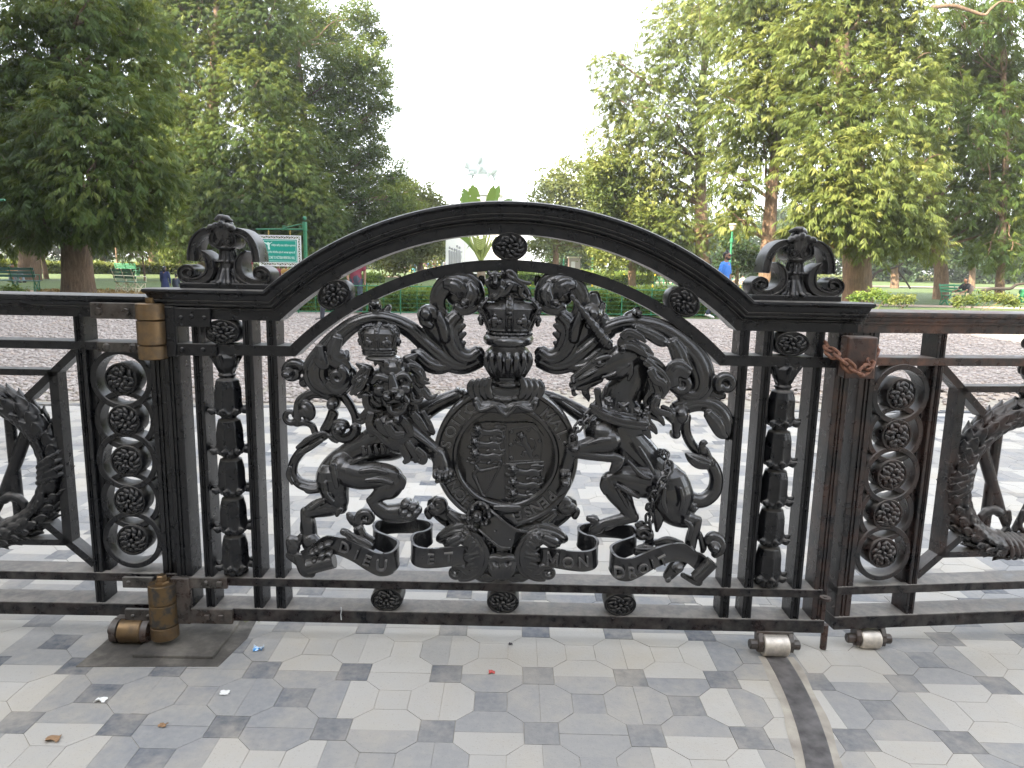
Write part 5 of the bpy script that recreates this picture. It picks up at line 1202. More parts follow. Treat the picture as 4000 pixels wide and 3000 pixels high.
n1=t_.noise(13,8,.75,mp.outputs[0]); n2=t_.noise(2.2,5); t_.color(t_.mix(t_.math('MULTIPLY',t_.ramp(n2,[(.4,0.),(.7,1.)]),.5),t_.ramp(n1,[(.3,(.045,.030,.020)),(.5,(.14,.092,.058)),(.72,(.27,.185,.12))]),(.23,.14,.085))); t_.bump(n1,1.0,.05)
LF_L=leaf_mat('leaf_deep_green',(.030,.060,.014),(.066,.108,.022),(.15,.172,.038),.36)
LF_R=leaf_mat('leaf_yellow_green',(.055,.085,.020),(.125,.158,.038),(.24,.245,.068),.30)
LF_D=leaf_mat('leaf_dark',(.016,.034,.016),(.028,.054,.022),(.05,.08,.03),.22)
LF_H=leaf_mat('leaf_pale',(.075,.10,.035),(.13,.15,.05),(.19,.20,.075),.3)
def spray_template(kind,R):
    "one leafy twig: list of leaflet quads (4 verts each), unit ~1 = spray length; droops along -z"
    Q=[]
    if kind=='long':      # drooping fingers
        n=15
        for i in range(n):
            t=i/(n-1); base=np.array([.55*t,0,-.12*t*t]); side=(-1)**i
            ang=R.uniform(.25,1.0)*side; L=R.uniform(.38,.55)
            d=np.array([math.cos(ang),math.sin(ang),-R.uniform(.45,1.25)]); d/=np.linalg.norm(d)
            w=np.cross(d,[0,0,1]); w/=np.linalg.norm(w)+1e-9; w=w*.036+np.array([0,0,R.uniform(-.014,.014)])
            Q.append([base,base+d*L*.45+w,base+d*L,base+d*L*.45-w])
    else:                 # rounder leaflets
        n=16
        for i in range(n):
            t=R.random(); base=np.array([R.uniform(-.45,.5),R.uniform(-.45,.45),R.uniform(-.25,.25)])
            d=np.array([R.gauss(0,1),R.gauss(0,1),R.gauss(-.25,.6)]); d/=np.linalg.norm(d); L=R.uniform(.24,.40)
            w=np.cross(d,[R.gauss(0,1),R.gauss(0,1),1]); w/=np.linalg.norm(w)+1e-9; w*=.085
            Q.append([base,base+d*L*.5+w,base+d*L,base+d*L*.5-w])
    return np.array(Q)   # (n,4,3)
def foliage(name,blobs,kind,size,dens,material,parent,sd,fill=.35,droop=.5):
    "blobs: (centre xyz, radius); leafy twigs spread through each blob's outer volume"
    R=random.Random(sd); G_=np.random.default_rng(sd)
    T=[spray_template(kind,R) for _ in range(6)]; nl=T[0].shape[0]
    VV=[];TT=[]
    for c,r in blobs:
        c=np.array(c); n=int(DENS*dens*(r/size)**2)
        if n<6: n=6
        d=G_.normal(size=(n,3)); d/=np.linalg.norm(d,axis=1)[:,None]
        rad=r*(fill+(1-fill)*G_.random(n)**.6)*(1+.16*np.sin(d[:,0]*5+sd)+.14*np.sin(d[:,2]*6+c[0])+.10*G_.normal(size=n))
        pos=c+d*rad[:,None]*np.array([1,1,.82])
        # twig direction: outward, flattened, random
        f=d+G_.normal(size=(n,3))*.55; f[:,2]=f[:,2]*.45-droop*.35; f/=np.linalg.norm(f,axis=1)[:,None]
        up=np.tile(np.array([0,0,1.]),(n,1))+G_.normal(size=(n,3))*.25
        s=np.cross(up,f); s/=np.linalg.norm(s,axis=1)[:,None]+1e-9; u=np.cross(f,s)
        sc=size*G_.uniform(.75,1.35,n); k=G_.integers(0,6,n)
        bt=G_.uniform(-.22,.22)   # one tone per clump
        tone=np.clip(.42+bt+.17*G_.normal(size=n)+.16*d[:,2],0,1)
        for q in range(6):
            m=k==q
            if not m.any(): continue
            L=T[q].reshape(-1,3)*1.0
            W=(L[None,:,0:1]*f[m][:,None]+L[None,:,1:2]*s[m][:,None]+L[None,:,2:3]*u[m][:,None])*sc[m][:,None,None]+pos[m][:,None]
            VV.append(W.reshape(-1,3)); TT.append(np.clip(np.repeat(tone[m],nl)+.10*G_.normal(size=m.sum()*nl),0,1))
    V=np.concatenate(VV); F=np.arange(len(V)).reshape(-1,4)
    o=quads_obj(name,V,F,material,None,False,np.concatenate(TT)); o.parent=parent
    return o
def trunk_mesh(mb,pts,rad,sd,seg=14,flare=1.06,lump=.055):
    c=catmull([(*p,r) for p,r in zip(pts,rad)],6); R=random.Random(sd); ph=[R.uniform(0,6.28) for _ in range(3)]; rows=[]
    for j,q in enumerate(c):
        t=j/(len(c)-1); fl=1+(flare-1)*max(0,1-t*7)**2
        row=[]
        for i in range(seg):
            a=2*math.pi*i/seg; k=1+lump*math.sin(3*a+ph[0]+t*2)+lump*.7*math.sin(5*a+ph[1]-t*3)+(fl-1)*(.7+.6*math.sin(4*a+ph[2])**2)
            row.append((q[0]+q[3]*k*math.cos(a),q[1]+q[3]*k*math.sin(a),q[2]))
        rows.append(row)
    mb.grid(rows,close_v=True)
def limb(mb,a,b,r0,r1,sd,sag=.0):
    R=random.Random(sd); a=np.array(a);b=np.array(b); L=np.linalg.norm(b-a); pts=[a]
    for t in (.3,.6,.85): pts.append(a+(b-a)*t+np.array([R.uniform(-.06,.06),R.uniform(-.06,.06),R.uniform(-.04,.08)+sag*math.sin(t*3.1)])*L)
    pts.append(b); c=catmull(pts,4); n=len(c)
    mb.tube([tuple(q) for q in c],[r0+(r1-r0)*i/(n-1) for i in range(n)],1,7)
def tree(name,label,base,trunk,blobs,kind,size,dens,material,sd,cat='tree',group=None,y0=None,limbs=True,fill=.35,droop=.5,spread=.55):
    """base: foot px; trunk: (px,py,width px) from foot upwards; blobs: (px,py,r px[,depth m]).
    all measured on the photograph, set at the tree's own distance and given real depth"""
    b=G(*base,-.03); Y=b[1] if y0 is None else y0; k=(Y+CAMD)/FPX
    t=thing(name,label,cat,(P(base[0],base[1],Y)[0],Y,-.03),0,group)
    R=random.Random(sd); mb=MB(); pts=[];rad=[]
    for px,py,w in trunk: q=P(px,py,Y); pts.append(q); rad.append(w*k/2)
    pts[0]=(pts[0][0],Y,-.08)
    trunk_mesh(mb,pts,rad,sd)
    B=[]
    for q in blobs:
        px,py,r=q[:3]; rr=r*k*1.12; dd=q[3] if len(q)>3 else R.uniform(-1,1)*spread*max(2.0,rr*1.6)
        dd=max(dd,-(Y+CAMD)*.28); c=P(px,py,Y+dd); B.append((c,rr*(Y+dd+CAMD)/(Y+CAMD)))
    if limbs:
        for i,(c,r) in enumerate(B):
            j=min(range(len(pts)),key=lambda j:abs(pts[j][2]-(c[2]-1.0*r-.2*abs(c[0]-pts[j][0])))); j=max(2 if len(pts)>4 else 1,j)
            a=pts[j]; r0=max(.025,min(.13,rad[j]*.30)); limb(mb,a,c,r0,.02,sd*31+i)
            for m in range(2):
                e=(c[0]+R.uniform(-.7,.7)*r,c[1]+R.uniform(-.7,.7)*r,c[2]+R.uniform(-.2,.7)*r); limb(mb,tuple((np.array(a)*.35+np.array(c)*.65)),e,r0*.5,.012,sd*57+i*3+m)
    hang(mb.build('trunk',BARK,None,auto=.9),t)
    f=foliage('crown',B,kind,size,dens,material,None,sd,fill,droop); hang(f,t)
    return t
GL='trees along the left of the park'; GR='trees along the right of the park'
# ---- left
tree('shade_tree','broad dark green tree with a thick sunlit trunk behind the left iron panel',(305,1148),[(305,1148,118),(300,1060,108),(293,930,100),(275,700,95),(250,400,80),(240,150,64),(236,-120,40)],
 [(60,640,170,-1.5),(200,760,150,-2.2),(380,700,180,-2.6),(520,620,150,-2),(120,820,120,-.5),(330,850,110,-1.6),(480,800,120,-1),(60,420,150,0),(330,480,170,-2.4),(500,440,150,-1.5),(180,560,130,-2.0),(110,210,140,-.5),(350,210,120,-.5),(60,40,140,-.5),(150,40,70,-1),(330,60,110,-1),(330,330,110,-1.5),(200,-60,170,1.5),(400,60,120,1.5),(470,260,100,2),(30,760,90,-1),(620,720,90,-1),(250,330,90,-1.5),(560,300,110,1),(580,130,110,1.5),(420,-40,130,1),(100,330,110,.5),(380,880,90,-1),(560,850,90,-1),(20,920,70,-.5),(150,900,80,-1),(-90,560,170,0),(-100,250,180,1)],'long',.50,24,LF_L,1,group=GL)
tree('shade_tree','dark leaning tree with a forked trunk at the far left edge of the park',(112,1095),[(112,1095,80),(112,1000,72),(105,900,70),(95,760,60),(80,560,46)],
 [(20,720,150),(130,640,150),(-40,560,170),(60,480,150),(170,840,80),(10,860,80),(-60,760,130),(240,720,90),(200,520,110)],'long',.55,20,LF_L,2,group=GL)
tree('young_tree','thin leaning sapling trunk between two big trees on the left lawn',(182,1090),[(182,1090,20),(172,1030,16),(158,960,13),(148,880,10)],[(140,850,60),(175,800,55),(110,810,50)],'round',.5,14,LF_D,3)
tree('shade_tree','tall tree with a pale orange trunk standing beyond the green benches',(598,1070),[(598,1070,40),(598,1000,34),(600,930,30),(605,760,26),(612,560,20)],
 [(540,830,70),(660,810,100),(500,770,110),(610,700,120),(720,740,110),(540,610,120),(680,580,130),(600,470,130),(760,640,100),(690,860,60)],'long',.62,18,LF_L,4,group=GL)
tree('shade_tree','big spreading tree whose crown reaches behind the hanging green sign',(800,1085),[(800,1085,64),(806,1000,56),(812,850,50),(826,600,44),(832,400,40),(842,180,30),(850,-40,22)],
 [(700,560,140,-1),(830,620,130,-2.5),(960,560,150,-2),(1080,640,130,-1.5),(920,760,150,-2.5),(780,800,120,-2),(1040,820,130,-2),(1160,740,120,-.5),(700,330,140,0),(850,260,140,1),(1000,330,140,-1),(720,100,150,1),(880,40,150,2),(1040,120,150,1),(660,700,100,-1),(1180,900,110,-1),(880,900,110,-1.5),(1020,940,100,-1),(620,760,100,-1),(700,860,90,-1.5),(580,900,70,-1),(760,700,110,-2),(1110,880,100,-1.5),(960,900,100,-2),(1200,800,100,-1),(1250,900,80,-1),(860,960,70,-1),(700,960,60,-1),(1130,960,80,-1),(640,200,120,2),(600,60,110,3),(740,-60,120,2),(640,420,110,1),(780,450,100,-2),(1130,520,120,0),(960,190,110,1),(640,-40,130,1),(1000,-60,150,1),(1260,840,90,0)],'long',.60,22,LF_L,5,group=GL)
tree('shade_tree','airy tree with its outline against the white sky left of the statue',(1230,1085),[(1230,1085,46),(1228,960,40),(1222,800,34),(1200,600,30),(1180,400,24),(1160,180,18)],
 [(1100,420,120,-1),(1120,560,120,-1),(1060,300,110,0),(1180,780,120,-1),(1100,200,110,1),(1140,660,110,-1),(1290,140,110),(1180,60,120),(1400,60,80),(1330,270,120),(1430,240,90),(1250,380,110),(1400,380,110),(1490,330,60),(1300,520,130),(1430,500,90),(1240,650,120),(1380,640,120),(1470,600,60),(1450,750,90),(1320,780,120),(1540,690,70),(1560,780,80),(1480,870,90),(1360,910,100),(1250,950,100),(1620,830,60),(1450,980,70),(1480,150,50),(1520,420,40)],'round',.58,11,LF_L,6,group=GL,spread=.9,fill=.1)
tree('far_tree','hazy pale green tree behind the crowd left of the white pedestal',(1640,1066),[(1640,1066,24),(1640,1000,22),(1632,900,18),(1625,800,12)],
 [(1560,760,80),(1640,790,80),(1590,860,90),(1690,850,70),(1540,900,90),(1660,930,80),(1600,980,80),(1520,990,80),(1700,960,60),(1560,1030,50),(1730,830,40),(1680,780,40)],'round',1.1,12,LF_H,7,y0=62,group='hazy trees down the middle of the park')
tree('young_tree','small light green sapling with an umbrella crown beyond the left benches',(567,1096),[(567,1096,9),(562,1050,7),(556,1000,6)],[(500,985,38),(545,965,46),(585,985,30),(480,960,30),(520,940,40)],'long',.40,12,LF_R,8)
tree('young_tree','slender sapling with a bare thin stem beside the left benches',(463,1072),[(463,1072,9),(456,1000,8),(450,930,6)],[(440,910,40),(475,895,40),(455,870,40)],'long',.45,12,LF_D,9)
# ---- right
tree('shade_tree','tall tree with a brown trunk right of the arch, behind the lamp post',(2746,1128),[(2746,1128,66),(2745,1050,56),(2740,930,50),(2738,800,46),(2736,640,38),(2738,420,28),(2760,150,20)],
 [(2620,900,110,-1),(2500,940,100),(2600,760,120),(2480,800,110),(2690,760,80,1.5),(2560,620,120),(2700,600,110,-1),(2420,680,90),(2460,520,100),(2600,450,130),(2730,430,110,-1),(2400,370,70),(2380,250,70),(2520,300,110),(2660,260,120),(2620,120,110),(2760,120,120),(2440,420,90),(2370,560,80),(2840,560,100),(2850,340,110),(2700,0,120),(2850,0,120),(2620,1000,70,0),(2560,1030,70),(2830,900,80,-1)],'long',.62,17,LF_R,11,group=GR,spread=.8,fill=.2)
tree('shade_tree','tree with a pale smooth trunk carrying a small tag, beside the right finial',(2990,1168),[(2990,1168,82),(2992,1100,62),(3000,950,54),(3012,780,46),(3030,600,36),(3060,350,26)],
 [(2870,770,80,0),(2870,680,100),(3100,690,90,1.5),(2960,540,120),(3100,520,120),(2900,420,120),(3040,380,130),(2960,240,130),(3120,250,130),(2900,120,120),(3050,80,140),(3160,40,140),(2960,-40,130),(3130,400,110),(2880,860,60,-1)],'long',.56,20,LF_R,12,group=GR)
tree('shade_tree','bright yellow-green tree with low drooping branches over a thick brown trunk',(3345,1192),[(3345,1192,112),(3345,1120,104),(3342,1000,100),(3338,850,92),(3330,650,84),(3300,400,60),(3290,150,44)],
 [(3215,760,110,-2.5),(3140,840,70,-2),(3300,800,130,-3),(3440,800,120,-2.5),(3540,860,110,-2),(3200,620,140,-2.2),(3360,640,140,-2.8),(3500,700,120,-2),(3240,460,140,-1),(3400,480,130,-1.5),(3260,290,140,0),(3420,320,120,0),(3330,120,140,1),(3180,130,130,1),(3460,150,110,1.5),(3600,900,70,-1.5),(3640,960,60,-1.5),(3380,930,80,-2.4),(3220,900,80,-2),(3560,780,90,-1.5),(3300,-40,140,1),(3500,30,110,1),(3540,160,100,1),(3560,300,110,1),(3580,450,110,0),(3600,620,100,0),(3440,-60,120,1),(3130,900,60,-1.5),(3470,960,60,-1.8)],'long',.50,24,LF_R,13,group=GR)
tree('shade_tree','dark tree with a leaning forked trunk behind the seated man on the right bench',(3680,1124),[(3680,1124,56),(3676,1060,48),(3660,990,46),(3645,930,50),(3640,800,44),(3660,600,34)],
 [(3560,600,130),(3700,640,140),(3820,700,120),(3620,440,130),(3760,460,140),(3880,540,120),(3700,820,110),(3840,860,110),(3560,880,70),(3760,280,120),(3640,240,90),(3860,340,120),(3950,700,120),(3930,880,100),(3980,420,110)],'long',.62,15,LF_L,14,y0=36,group=GR,spread=.8)
tree('shade_tree','dark tall tree cut by the right edge, with a crooked bare bough at the top',(3912,1118),[(3912,1118,34),(3912,1000,28),(3918,850,24),(3930,600,22),(3920,300,18),(3900,60,14)],
 [(3820,180,100),(3900,120,90),(3960,250,110),(3860,420,110),(3980,380,110),(3800,560,100),(3940,560,120),(3760,90,60),(4050,500,150),(4060,800,160),(3950,980,80),(3860,980,70),(3840,300,90),(3720,50,80),(3840,20,90),(3960,20,100),(3700,180,90),(3800,300,110),(3900,240,110),(3660,340,100),(3690,10,60,-3),(3940,-10,80,-3),(3830,90,50,-3),(3980,640,110),(3900,760,110),(3780,780,90)],'long',.62,15,LF_L,15,y0=34,group=GR,spread=.8,fill=.2)
mb=MB(); q=[P(a,b,30) for a,b in ((3640,30),(3720,22),(3790,42),(3845,58),(3870,35),(3910,6),(3960,10))]; mb.tube(catmull(q,6),[.095-.0019*i for i in range(37)],1,8); o=mb.build('bough',BARK,None,smooth=True); 
_b=[x for x in COL.objects if x.get('label','').startswith('dark tall tree cut')][0]; hang(o,_b)
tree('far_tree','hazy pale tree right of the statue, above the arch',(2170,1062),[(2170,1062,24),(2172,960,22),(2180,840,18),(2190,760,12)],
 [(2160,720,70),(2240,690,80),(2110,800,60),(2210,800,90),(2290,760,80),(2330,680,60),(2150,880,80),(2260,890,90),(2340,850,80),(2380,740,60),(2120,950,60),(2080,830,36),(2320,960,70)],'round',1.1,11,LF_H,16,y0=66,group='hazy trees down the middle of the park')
tree('far_tree','yellow-green tree between the arch and the brown trunk, on the right',(2470,1090),[(2470,1090,30),(2468,1000,26),(2462,860,20),(2455,720,14)],
 [(2380,760,90),(2480,740,90),(2420,860,100),(2530,860,90),(2350,900,80),(2460,960,90),(2560,980,70),(2380,1010,70),(2330,660,60),(2420,640,60)],'round',.8,13,LF_R,17,y0=46,group=GR)
tree('far_tree','dark rounded tree seen under the arch right of the palm',(2235,1062),[(2235,1062,22),(2235,1020,20),(2235,980,16)],[(2190,960,60),(2250,950,70),(2310,970,56),(2220,1010,56),(2280,1015,56),(2170,1010,40)],'round',1.0,16,LF_D,18,y0=82,group='hazy trees down the middle of the park')
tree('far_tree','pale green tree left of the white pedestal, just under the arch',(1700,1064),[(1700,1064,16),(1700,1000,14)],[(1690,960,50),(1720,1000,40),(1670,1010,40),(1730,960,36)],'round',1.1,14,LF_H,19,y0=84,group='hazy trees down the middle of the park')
tree('far_tree','green tree with a pale trunk in the far left park, behind the sapling',(400,1062),[(400,1062,22),(402,1000,20),(405,930,16)],[(350,930,60),(420,900,70),(480,940,50),(390,980,50),(310,960,50),(440,850,60)],'round',.9,14,LF_D,21,y0=62,group=GL)
tree('far_tree','sunlit bush-like tree beyond the left lawn, behind the sign post',(700,1060),[(700,1060,18),(700,1010,16)],[(660,960,50),(710,930,50),(750,970,50),(690,1000,46),(640,1000,36)],'round',.9,14,LF_R,22,y0=60,group=GL)
tree('far_tree','grey-green tree in the far right park, between the thick trunk and the leaning one',(3500,1080),[(3500,1080,30),(3500,1000,26),(3505,900,20)],[(3450,930,60),(3520,900,70),(3580,940,60),(3490,990,50),(3420,980,44),(3560,1000,44)],'round',.9,14,LF_D,23,y0=60,group=GR)
tree('far_tree','small bushy tree behind the pale smooth trunk and the lamp post',(2880,1095),[(2880,1095,16),(2880,1050,14)],[(2850,1010,50),(2910,1000,56),(2870,960,50),(2930,1040,40),(2830,1050,40)],'round',.7,14,LF_D,24,y0=40,group=GR)
tree('far_tree','grey-green far tree at the right edge behind the fallen trunk',(3800,1085),[(3800,1085,24),(3800,1000,20)],[(3760,940,60),(3830,920,60),(3880,970,60),(3790,1000,50),(3960,1000,60),(3720,1000,46)],'round',.9,14,LF_D,25,y0=66,group=GR)
# woodland closing the park on both sides
def woodland(name,sd,segs,material):
    R=random.Random(sd); B=[]
    for x0,x1,y0,y1,n,h in segs:
        for i in range(n):
            t=i/(n-1); r=R.uniform(2.2,4.2); B.append(((x0+(x1-x0)*t+R.uniform(-2,2),y0+(y1-y0)*t+R.uniform(-4,4),R.uniform(1.2,h)),r))
    o=foliage(name,B,'round',1.6,13,material,None,sd,.5); o['kind']='stuff'; return o
woodland('woodland',31,[(-140,-24,60,120,70,8),(-120,-20,70,150,60,12),(-26,-16,120,150,14,9)],LF_D)
woodland('woodland',32,[(13,150,120,70,60,8),(20,140,150,85,60,12),(16,60,120,100,24,7)],LF_D)
# ================= park furniture, hedges, statue, palm
GREEN=mat('green_paint',(.022,.17,.075),.45); t_=NT(GREEN); n_=t_.noise(20,4); t_.color(t_.ramp(n_,[(.35,(.018,.125,.06)),(.7,(.03,.20,.09))]))
YEL=mat('yellow_paint',(.75,.52,.03),.5); CREAM=mat('cream_paint',(.62,.58,.42),.5); WHITE=mat('white_paint',(.72,.72,.70),.5)
HEDG=leaf_mat('hedge_leaf',(.045,.09,.018),(.11,.18,.032),(.22,.27,.055),.3); HCORE=mat('hedge_core',(.012,.022,.008),.9)
def leaf_cloud(name,pos,nrm,size,material,parent,sd,aspect=.45):
    G_=np.random.default_rng(sd); n=len(pos); f=nrm*.5+G_.normal(size=(n,3)); f/=np.linalg.norm(f,axis=1)[:,None]
    s=np.cross(f,G_.normal(size=(n,3))); s/=np.linalg.norm(s,axis=1)[:,None]; L=size*G_.uniform(.7,1.35,n)[:,None]
    V=np.stack([pos,pos+f*L*.5+s*L*aspect*.5,pos+f*L,pos+f*L*.5-s*L*aspect*.5],1).reshape(-1,3); F=np.arange(4*n).reshape(-1,4)
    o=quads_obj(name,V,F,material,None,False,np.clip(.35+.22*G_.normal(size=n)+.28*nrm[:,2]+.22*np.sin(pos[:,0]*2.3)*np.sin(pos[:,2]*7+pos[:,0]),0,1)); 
    if parent is not None: o.parent=parent
    return o
def hedge(p0,p1,w,h,label,n,size,sd,group=None,z0=-.03,material=None):
    p0=np.array(p0[:2]);p1=np.array(p1[:2]); d=p1-p0; L=np.linalg.norm(d); d/=L; nn=np.array([-d[1],d[0]]); G_=np.random.default_rng(sd)
    t=thing('hedge',label,'hedge',(p0[0],p0[1],z0),0,group)
    u=G_.random(n)*L; side=G_.random(n); v=np.where(side<.5,0.0,G_.random(n)*w); z=np.where(side<.5,G_.random(n)*h,h)
    bump=.07*np.sin(u*1.9)+.05*np.sin(u*4.3+z*3); z=z*(1+.10*np.sin(u*1.3)+.06*np.sin(u*3.7)); v=v+bump+G_.normal(size=n)*.05
    pos=np.stack([p0[0]+d[0]*u+nn[0]*v,p0[1]+d[1]*u+nn[1]*v,z0+z+G_.normal(size=n)*.05],1)
    nr=np.stack([np.where(side<.5,-nn[0],0),np.where(side<.5,-nn[1],0),np.where(side<.5,.25,1.)],1)
    f=leaf_cloud('foliage',pos,nr,size,material or HEDG,None,sd); hang(f,t)
    mb=MB(); a=p0+nn*.12; b=p1+nn*.12; c=p1+nn*(w-.1); e=p0+nn*(w-.1)
    mb.add([(q[0],q[1],zz) for zz in (z0,z0+h*.86) for q in (a,b,c,e)],[(0,1,2,3),(4,5,6,7),(0,1,5,4),(1,2,6,5),(2,3,7,6),(3,0,4,7)]); hang(mb.build('branches',HCORE,None),t)  # solid dark box filling the hedge behind its leaves, no separate twigs
    return t
FA=G(1030,1226,-.02); FB=G(2990,1243,-.02)
hedge((FA[0],FA[1]+.55),(FB[0],FB[1]+.55),1.3,.62,'long clipped green hedge directly behind the green wire fence',30000,.10,41)
hedge(G(1880,1118,-.03),G(2560,1112,-.03),1.6,.85,'clipped hedge farther back on the lawn, right of the palm',7000,.16,42)
hedge(G(1000,1112,-.03),G(1500,1105,-.03),1.2,.55,'low hedge on the lawn behind the man in the maroon shirt',5000,.14,43)
hedge(G(-60,1068,-.03),G(760,1072,-.03),1.5,.75,'long sunlit yellow-green hedge across the far left lawn',9000,.20,44,material=LF_R)
hedge(G(3000,1100,-.03),G(4100,1098,-.03),1.5,.7,'long pale hedge across the far right lawn',7000,.22,45,material=LF_H)
# green wire fence
def wire_fence():
    t=thing('wire_fence','green wire fence with yellow post tips along the edge of the gravel','fence',(FA[0],FA[1],-.02))
    a=np.array(FA);b=np.array(FB); L=np.linalg.norm(b-a); n=int(L/.43); wires=MB()
    for i in range(n+1):
        p=a+(b-a)*i/n; h=.80
        if i%2==0:
            mb=MB().box(p[0]-.014,p[0]+.014,p[1]-.014,p[1]+.014,-.05,h); o=hang(mb.build('post',GREEN,None),t)
            if i%4==0:
                q=MB().lathe((p[0],p[1],h),[(.018,0),(.026,.02),(.020,.07),(.004,.10)],8); hang(q.build('post_tip',YEL,None,smooth=True),o)
        else: wires.box(p[0]-.006,p[0]+.006,p[1]-.006,p[1]+.006,-.02,h-.03)
    nv=(b-a)/L
    for z,r in ((.735,.014),(.055,.014)):
        mb=MB().cyl((a[0],a[1],z),(b[0],b[1],z),r,seg=6); hang(mb.build('rail',GREEN,None),t)
    for z in (.18,.29,.40,.51,.62): wires.cyl((a[0],a[1],z),(b[0],b[1],z),.0045,seg=5)
    hang(wires.build('wire_mesh',GREEN,None),t); return t
wire_fence()
def picket_fence(pa,pb,step,h,w,label):
    a=np.array(pa);b=np.array(pb); L=np.linalg.norm(b-a); n=max(2,int(L/step)); t=thing('picket_fence',label,'fence',tuple(a)); bars=MB(); tips=MB()
    for i in range(n+1):
        p=a+(b-a)*i/n; bars.box(p[0]-w/2,p[0]+w/2,p[1]-w/2,p[1]+w/2,-.03,h*.74); tips.lathe((p[0],p[1],h*.74),[(w*.6,0),(w*.75,h*.08),(w*.55,h*.2),(w*.1,h*.27)],6)
    for z in (h*.25,h*.6):
        bars.cyl((a[0],a[1],z),(b[0],b[1],z),w*.45,seg=5)
    hang(bars.build('pickets',GREEN,None),t); hang(tips.build('picket_tips',YEL,None),t)
picket_fence(G(2210,1104,-.03),G(2660,1112,-.03),.36,.85,.09,'far green picket fence with bright yellow tips behind the hedge on the right')
picket_fence(G(2870,1190,-.03),G(2975,1196,-.03),.16,.72,.05,'green picket fence with yellow tips beside the right finial')
picket_fence(G(1010,1150,-.03),G(1120,1152,-.03),.22,.62,.05,'green picket fence with yellow tips below the hanging sign')
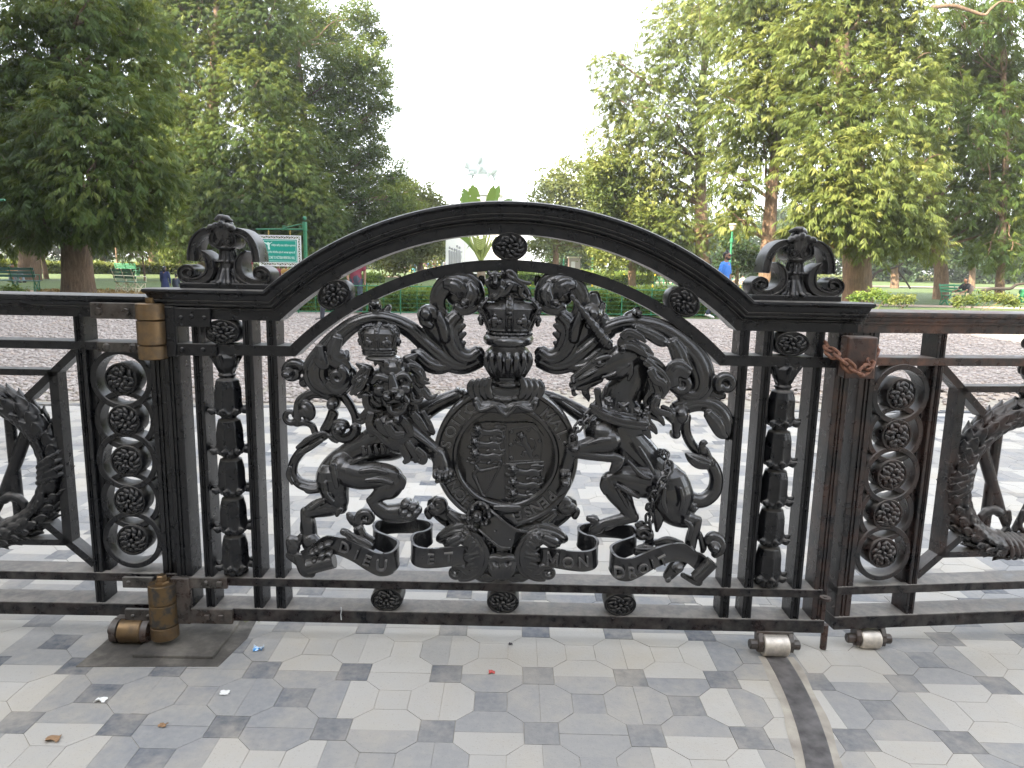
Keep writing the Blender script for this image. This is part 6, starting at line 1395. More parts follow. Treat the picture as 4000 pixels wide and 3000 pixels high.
# hanging sign
def glyph2(txt,size):
    cu=bpy.data.curves.new('t','FONT'); cu.body=txt; cu.size=size; cu.align_x='CENTER'; cu.align_y='CENTER'; cu.resolution_u=2; cu.extrude=.002; cu.offset=size*.012
    o=bpy.data.objects.new('t',cu); COL.objects.link(o); dg=bpy.context.evaluated_depsgraph_get(); me=bpy.data.meshes.new_from_object(o.evaluated_get(dg))
    v=np.array([q.co[:] for q in me.vertices]).reshape(-1,3); f=[list(p.vertices) for p in me.polygons]; bpy.data.objects.remove(o); bpy.data.curves.remove(cu); bpy.data.meshes.remove(me)
    return v,f
SIGNG=mat('sign_face',(.0,.27,.20),.4); SIGNW=mat('sign_white',(.55,.72,.66),.5); GOLD=mat('brass_chain',(.5,.38,.12),.4,.8)
def hanging_sign():
    Y=18.6; k=(Y+CAMD)/FPX; q=lambda x,y,d=0.0: P(950+x/5.53,850+y/5.53,Y+d)
    base=q(1340,0); t=thing('hanging_sign','green hanging sign in white lettering on a green post with a scrolled bracket','sign',(base[0],Y,-.03))
    top=q(1330,100)[2]; px=q(1330,100)[0]
    mb=MB().lathe((px,Y,-.05),[(.075,0),(.075,.5),(.058,.52),(.055,top-.9),(.055,top-.20),(.066,top-.19),(.066,top+.05),(.05,top+.06)],16); mb.ell((px,Y,top+.11),.055,.055,.06); hang(mb.build('post',GREEN,None,auto=.6),t)
    mb=MB().cyl(q(1290,252),q(275,252),.022,seg=10); mb.tube(catmull([q(870,225),q(1000,195),q(1240,145),q(1285,165)],5),.014,1,7); mb.tube(catmull([q(870,225),q(850,195),q(880,178),q(905,195)],5),.012,1,7); mb.tube(catmull([q(1285,150),q(1270,195),q(1230,215),q(1215,195)],5),.012,1,7); hang(mb.build('bracket',GREEN,None,auto=.8),t)
    for x in (548,1015):
        for j,(ya,yb) in enumerate(((262,310),(300,350),(340,380))): 
            a,b=q(x,ya),q(x,yb); mb=MB(); link_bm(mb,((a[0]+b[0])/2,Y,(a[2]+b[2])/2),abs(a[2]-b[2])*1.25,.035,.006,(0,0,1),(1,0,0) if j%2 else (0,1,0)); hang(mb.build('chain_link',GOLD,None,smooth=True),t)
    x0,z0=q(330,372)[0],q(330,372)[2]; x1,z1=q(1265,1052)[0],q(800,1050)[2]
    def frame(mb,a,b,c,d,w,y0,y1): # outer rectangle a..b, c..d (x0,x1,z0,z1)
        mb.box(a,b,y0,y1,d-w,d); mb.box(a,b,y0,y1,c,c+w); mb.box(a,a+w,y0,y1,c+w,d-w); mb.box(b-w,b,y0,y1,c+w,d-w)
    tilt=0
    mb=MB(); frame(mb,x0,x1,z1,z0,.026,Y-.015,Y+.015); ix0,ix1,iz1,iz0=x0+.115,x1-.115,z1+.115,z0-.115; frame(mb,ix0-.022,ix1+.022,iz1-.022,iz0+.022,.022,Y-.015,Y+.015)
    # openwork zig-zag between the two frames
    R=random.Random(4)
    def zig(xa,za,xb,zb,n,hor):
        for i in range(n):
            u0,u1=i/n,(i+1)/n
            if hor: mb.tube([(xa+(xb-xa)*u0,Y,za if i%2 else zb),(xa+(xb-xa)*u1,Y,zb if i%2 else za)],.007,1,5); mb.tube([(xa+(xb-xa)*u0,Y,zb if i%2 else za),(xa+(xb-xa)*(u0+u1)/2,Y,(za+zb)/2)],.006,1,5)
            else: mb.tube([(xa if i%2 else xb,Y,za+(zb-za)*u0),(xb if i%2 else xa,Y,za+(zb-za)*u1)],.007,1,5); mb.tube([(xb if i%2 else xa,Y,za+(zb-za)*u0),((xa+xb)/2,Y,za+(zb-za)*(u0+u1)/2)],.006,1,5)
    zig(x0+.026,iz0+.022,x1-.026,z0-.026,16,True); zig(x0+.026,z1+.026,x1-.026,iz1-.022,16,True); zig(x0+.026,z1+.026,ix0-.022,z0-.026,12,False); zig(ix1+.022,z1+.026,x1-.026,z0-.026,12,False)
    hang(mb.build('sign_frame',WHITE,None),t)
    board=hang(MB().box(ix0,ix1,Y-.008,Y+.010,iz1,iz0).build('sign_board',SIGNG,None),t)
    mb=MB(); W=ix1-ix0; H=iz0-iz1; frame(mb,ix0+.03,ix1-.03,iz1+.03,iz0-.03,.010,Y-.012,Y-.007); hang(mb.build('border_line',SIGNW,None),board)
    mb=MB()
    for txt,cy,sz,cx,wid in (('ভিক্টোরিয়া মেমোরিয়াল স্বাগতম',.735,.085,.60,.70),('विक्टोरिया मेमोरियल हॉल में आपका स्वागत है',.43,.075,.50,.86),('WELCOME TO VICTORIA MEMORIAL HALL',.205,.07,.50,.86)):
        v,f=glyph2(txt,sz)
        if len(v)==0: continue
        w0=v[:,0].max()-v[:,0].min(); h0=v[:,1].max()-v[:,1].min(); sx=wid*W/w0; sy=(.13*H)/max(h0,1e-6)
        mb.add(np.stack([ix0+cx*W+(v[:,0]-(v[:,0].max()+v[:,0].min())/2)*sx,Y-.010-v[:,2],iz1+cy*H+(v[:,1]-(v[:,1].max()+v[:,1].min())/2)*sy],1),f)
    hang(mb.build('sign_lettering',SIGNW,None),board)
    # small winged figure emblem
    e=[(455,530),(500,540),(520,545),(535,525),(550,530),(560,545),(590,545),(625,520),(630,530),(590,560),(575,580),(570,620),(585,685),(545,690),(535,650),(535,600),(500,570),(470,550)]
    mb=MB().prism([(q(a,b)[0],q(a,b)[2]) for a,b in e],Y-.013,Y-.007); hang(mb.build('emblem',SIGNW,None),board)
hanging_sign()
# another bracket end reaching in at the left edge
Y=16.0; a=P(-200,790,Y); b=P(19,781,Y); t=thing('sign_post','green post arm reaching in at the left edge','sign post',(a[0],Y,-.03)); hang(MB().cyl(a,b,.03,seg=10).build('bracket',GREEN,None),t); hang(MB().cyl((a[0],Y,-.05),(a[0],Y,a[2]+.3),.06,seg=12).build('post',GREEN,None),t)
# lamp posts
LAMPG=mat('lamp_bowl',(.72,.62,.46),.4)
def lamp(base,topy,Y,hpx,w,label,globe=False):
    k=(Y+CAMD)/FPX; b=P(base[0],base[1],Y); z=P(base[0],topy,Y)[2]; x=b[0]; t=thing('lamp_post',label,'lamp post',(x,Y,-.03))
    r=w*k/2; hh=hpx*k; pole=MB().lathe((x,Y,-.05),[(r*2.2,0),(r*2.0,.25),(r*1.3,.35),(r*1.25,1.0),(r,1.1),(r*.9,z-hh-.45),(r*1.5,z-hh-.43),(r*1.5,z-hh-.28),(r*.8,z-hh-.26),(r*.8,z-hh)],14); hang(pole.build('pole',GREEN,None,auto=.6),t)
    if globe: hang(MB().ell((x,Y,z-hh*.5),hh*.5,hh*.5,hh*.5,0,16,10).build('lamp_globe',WHITE,None,smooth=True),t)
    else:
        R=16*k; hang(MB().lathe((x,Y,z-hh),[(R*.35,0),(R*.55,hh*.15),(R*.95,hh*.72),(R*1.0,hh*.80),(R*.8,hh*.93),(R*.3,hh)],18).build('lamp_shade',LAMPG,None,auto=.8),t); hang(MB().lathe((x,Y,z-hh),[(R*1.03,hh*.70),(R*1.06,hh*.76),(R*1.03,hh*.82)],18).build('shade_rim',BRASS_D,None,smooth=True),t)
lamp((2843,1152),872,26.5,26,9.5,'green lamp post with a cream bowl shade behind the man in blue')
lamp((2313,1070),962,62,12,6,'far green lamp post with a white globe, seen under the arch',True)
Y=62; x=P(2201,1040,Y)[0]; t=thing('bollard','short green post left of the far globe lamp','post',(x,Y,-.03)); hang(MB().lathe((x,Y,-.05),[(.10,0),(.09,.3),(.07,.35),(.07,1.75),(.10,1.8),(.03,1.95)],10).build('post',GREEN,None),t)
# benches
def bench(name,label,base,L,rot,legm,slatm,z0=-.03,frames=3,scale=1.0):
    b=G(*base,z0); t=thing(name,label,'bench',(b[0],b[1],z0),rot); s=scale
    def put(mb,n,m): o=mb.build(n,m,None); o.parent=t; return o
    for i in range(5): put(MB().box(-L/2,L/2,(-.22+i*.092)*s,(-.15+i*.092)*s,.42*s,.445*s,.004),'seat_slat',slatm)
    for i in range(3): put(MB().box(-L/2,L/2,(.215+.05*i)*s,(.240+.05*i)*s,(.56+.125*i)*s,(.655+.125*i)*s,.004),'back_slat',slatm)
    for i in range(frames):
        x=-L/2+.08+(L-.16)*i/(frames-1); f=MB(); r=.020*s
        for a,c in (((-.22,0),(.18,.42)),((.22,0),(-.20,.42)),((-.24,.42),(.20,.42)),((.18,.42),(.36,.92)),((-.22,.0),(-.20,.42)),((.24,0),(.17,.42)),((-.22,.20),(.22,.20)),((-.24,.42),(-.26,.64)),((-.26,.64),(.24,.66)),((-.16,0),(0,.2)),((.16,0),(0,.2))):
            f.tube([(x,a[0]*s,a[1]*s),(x,c[0]*s,c[1]*s)],r,1,6)
        put(f,'bench_leg',legm)
    return t
bench('park_bench','green park bench with cream lattice iron legs on the left lawn',(512,1146),1.25,math.radians(155),CREAM,GREEN)
bench('park_bench','plain green bench on the far lawn behind the lattice bench',(502,1082),1.5,math.radians(175),GREEN,GREEN)
bench('park_bench','blue-green bench at the far left edge of the lawn',(62,1142),1.6,math.radians(190),GREEN,mat('faded_blue_paint',(.10,.22,.21),.6))
bench('park_bench','bright green bench under the seated man with a backpack',(3745,1192),1.9,math.radians(20),GREEN,GREEN)
bench('park_bench','green bench holding the group of seated visitors under the hanging sign',(1095,1122),2.2,math.radians(0),GREEN,GREEN)
# litter bin at the right edge
b=G(3996,1182,-.03); t=thing('litter_bin','green litter bin at the right edge of the lawn','bin',b); hang(MB().lathe(b,[(.20,0),(.21,.1),(.24,.55),(.25,.60),(.20,.66),(.06,.70)],16).build('drum',GREEN,None,auto=.6),t)
# far brick kiosk
BRICK=mat('brick',(.30,.16,.10),.9); t_=NT(BRICK); br=t_.n('ShaderNodeTexBrick',Scale=4.0); t_.t.links.new(t_.pos(),br.inputs['Vector']); br.inputs['Color1'].default_value=(.34,.18,.11,1); br.inputs['Color2'].default_value=(.27,.15,.10,1); br.inputs['Mortar'].default_value=(.4,.36,.32,1); t_.color(br.outputs['Color'])
Y=70; x0=P(2222,1048,Y)[0]; x1=P(2266,1048,Y)[0]; zt=P(2245,1008,Y)[2]; t=thing('kiosk','small brick kiosk with a pale door in the far park, right of the palm','kiosk',((x0+x1)/2,Y,-.03))
hang(MB().box(x0,x1,Y,Y+1.6,-.05,zt).build('wall',BRICK,None),t); hang(MB().box(x0-.1,x1+.1,Y-.12,Y+1.7,zt,zt+.14).build('roof',CREAM,None),t); hang(MB().box(x0+.22,x0+.62,Y-.03,Y+.02,0,zt-.35).build('door',WHITE,None),t)
# ---- traveller's palm
def palm():
    Y=24.0; q=lambda x,y,d=0.0:P(1750+x/4.74,550+y/4.74,Y+d); c=lambda x,y,d=0.0:P(1600+x/2.37,900+y/2.37,Y+d)
    b=P(1880,1158,Y); t=thing('palm',"traveller's palm with a fan of broad paddle leaves in front of the white pedestal",'palm',(b[0],Y,-.03))
    PT=mat('palm_trunk',(.20,.15,.10),.8); PG=mat('palm_stalk',(.26,.30,.08),.5); PL=leaf_mat('palm_leaf',(.10,.19,.045),(.15,.25,.07),(.21,.29,.09),.5)
    mb=MB(); tr=[(b[0],Y,-.06),c(662,430),c(660,360),c(660,285)]; trunk_mesh(mb,tr,[.19,.16,.15,.17],3,12,1.1,.05); hang(mb.build('trunk',PT,None,smooth=True),t)
    leaves=[((520,1330),(455,815),120,.0),((400,1330),(300,880),85,.4),((690,1350),(850,830),80,-.3),((760,1330),(950,825),70,.5),((830,1380),(1130,1030),95,.2),((330,1400),(245,1035),60,.7)]
    base=c(660,290)
    st_=MB()
    for i,(a,e,w,d) in enumerate(leaves):
        A=np.array(q(*a,d)); E=np.array(q(*e,d*1.6)); W=w/4.74*(Y+CAMD)/FPX*1.0; 
        stem=catmull([base,tuple((np.array(base)+A)/2+np.array([(A[0]-base[0])*.18,0,0])),tuple(A)],6); st_.tube([tuple(p) for p in stem],[.05-.0022*j for j in range(len(stem))],.8,7)
        mid=A+(E-A)*.55+np.array([(E[0]-A[0])*.05,0,0]); path=[np.array(p) for p in catmull([A,mid,E+(np.array([.12,-.05,-.10]) if i==4 else 0)],9)]
        n=len(path); V=[];F=[]; ax=np.array([.92,.35*(1 if i%2 else -1),.0])
        R=random.Random(i)
        for j,p in enumerate(path):
            u=j/(n-1); ww=W*(.25+.75*math.sin(math.pi*min(1,u*.80+.13))**.7)*(1 if u<.93 else .55); ed=.05*math.sin(j*2.1+i)
            tt=path[min(j+1,n-1)]-path[max(j-1,0)]; tt/=np.linalg.norm(tt); s=ax-tt*(ax@tt); s/=np.linalg.norm(s)
            for v in (-1,-.5,0,.5,1): V.append(p+s*v*ww*(1+ed*abs(v))+np.array([0,.10*abs(v)*W,-.06*abs(v)*W]))
        for j in range(n-1):
            for v in range(4):
                if R.random()<.04 and v in (0,3): continue
                k0=j*5+v; F.append((k0,k0+1,k0+6,k0+5))
        o=quads_obj('leaf_blade',np.array(V),np.array(F),PL,None,True,np.full(len(F),R.uniform(.3,.8))); hang(o,t)
    for a in ((600,150),(640,60),(700,60),(760,90),(800,60),(560,100)):
        st_.tube([tuple(p) for p in catmull([base,c((660+a[0])/2,(280+a[1])/2+10),c(*a,random.uniform(-.3,.3))],5)],[.05,.048,.046,.044,.042,.04,.038,.036,.034,.03,.028],.8,7)
    hang(st_.build('leaf_stalks',PG,None,smooth=True),t)
    mb=MB()
    for i in range(6):
        y=75+i*18; mb.tube([c(650,y+14,-.2),c(610-i*-3,y,-.22),c(590+i*5,y-14,-.22)],[.05,.04,.012],.8,7); mb.tube([c(660,y+14,-.2),c(695-i*3,y,-.22),c(715-i*5,y-14,-.22)],[.05,.04,.012],.8,7)
    hang(mb.build('flower_bracts',PG,None,smooth=True),t)
    # a lower hanging leaf on the left
    for (a,e,w) in (((600,190),(470,70),26),((600,150),(520,190),16)):
        A=np.array(c(*a,.2));E=np.array(c(*e,.5)); W=w/2.37*(Y+CAMD)/FPX; V=[];F=[]
        for j in range(8):
            u=j/7; p=A+(E-A)*u+np.array([0,0,.15*math.sin(u*3.1)]); ww=W*math.sin(math.pi*(.1+.85*u))
            for v in (-1,0,1): V.append(p+np.array([.4*v*ww,.1*abs(v)*ww,v*ww]))
        for j in range(7):
            for v in range(2): k0=j*3+v; F.append((k0,k0+1,k0+4,k0+3))
        o=quads_obj('leaf_blade',np.array(V),np.array(F),PL,None,True,np.full(len(F),.3)); hang(o,t)
palm()
# ---- equestrian statue on its marble pedestal
def statue():
    Y=58.0; k=(Y+CAMD)/FPX; q=lambda x,y,d=0.0:P(1750+x/4.74,550+y/4.74,Y+d); kk=k/4.74
    BRZ=mat('weathered_bronze',(.50,.55,.52),.6,.0); MRB=mat('pedestal_marble',(.78,.77,.74),.5); 
    t=thing('monument','white marble pedestal carrying a pale bronze horseman, far down the central lawn','monument',(P(1880,1068,Y)[0],Y,-.03))
    zt=P(1880,742,Y)[2]; xc=P(1882,900,Y)[0]; W=P(2012,1000,Y)[0]-P(1747,1000,Y)[0]
    def blk(w,d,z0,z1,n='pedestal_block',b=.03): return hang(MB().box(xc-w/2,xc+w/2,Y-d/2,Y+d/2,z0,z1,b).build(n,MRB,None),t)
    blk(W*1.25,4.6,-.05,.45,'step'); blk(W*1.12,4.2,.45,.9,'step'); blk(W*.52,2.6,.9,zt-.5,'shaft'); blk(W*.60,3.0,zt-.5,zt-.25,'cornice'); blk(W*.55,2.8,zt-.25,zt,'plinth')
    for s in (-1,1):
        x=xc+s*W*.37; hang(MB().box(x-W*.13,x+W*.13,Y-1.7,Y+1.0,.9,P(1800,905,Y)[2],.04).build('side_pier',MRB,None),t); hang(MB().box(x-W*.15,x+W*.15,Y-1.85,Y+1.1,P(1800,905,Y)[2],P(1800,895,Y)[2],.03).build('pier_cap',MRB,None),t)
    rel=MB(); R=random.Random(9); xx=xc-W*.37; RZ=mat('relief_bronze',(.33,.33,.33),.6)
    for i in range(5):
        x=xx+(i-2)*.20; h=R.uniform(1.3,1.6); rel.tube([(x,Y-1.70,1.15),(x+.04,Y-1.72,1.15+h*.5),(x-.02,Y-1.72,1.15+h*.8)],[.09,.13,.09],.5,8); rel.ell((x,Y-1.73,1.15+h*.98),.09,.05,.11); rel.tube([(x+.05,Y-1.72,1.15+h*.75),(x+.2,Y-1.74,1.15+h*(.5+.4*R.random()))],.04,.7,6)
    hang(rel.remesh('relief_figures',RZ,None,.02,1),t)
    mb=MB()
    def s(pts,d=0.0,dsc=.9): 
        c=catmull([(*q(x,y,d),r*kk) for x,y,r in pts],5); mb.tube([a[:3] for a in c],[a[3] for a in c],dsc,12)
    s([(440,540,70),(540,540,88),(660,540,88),(780,545,80),(850,540,66)],0,.75); s([(460,560,70),(420,500,62),(395,440,50),(370,410,40)],0,.6); s([(385,400,36),(345,440,34),(325,480,24),(335,515,18)],0,.7); s([(345,410,10),(335,385,5)],.1); s([(330,415,10),(302,385,5)],-.1)
    s([(440,600,40),(400,625,28),(350,635,20),(320,690,15),(312,750,13),(318,775,18)],-.35); s([(460,600,42),(455,660,26),(430,720,16),(412,760,14),(420,790,18)],.35)
    s([(770,590,52),(745,650,34),(748,690,22),(710,760,15),(680,815,14),(665,830,18)],-.35); s([(840,590,50),(840,640,36),(858,690,22),(862,760,15),(862,810,17)],.35); s([(860,500,24),(890,560,26),(875,640,20),(850,690,10)],0)
    # rider
    s([(610,500,44),(608,420,46),(605,340,50),(600,300,44)],0,.75); mb.ell(q(598,240),24*kk,24*kk,30*kk); s([(598,215,20),(604,200,9)],0); s([(600,310,30),(570,380,22),(545,440,16)],-.35); s([(605,310,30),(640,380,22),(560,440,16)],.35); s([(600,480,40),(560,560,30),(545,610,22),(520,625,18)],-.42); s([(610,480,40),(560,560,30),(545,610,22),(520,625,18)],.42); s([(640,440,40),(650,500,50),(640,560,44)],0,.9); s([(605,30,4),(602,120,4),(598,200,4)],0)
    hang(mb.remesh('horse_and_rider',BRZ,None,.03,1),t)
statue()
# ---- low plants, fallen wood, leaf litter
def shrub(label,px,blobs,Y,size,material,sd,kind='round',dens=14):
    k=(Y+CAMD)/FPX; b=P(px[0],px[1],Y); t=thing('low_shrub',label,'shrub',(b[0],Y,-.03)); f=foliage('foliage',[(P(x,y,Y+d),r*k) for x,y,r,d in blobs],kind,size,dens,material,None,sd,.1); hang(f,t)
    mb=MB(); R=random.Random(sd)
    for x,y,r,d in blobs: mb.tube([(b[0]+R.uniform(-.2,.2),Y,-.05),P(x,y,Y+d)],[.012,.005],1,5)
    hang(mb.build('stems',BARK,None),t)
shrub('low leafy shrub at the foot of the thick brown trunk on the right',(3400,1180),[(3370,1160,28,0),(3420,1150,30,.3),(3460,1165,26,0),(3330,1165,22,0)],21.5,.26,HEDG,61)
shrub('thin weedy plants in front of the right lawn, left of the bench',(3520,1180),[(3510,1165,24,0),(3550,1170,24,.2),(3490,1175,20,0)],21.0,.22,LF_R,62)
shrub('yellow-green weeds in front of the bright green bench',(3800,1190),[(3740,1180,26,0),(3800,1170,30,0),(3860,1165,30,.3),(3920,1170,30,0),(3960,1180,26,0)],21.5,.26,LF_R,63)
shrub('low green plants at the left edge before the blue-green bench',(40,1145),[(20,1132,22,0),(60,1136,22,.2),(95,1140,18,0)],21.5,.24,HEDG,64)
DEAD=mat('dead_wood',(.045,.034,.026),.9)
def pole(name,label,cat,a,b,Y,w,sd):
    k=(Y+CAMD)/FPX; A=P(*a,Y);B=P(*b,Y+1.0); t=thing(name,label,cat,(A[0],A[1],-.03)); mb=MB(); limb(mb,A,B,w*k/2,w*k*.35,sd,0); hang(mb.build('branch',DEAD,None,smooth=True),t)
pole('fallen_branch','dark bare branch leaning up against the thick trunk on the right','branch',(3400,1095),(3528,1025),31,10,1)
pole('fallen_branch','dark prop standing under the leaning branch on the right lawn','branch',(3555,1125),(3498,1035),31,7,2)
pole('log','long dark log lying on the right lawn behind the bench','log',(3828,1140),(4020,1106),30,14,3)
G_=np.random.default_rng(77); n=2600; u=G_.random(n); a=np.array(G(120,1141,-.02));b_=np.array(G(620,1152,-.02)); pos=a+(b_-a)*u[:,None]+np.stack([G_.normal(size=n)*.3,G_.normal(size=n)*.9+.8,G_.random(n)*.02],1)
DRY=leaf_mat('dry_leaf',(.22,.13,.05),(.36,.24,.10),(.48,.34,.15),.1); o=leaf_cloud('fallen_leaves',pos,np.tile([0,0,.4],(n,1)),.11,DRY,None,77); o['kind']='stuff'
# ---- litter on the paving
def flat_litter(name,label,cat,px,size,m,sd,crumple=.5,n=5):
    R=random.Random(sd); c=G(*px,.004); mb=MB(); N=n; rows=[]
    for i in range(N): rows.append([(c[0]+(i/(N-1)-.5)*size*R.uniform(.8,1.2),c[1]+(j/(N-1)-.5)*size*.8*R.uniform(.7,1.2),c[2]+.001+abs(R.gauss(0,crumple))*size*.4) for j in range(N)])
    mb.grid(rows); b=[[(p[0],p[1],p[2]-.0012) for p in r] for r in rows]; mb.grid(b)
    return tag(mb.build(name,m,None,smooth=False),label,cat)
BLU=mat('wrapper_foil',(.35,.62,.85),.25,.3); t_=NT(BLU); t_.color(t_.ramp(t_.noise(70,2),[(.42,(.10,.38,.80)),(.52,(.75,.85,.92))]))
PAP=mat('paper_scrap',(.75,.74,.70),.8); REDW=mat('red_wrapper',(.45,.06,.05),.5); BRL=mat('brown_leaf',(.28,.17,.09),.8)
flat_litter('wrapper','crumpled blue and white wrapper on the paving right of the concrete slab','litter',(1010,2537),.036,BLU,1,.6)
flat_litter('paper_scrap','small white scrap of paper on a grey slab at lower left','litter',(395,2735),.030,PAP,2,.2)
flat_litter('paper_scrap','flat white paper scrap beside a light slab left of centre','litter',(878,2706),.028,PAP,3,.1)
flat_litter('dry_leaf','curled tan leaf on the paving at the bottom left','leaf',(208,2888),.040,BRL,4,.25)
flat_litter('dry_leaf','small dark brown leaf on the paving left of centre','leaf',(637,2834),.022,BRL,5,.3)
flat_litter('wrapper','tiny red wrapper beside a dark square slab at centre','litter',(1921,2627),.022,REDW,6,.4)
flat_litter('pebble','small dark pebble near the bottom rail at centre','pebble',(1994,2517),.014,mat('dark_pebble',(.05,.045,.05),.7),7,.5)
shrub('tiny weeds growing beside the concrete slab','x' and (990,2440),[(960,2432,9,-.0),(1000,2436,8,.0),(985,2446,7,.0)],.14,.016,HEDG,65,'round',8) if True else None
# ================= people
SKIN=mat('skin',(.22,.115,.07),.55); HAIR=mat('black_hair',(.008,.007,.007),.5); SHOE=mat('shoe',(.05,.04,.04),.6)
_cl={}
def cloth(c,name='cloth'):
    key=(name,c)
    if key not in _cl:
        m=mat(name,c,.85); t=NT(m); n=t.noise(14,3); t.color(t.mix(t.math('MULTIPLY',n,.5),c,tuple(x*.6 for x in c))); t.bump(t.noise(18,3),.5,.02); _cl[key]=m
    return _cl[key]
def person(label,pos,H=1.7,face=0.0,shirt=(.3,.3,.3),legs=(.05,.06,.08),pose='stand',sleeve='short',hair='short',group=None,swing=.22,arms=(.1,.1),detail=True,skirt=False,extra=None,elbow=(.15,.15),shoes=None,vox=.013,glasses=False,lift=0.0):
    """face: direction of the gaze, radians, 0 = towards +x, pi/2 = away from the camera (+y)"""
    t=thing('person',label,'person',(pos[0],pos[1],pos[2]),0,group); s=H/1.72
    fx,fy=math.cos(face),math.sin(face)          # forward
    rx,ry=fy,-fx                                 # person's right
    def W(f,r,z): return (pos[0]+(fx*f+rx*r)*s,pos[1]+(fy*f+ry*r)*s,pos[2]+z*s)
    seat=pose in('sit','ground'); hz={'sit':.46,'ground':.12}.get(pose,.93); dz=hz-.93
    lean=.06 if pose!='stand' else 0.02
    sh=lambda r,z,f=0.0: W(f+lean*(z-.93+.0)*1.0,r,z+dz)
    body=MB(); cl=MB(); tr=MB()
    def chain(mb,pts,rad): c=catmull([(*p,r*s) for p,r in zip(pts,rad)],4); mb.tube([q[:3] for q in c],[q[3] for q in c],1,9)
    # torso, neck, head
    chain(body,[sh(0,.95),sh(0,1.15),sh(0,1.35)],[.12,.11,.12]); chain(body,[sh(0,1.38,.0),sh(0,1.48,.01),sh(0,1.53,.02)],[.058,.052,.05])
    hc=sh(0,1.615,.03); body.ell(hc,.078*s,.078*s,.112*s,0,14,10); jw=sh(0,1.56,.07); body.ell(jw,.048*s,.048*s,.05*s,0,10,7)
    nz=sh(0,1.60,.118); body.ell(nz,.014*s,.014*s,.020*s,0,8,6); lips=sh(0,1.555,.108); body.ell(lips,.020*s,.020*s,.010*s,0,8,6)
    for r in (-.078,.078): body.ell(sh(r,1.60,.03),.014*s,.014*s,.028*s,0,8,6)
    # legs
    feet=[];knees=[]
    for i,r in enumerate((-.095,.095)):
        sg=(1,-1)[i]
        if pose=='sit': kn=W(.44,r*1.1,.47); an=W(.42,r*1.1,.08); hip=W(.0,r,hz+.02)
        elif pose=='ground': kn=W(.40,r*2.2,.40+.06*i); an=W(.62,r*1.3,.07); hip=W(.0,r,hz+.04)
        else: f=swing*sg; kn=W(f*.55+.03,r,.49); an=W(f-.02 if f>0 else f-.10,r,.085+(.05 if f<0 and swing>.1 else 0)); hip=W(0,r,.90)
        chain(body,[hip,kn,an],[.078,.052,.038]); chain(tr,[hip,kn,tuple(np.array(an)+np.array([0,0,.02*s]))],[.100,.072,.060]); feet.append((an,r)); knees.append(kn)
        toe=(an[0]+fx*.16*s,an[1]+fy*.16*s,pos[2]+.035*s+(0 if pose!='stand' or swing*sg>=0 else .0)); heel=(an[0]-fx*.05*s,an[1]-fy*.05*s,an[2]-.045*s)
        so=MB(); so.tube(catmull([heel,an[:2]+(an[2]-.04*s,),toe],4),[.036*s,.040*s,.042*s,.044*s,.045*s,.044*s,.042*s,.038*s,.030*s],.8,8); hang(so.build('shoe',shoes or SHOE,None,smooth=True),t)
    chain(tr,[sh(0,.86),sh(0,.95),sh(0,1.02)],[.135,.145,.13])
    if skirt:
        rows=[]
        for z,r in ((1.05,.14),(.85,.19),(.55,.22),(.25,.26)):
            rows.append([W(math.cos(a)*r*.9,math.sin(a)*r,(z+dz if not seat else max(.05,z*.5))) for a in [2*math.pi*j/16 for j in range(16)]])
        tr.grid(rows,close_v=True); tr.f.append(tuple(range(tr.n-64,tr.n-48))); tr.f.append(tuple(range(tr.n-16,tr.n)))
    # arms with mitten of five fingers
    for i,r in enumerate((-1,1)):
        a=arms[i]; e=elbow[i]; S0=sh(r*.185,1.385); el_=sh(r*.235,1.385-.29*math.cos(a),.29*math.sin(a)); hd=sh(r*.225,1.385-.29*math.cos(a)-.25*math.cos(a+e),.29*math.sin(a)+.25*math.sin(a+e))
        chain(body,[S0,el_,hd],[.050,.040,.028]); d=(np.array(hd)-np.array(el_)); d/=np.linalg.norm(d)
        pm=np.array(hd)+d*.045*s; body.ell(tuple(pm),.032*s,.032*s,.048*s,0,9,7)
        if detail:
            side=np.array([fx,fy,0.0])
            for k in range(4): o=side*(k-1.5)*.019*s; p0=pm+o+d*.03*s; L=(.060,.072,.068,.052)[k]*s; chain(body,[tuple(p0),tuple(p0+d*L*.5+np.array([-rx*r,-ry*r,0])*.006*s),tuple(p0+d*L*.9+np.array([-rx*r,-ry*r,0])*.022*s)],[.0105,.010,.008])
            th=pm+side*.035*s; chain(body,[tuple(pm+side*.02*s-d*.02*s),tuple(th+d*.012*s),tuple(th+d*.045*s+side*.006*s)],[.013,.012,.009])
        if sleeve=='short': chain(cl,[sh(r*.12,1.40),S0,tuple(np.array(S0)*.35+np.array(el_)*.65)],[.07,.068,.064])
        else: chain(cl,[sh(r*.12,1.40),S0,el_,tuple(np.array(el_)*.12+np.array(hd)*.88)],[.07,.066,.056,.044])
    # shirt: shaped trunk
    rows=[]
    for z,wx,wy in ((.84,.175,.125),(.95,.165,.125),(1.10,.155,.115),(1.25,.178,.125),(1.36,.190,.115),(1.425,.135,.085),(1.455,.066,.060)):
        c=sh(0,max(z,.93-.06) if seat else z); rows.append([(c[0]+(fx*math.sin(a)*wy+rx*math.cos(a)*wx)*s,c[1]+(fy*math.sin(a)*wy+ry*math.cos(a)*wx)*s,c[2]) for a in [2*math.pi*j/20 for j in range(20)]])
    cl.grid(rows,close_v=True); cl.f.append(tuple(range(cl.n-140,cl.n-120))); cl.f.append(tuple(range(cl.n-20,cl.n)))
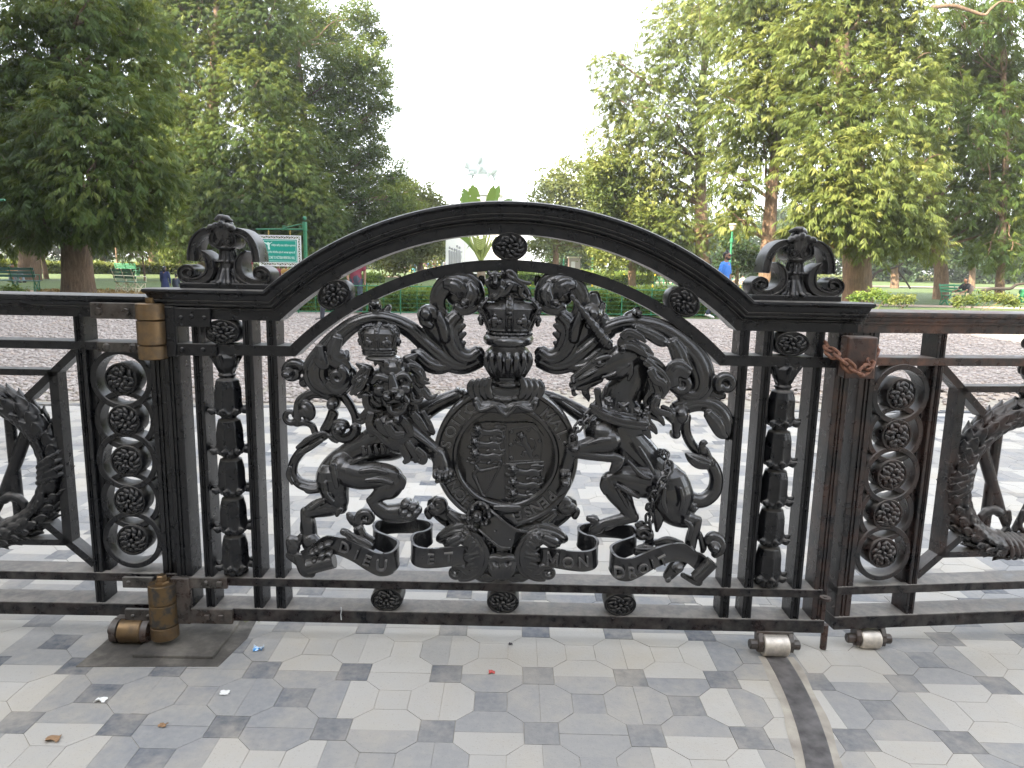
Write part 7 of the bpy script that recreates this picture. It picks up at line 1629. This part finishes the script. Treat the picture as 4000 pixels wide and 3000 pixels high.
    hang(body.remesh('body',SKIN,None,vox*s if detail else .02*s,1),t); hang(tr.remesh('trousers' if not skirt else 'skirt',cloth(legs),None,vox*1.2*s if detail else .024*s,2),t); hang(cl.remesh('shirt',cloth(shirt),None,vox*1.2*s if detail else .024*s,2),t)
    hm=MB(); h0=sh(0,1.655,.005); hm.ell(sh(0,1.665,.012),.080*s,.080*s,.072*s,0,14,10); hm.ell(sh(0,1.63,-.022),.072*s,.072*s,.088*s,0,12,8)
    if hair=='long': hm.ell(sh(0,1.53,-.055),.085*s,.07*s,.11*s,0,12,8); hm.ell(sh(0,1.70,-.03),.06*s,.06*s,.05*s,0,10,7)
    if hair=='quiff': [hm.ell(sh(r_,1.728+.006*abs(r_)*10,.035),.030*s,.035*s,.026*s,0,8,6) for r_ in (-.04,0,.04)]; 
    if hair in('quiff','beard'):
        pass
    hang(hm.remesh('hair',HAIR,None,.012*s,1),t)
    if hair=='quiff':
        bd=MB(); bd.ell(sh(0,1.535,.075),.055*s,.050*s,.034*s,0,10,7); [bd.ell(sh(r,1.565,.045),.018*s,.03*s,.045*s,0,8,6) for r in (-.066,.066)]; hang(bd.remesh('beard',HAIR,None,.008*s,1),t)
    if glasses:
        g=MB(); [g.ell(sh(r,1.628,.105),.030*s,.022*s,.022*s,0,10,7) for r in (-.036,.036)]; g.tube([sh(-.07,1.632,.085),sh(0,1.634,.115),sh(.07,1.632,.085)],.006*s,1,6); g.tube([sh(-.072,1.632,.085),sh(-.084,1.62,.0)],.005*s,1,6); g.tube([sh(.072,1.632,.085),sh(.084,1.62,.0)],.005*s,1,6); hang(g.build('sunglasses',mat('dark_lens',(.01,.01,.012),.1),None,smooth=True),t)
    if extra: extra(t,sh,W,s)
    return t
def at(px,py,topy,Y=None):
    "feet point and height so that the head reaches topy"
    b=G(px,py,-.02) if Y is None else P(px,py,Y); h=P(px,topy,b[1])[2]-b[2]; return (b[0],b[1],b[2]),h
p,h=at(2818,1247,982); person('young man in a bright blue shirt with sunglasses and beard, walking beyond the fence',p,h,math.radians(-38),(.045,.18,.56),(.05,.06,.09),swing=.24,sleeve='short',hair='quiff',glasses=True,arms=(.15,-.2),shoes=mat('pale_shoe',(.6,.56,.55),.6),vox=.011)
p,h=at(1392,1226,975); person('man in a maroon short-sleeved shirt and dark jeans behind the arch',p,h,math.radians(-70),(.20,.035,.055),(.045,.055,.075),swing=.16,arms=(.12,.25),elbow=(.15,.4),vox=.012,shoes=mat('brown_sandal',(.22,.06,.05),.6))
p,h=at(1285,1252,996); person('man in a white shirt and dark trousers, mostly hidden by the arch',p,h,math.radians(-160),(.72,.72,.74),(.035,.038,.05),swing=.20,arms=(.1,.0),vox=.012)
def clip_(t,sh,W,s): hang(MB().ell(sh(0,1.69,-.11),.05*s,.02*s,.018*s,0,10,6).build('hair_clip',WHITE,None,smooth=True),t)
p,h=at(649,1172,1040); person('girl in a navy dress seen from behind, black hair with a white clip',(p[0],p[1],p[2]),h,math.radians(85),(.025,.035,.10),(.025,.035,.10),swing=.05,sleeve='long',hair='long',skirt=True,extra=clip_)
p,h=at(692,1170,1072); person('small child in a dark striped top beside the girl in navy',p,h,math.radians(95),(.06,.07,.10),(.05,.05,.07),swing=.05,sleeve='long')
p,h=at(830,1090,976); person('man in long white clothes standing behind the left finial',p,h,math.radians(-80),(.62,.64,.70),(.62,.64,.70),swing=.04,sleeve='long',skirt=True)
p,h=at(50,1102,1052); person('man in a tan shirt sitting on the ground by the dark forked tree',(p[0],p[1],p[2]),1.68,math.radians(-20),(.35,.20,.08),(.20,.22,.24),pose='ground',sleeve='long',arms=(.7,.7))
def pack(t,sh,W,s):
    m=cloth((.16,.13,.11),'backpack'); b=MB(); b.tube(catmull([sh(0,1.02,-.20),sh(0,1.2,-.23),sh(0,1.36,-.18)],4),[.13*s,.15*s,.16*s,.165*s,.165*s,.16*s,.15*s,.13*s,.10*s],.8,12); hang(b.remesh('backpack_body',m,None,.015,2),t) if False else hang(b.build('backpack',m,None,smooth=True),t)
bp=G(3745,1192,-.03); person('man in a black shirt and beige trousers sitting on the green bench with a backpack',(bp[0]+.22,bp[1]-.02,-.02),1.66,math.radians(190),(.012,.013,.017),(.52,.42,.26),pose='sit',sleeve='short',arms=(.6,.7),elbow=(.6,.5),extra=pack,vox=.012)
p,h=at(2856,1108,1056); person('boy in a teal shirt sitting behind the man in blue',(p[0],p[1],p[2]),1.5,math.radians(-20),(.02,.16,.15),(.3,.28,.25),pose='ground',arms=(.7,.6),detail=False)
p,h=at(2902,1110,1062); person('boy in a white shirt sitting bent forward near the lamp post',(p[0],p[1],p[2]),1.5,math.radians(200),(.68,.68,.66),(.5,.48,.44),pose='ground',arms=(.8,.9),detail=False)
p,h=at(972,1112,1020); person('woman in a dark red sari seen through the left finial',p,1.6,math.radians(-60),(.22,.02,.04),(.22,.02,.04),swing=.03,skirt=True,hair='long',detail=False)
for i,(x,lab,c1,c2) in enumerate(((1062,'woman in a purple top sitting on the bench under the hanging sign, nearest the finial',(.16,.09,.16),(.12,.02,.04)),(1090,'visitor in dark red sitting in the middle of the bench under the hanging sign',(.20,.03,.05),(.06,.05,.07)),(1118,'visitor in an ochre wrap sitting on the bench under the sign, nearest the arch',(.30,.17,.04),(.10,.05,.04)))):
    q=G(1095,1122,-.03); xx=P(x,1100,q[1])[0]; person(lab,(xx,q[1]+.02,-.02),1.6,math.radians(-95+i*12),c1,c2,pose='sit',arms=(.6,.6),elbow=(.5,.5),detail=False,hair='long' if i!=1 else 'short')
CR_=[((.55,.05,.05),'red'),((.70,.70,.72),'white'),((.10,.25,.55),'blue'),((.05,.30,.32),'teal'),((.65,.42,.35),'pink'),((.08,.08,.10),'black'),((.60,.50,.12),'yellow'),((.30,.05,.20),'purple')]
Rp=random.Random(12)
for i in range(18):
    x=1562+i*10.2+Rp.uniform(-3,3); py=1064+Rp.uniform(-1.5,3); (c,nm)=CR_[(i*3+i//8)%8]; p=G(x,py,-.02)
    p=(p[0],p[1],-.02); o=person('far visitor in %s strolling in the crowd left of the white pedestal'%nm,p,Rp.uniform(1.5,1.75),Rp.uniform(0,6.28),c,CR_[(i*5+2)%8][0] if i%3 else (.04,.04,.06),swing=Rp.uniform(.02,.2),detail=False,skirt=(i%3==0),hair='long' if i%3==0 else 'short',group='visitors in the far crowd')
cam=bpy.data.cameras.new('camera'); co=bpy.data.objects.new('camera',cam); COL.objects.link(co)
M3=Matrix(((CR[0],CU[0],-CF[0]),(CR[1],CU[1],-CF[1]),(CR[2],CU[2],-CF[2])))
co.matrix_world=Matrix.Translation(Vector(CC))@M3.to_4x4()
cam.sensor_fit='HORIZONTAL'; cam.sensor_width=36.0; cam.lens=36.0*FPX/4000.0; cam.clip_start=.05; cam.clip_end=4000
SC.camera=co
SUN_EL,SUN_AZ=math.radians(33),math.radians(230)   # azimuth measured clockwise from +Y
sd=Vector((math.sin(SUN_AZ)*math.cos(SUN_EL),math.cos(SUN_AZ)*math.cos(SUN_EL),math.sin(SUN_EL)))
w=bpy.data.worlds.new('World'); SC.world=w; w.use_nodes=True; nt=w.node_tree
sk=nt.nodes.new('ShaderNodeTexSky'); sk.sky_type='NISHITA'; sk.sun_disc=False; sk.sun_elevation=SUN_EL; sk.sun_rotation=SUN_AZ; sk.dust_density=1.5; sk.air_density=1.0; sk.ozone_density=1.0
hs=nt.nodes.new('ShaderNodeHueSaturation'); hs.inputs['Saturation'].default_value=.30; nt.links.new(sk.outputs[0],hs.inputs['Color']); nt.links.new(hs.outputs[0],nt.nodes['Background'].inputs[0]); nt.nodes['Background'].inputs[1].default_value=.15
L=bpy.data.lights.new('sun','SUN'); L.energy=3.1; L.angle=math.radians(.5); L.color=(1,.86,.66); lo=bpy.data.objects.new('sun',L); COL.objects.link(lo)
lo.rotation_euler=sd.to_track_quat('Z','Y').to_euler()
SC.view_settings.view_transform='Standard'; SC.view_settings.look='None'; SC.view_settings.gamma=1.0; SC.view_settings.exposure=2.85
SC.cycles.max_bounces=6; SC.cycles.transparent_max_bounces=8
# unseen marble block, added left of and behind the camera to shade gate and gravel
MARB=mat('white_marble',(.40,.385,.355),.5)
gh=thing('shade_block','unseen pale marble block added left of the gate for its shade','light-blocking building',(-24,-12,0))
mb=MB(); mb.box(-34,-15,-40,15,-.05,20.0); hang(mb.build('wall',MARB,None),gh)
mb=MB(); mb.box(-34.5,-14.5,-40.5,15.4,20.0,21.2,.1); mb.box(-34.2,-14.8,-40.2,15.2,.0,.9,.05); hang(mb.build('cornice',MARB,None),gh)
mb=MB(); mb.box(-54,-34.6,2,16,-.05,34.0); hang(mb.build('shade_tower',MARB,None),gh)  # tall unseen block, added and shaped to shade the trees on the left
mh=thing('sky_blocking_hall','unseen pale marble hall added behind the camera to darken the gate front','light-blocking building',(8,-32,0))  # added to block the sky behind the camera and darken the gate's front faces
mb=MB(); mb.box(-14,44,-44,-20,-.05,20); hang(mb.build('wall',MARB,None),mh)
mb=MB(); mb.box(-14.5,44.5,-44.5,-19.5,20,21,.1)
for x in range(-12,44,4): mb.box(x,x+.9,-20,-19.4,.9,20)
hang(mb.build('cornice',MARB,None),mh)
# trees of the same row, added out of view to shade the ones in view
src=[o for o in COL.objects if o.get('label','').startswith('broad dark green tree')][0]
for i,(x,y,rz) in enumerate(((-27,14,1),(-31,22,2.3))):
    c=src.copy(); COL.objects.link(c); c.location=(x,y,-.03); c.rotation_euler=(0,0,rz); c['label']='broad dark green tree of the left row, added out of view for its shade'; c['group']='trees left of the picture'
    for ch in src.children:
        d=ch.copy(); COL.objects.link(d); d.parent=c
HZ=bpy.data.materials.new('haze_air'); HZ.use_nodes=True; nt=HZ.node_tree
for n in list(nt.nodes):
    if n.type!='OUTPUT_MATERIAL': nt.nodes.remove(n)
pv=nt.nodes.new('ShaderNodeVolumePrincipled'); pv.inputs['Color'].default_value=(.92,.94,.96,1); pv.inputs['Density'].default_value=.0006; pv.inputs['Anisotropy'].default_value=.2
nt.links.new(pv.outputs[0],[n for n in nt.nodes if n.type=='OUTPUT_MATERIAL'][0].inputs['Volume'])
mb=MB().box(-640,640,-320,1240,-1.1,60); o=mb.build('haze',HZ,None); o['kind']='stuff'
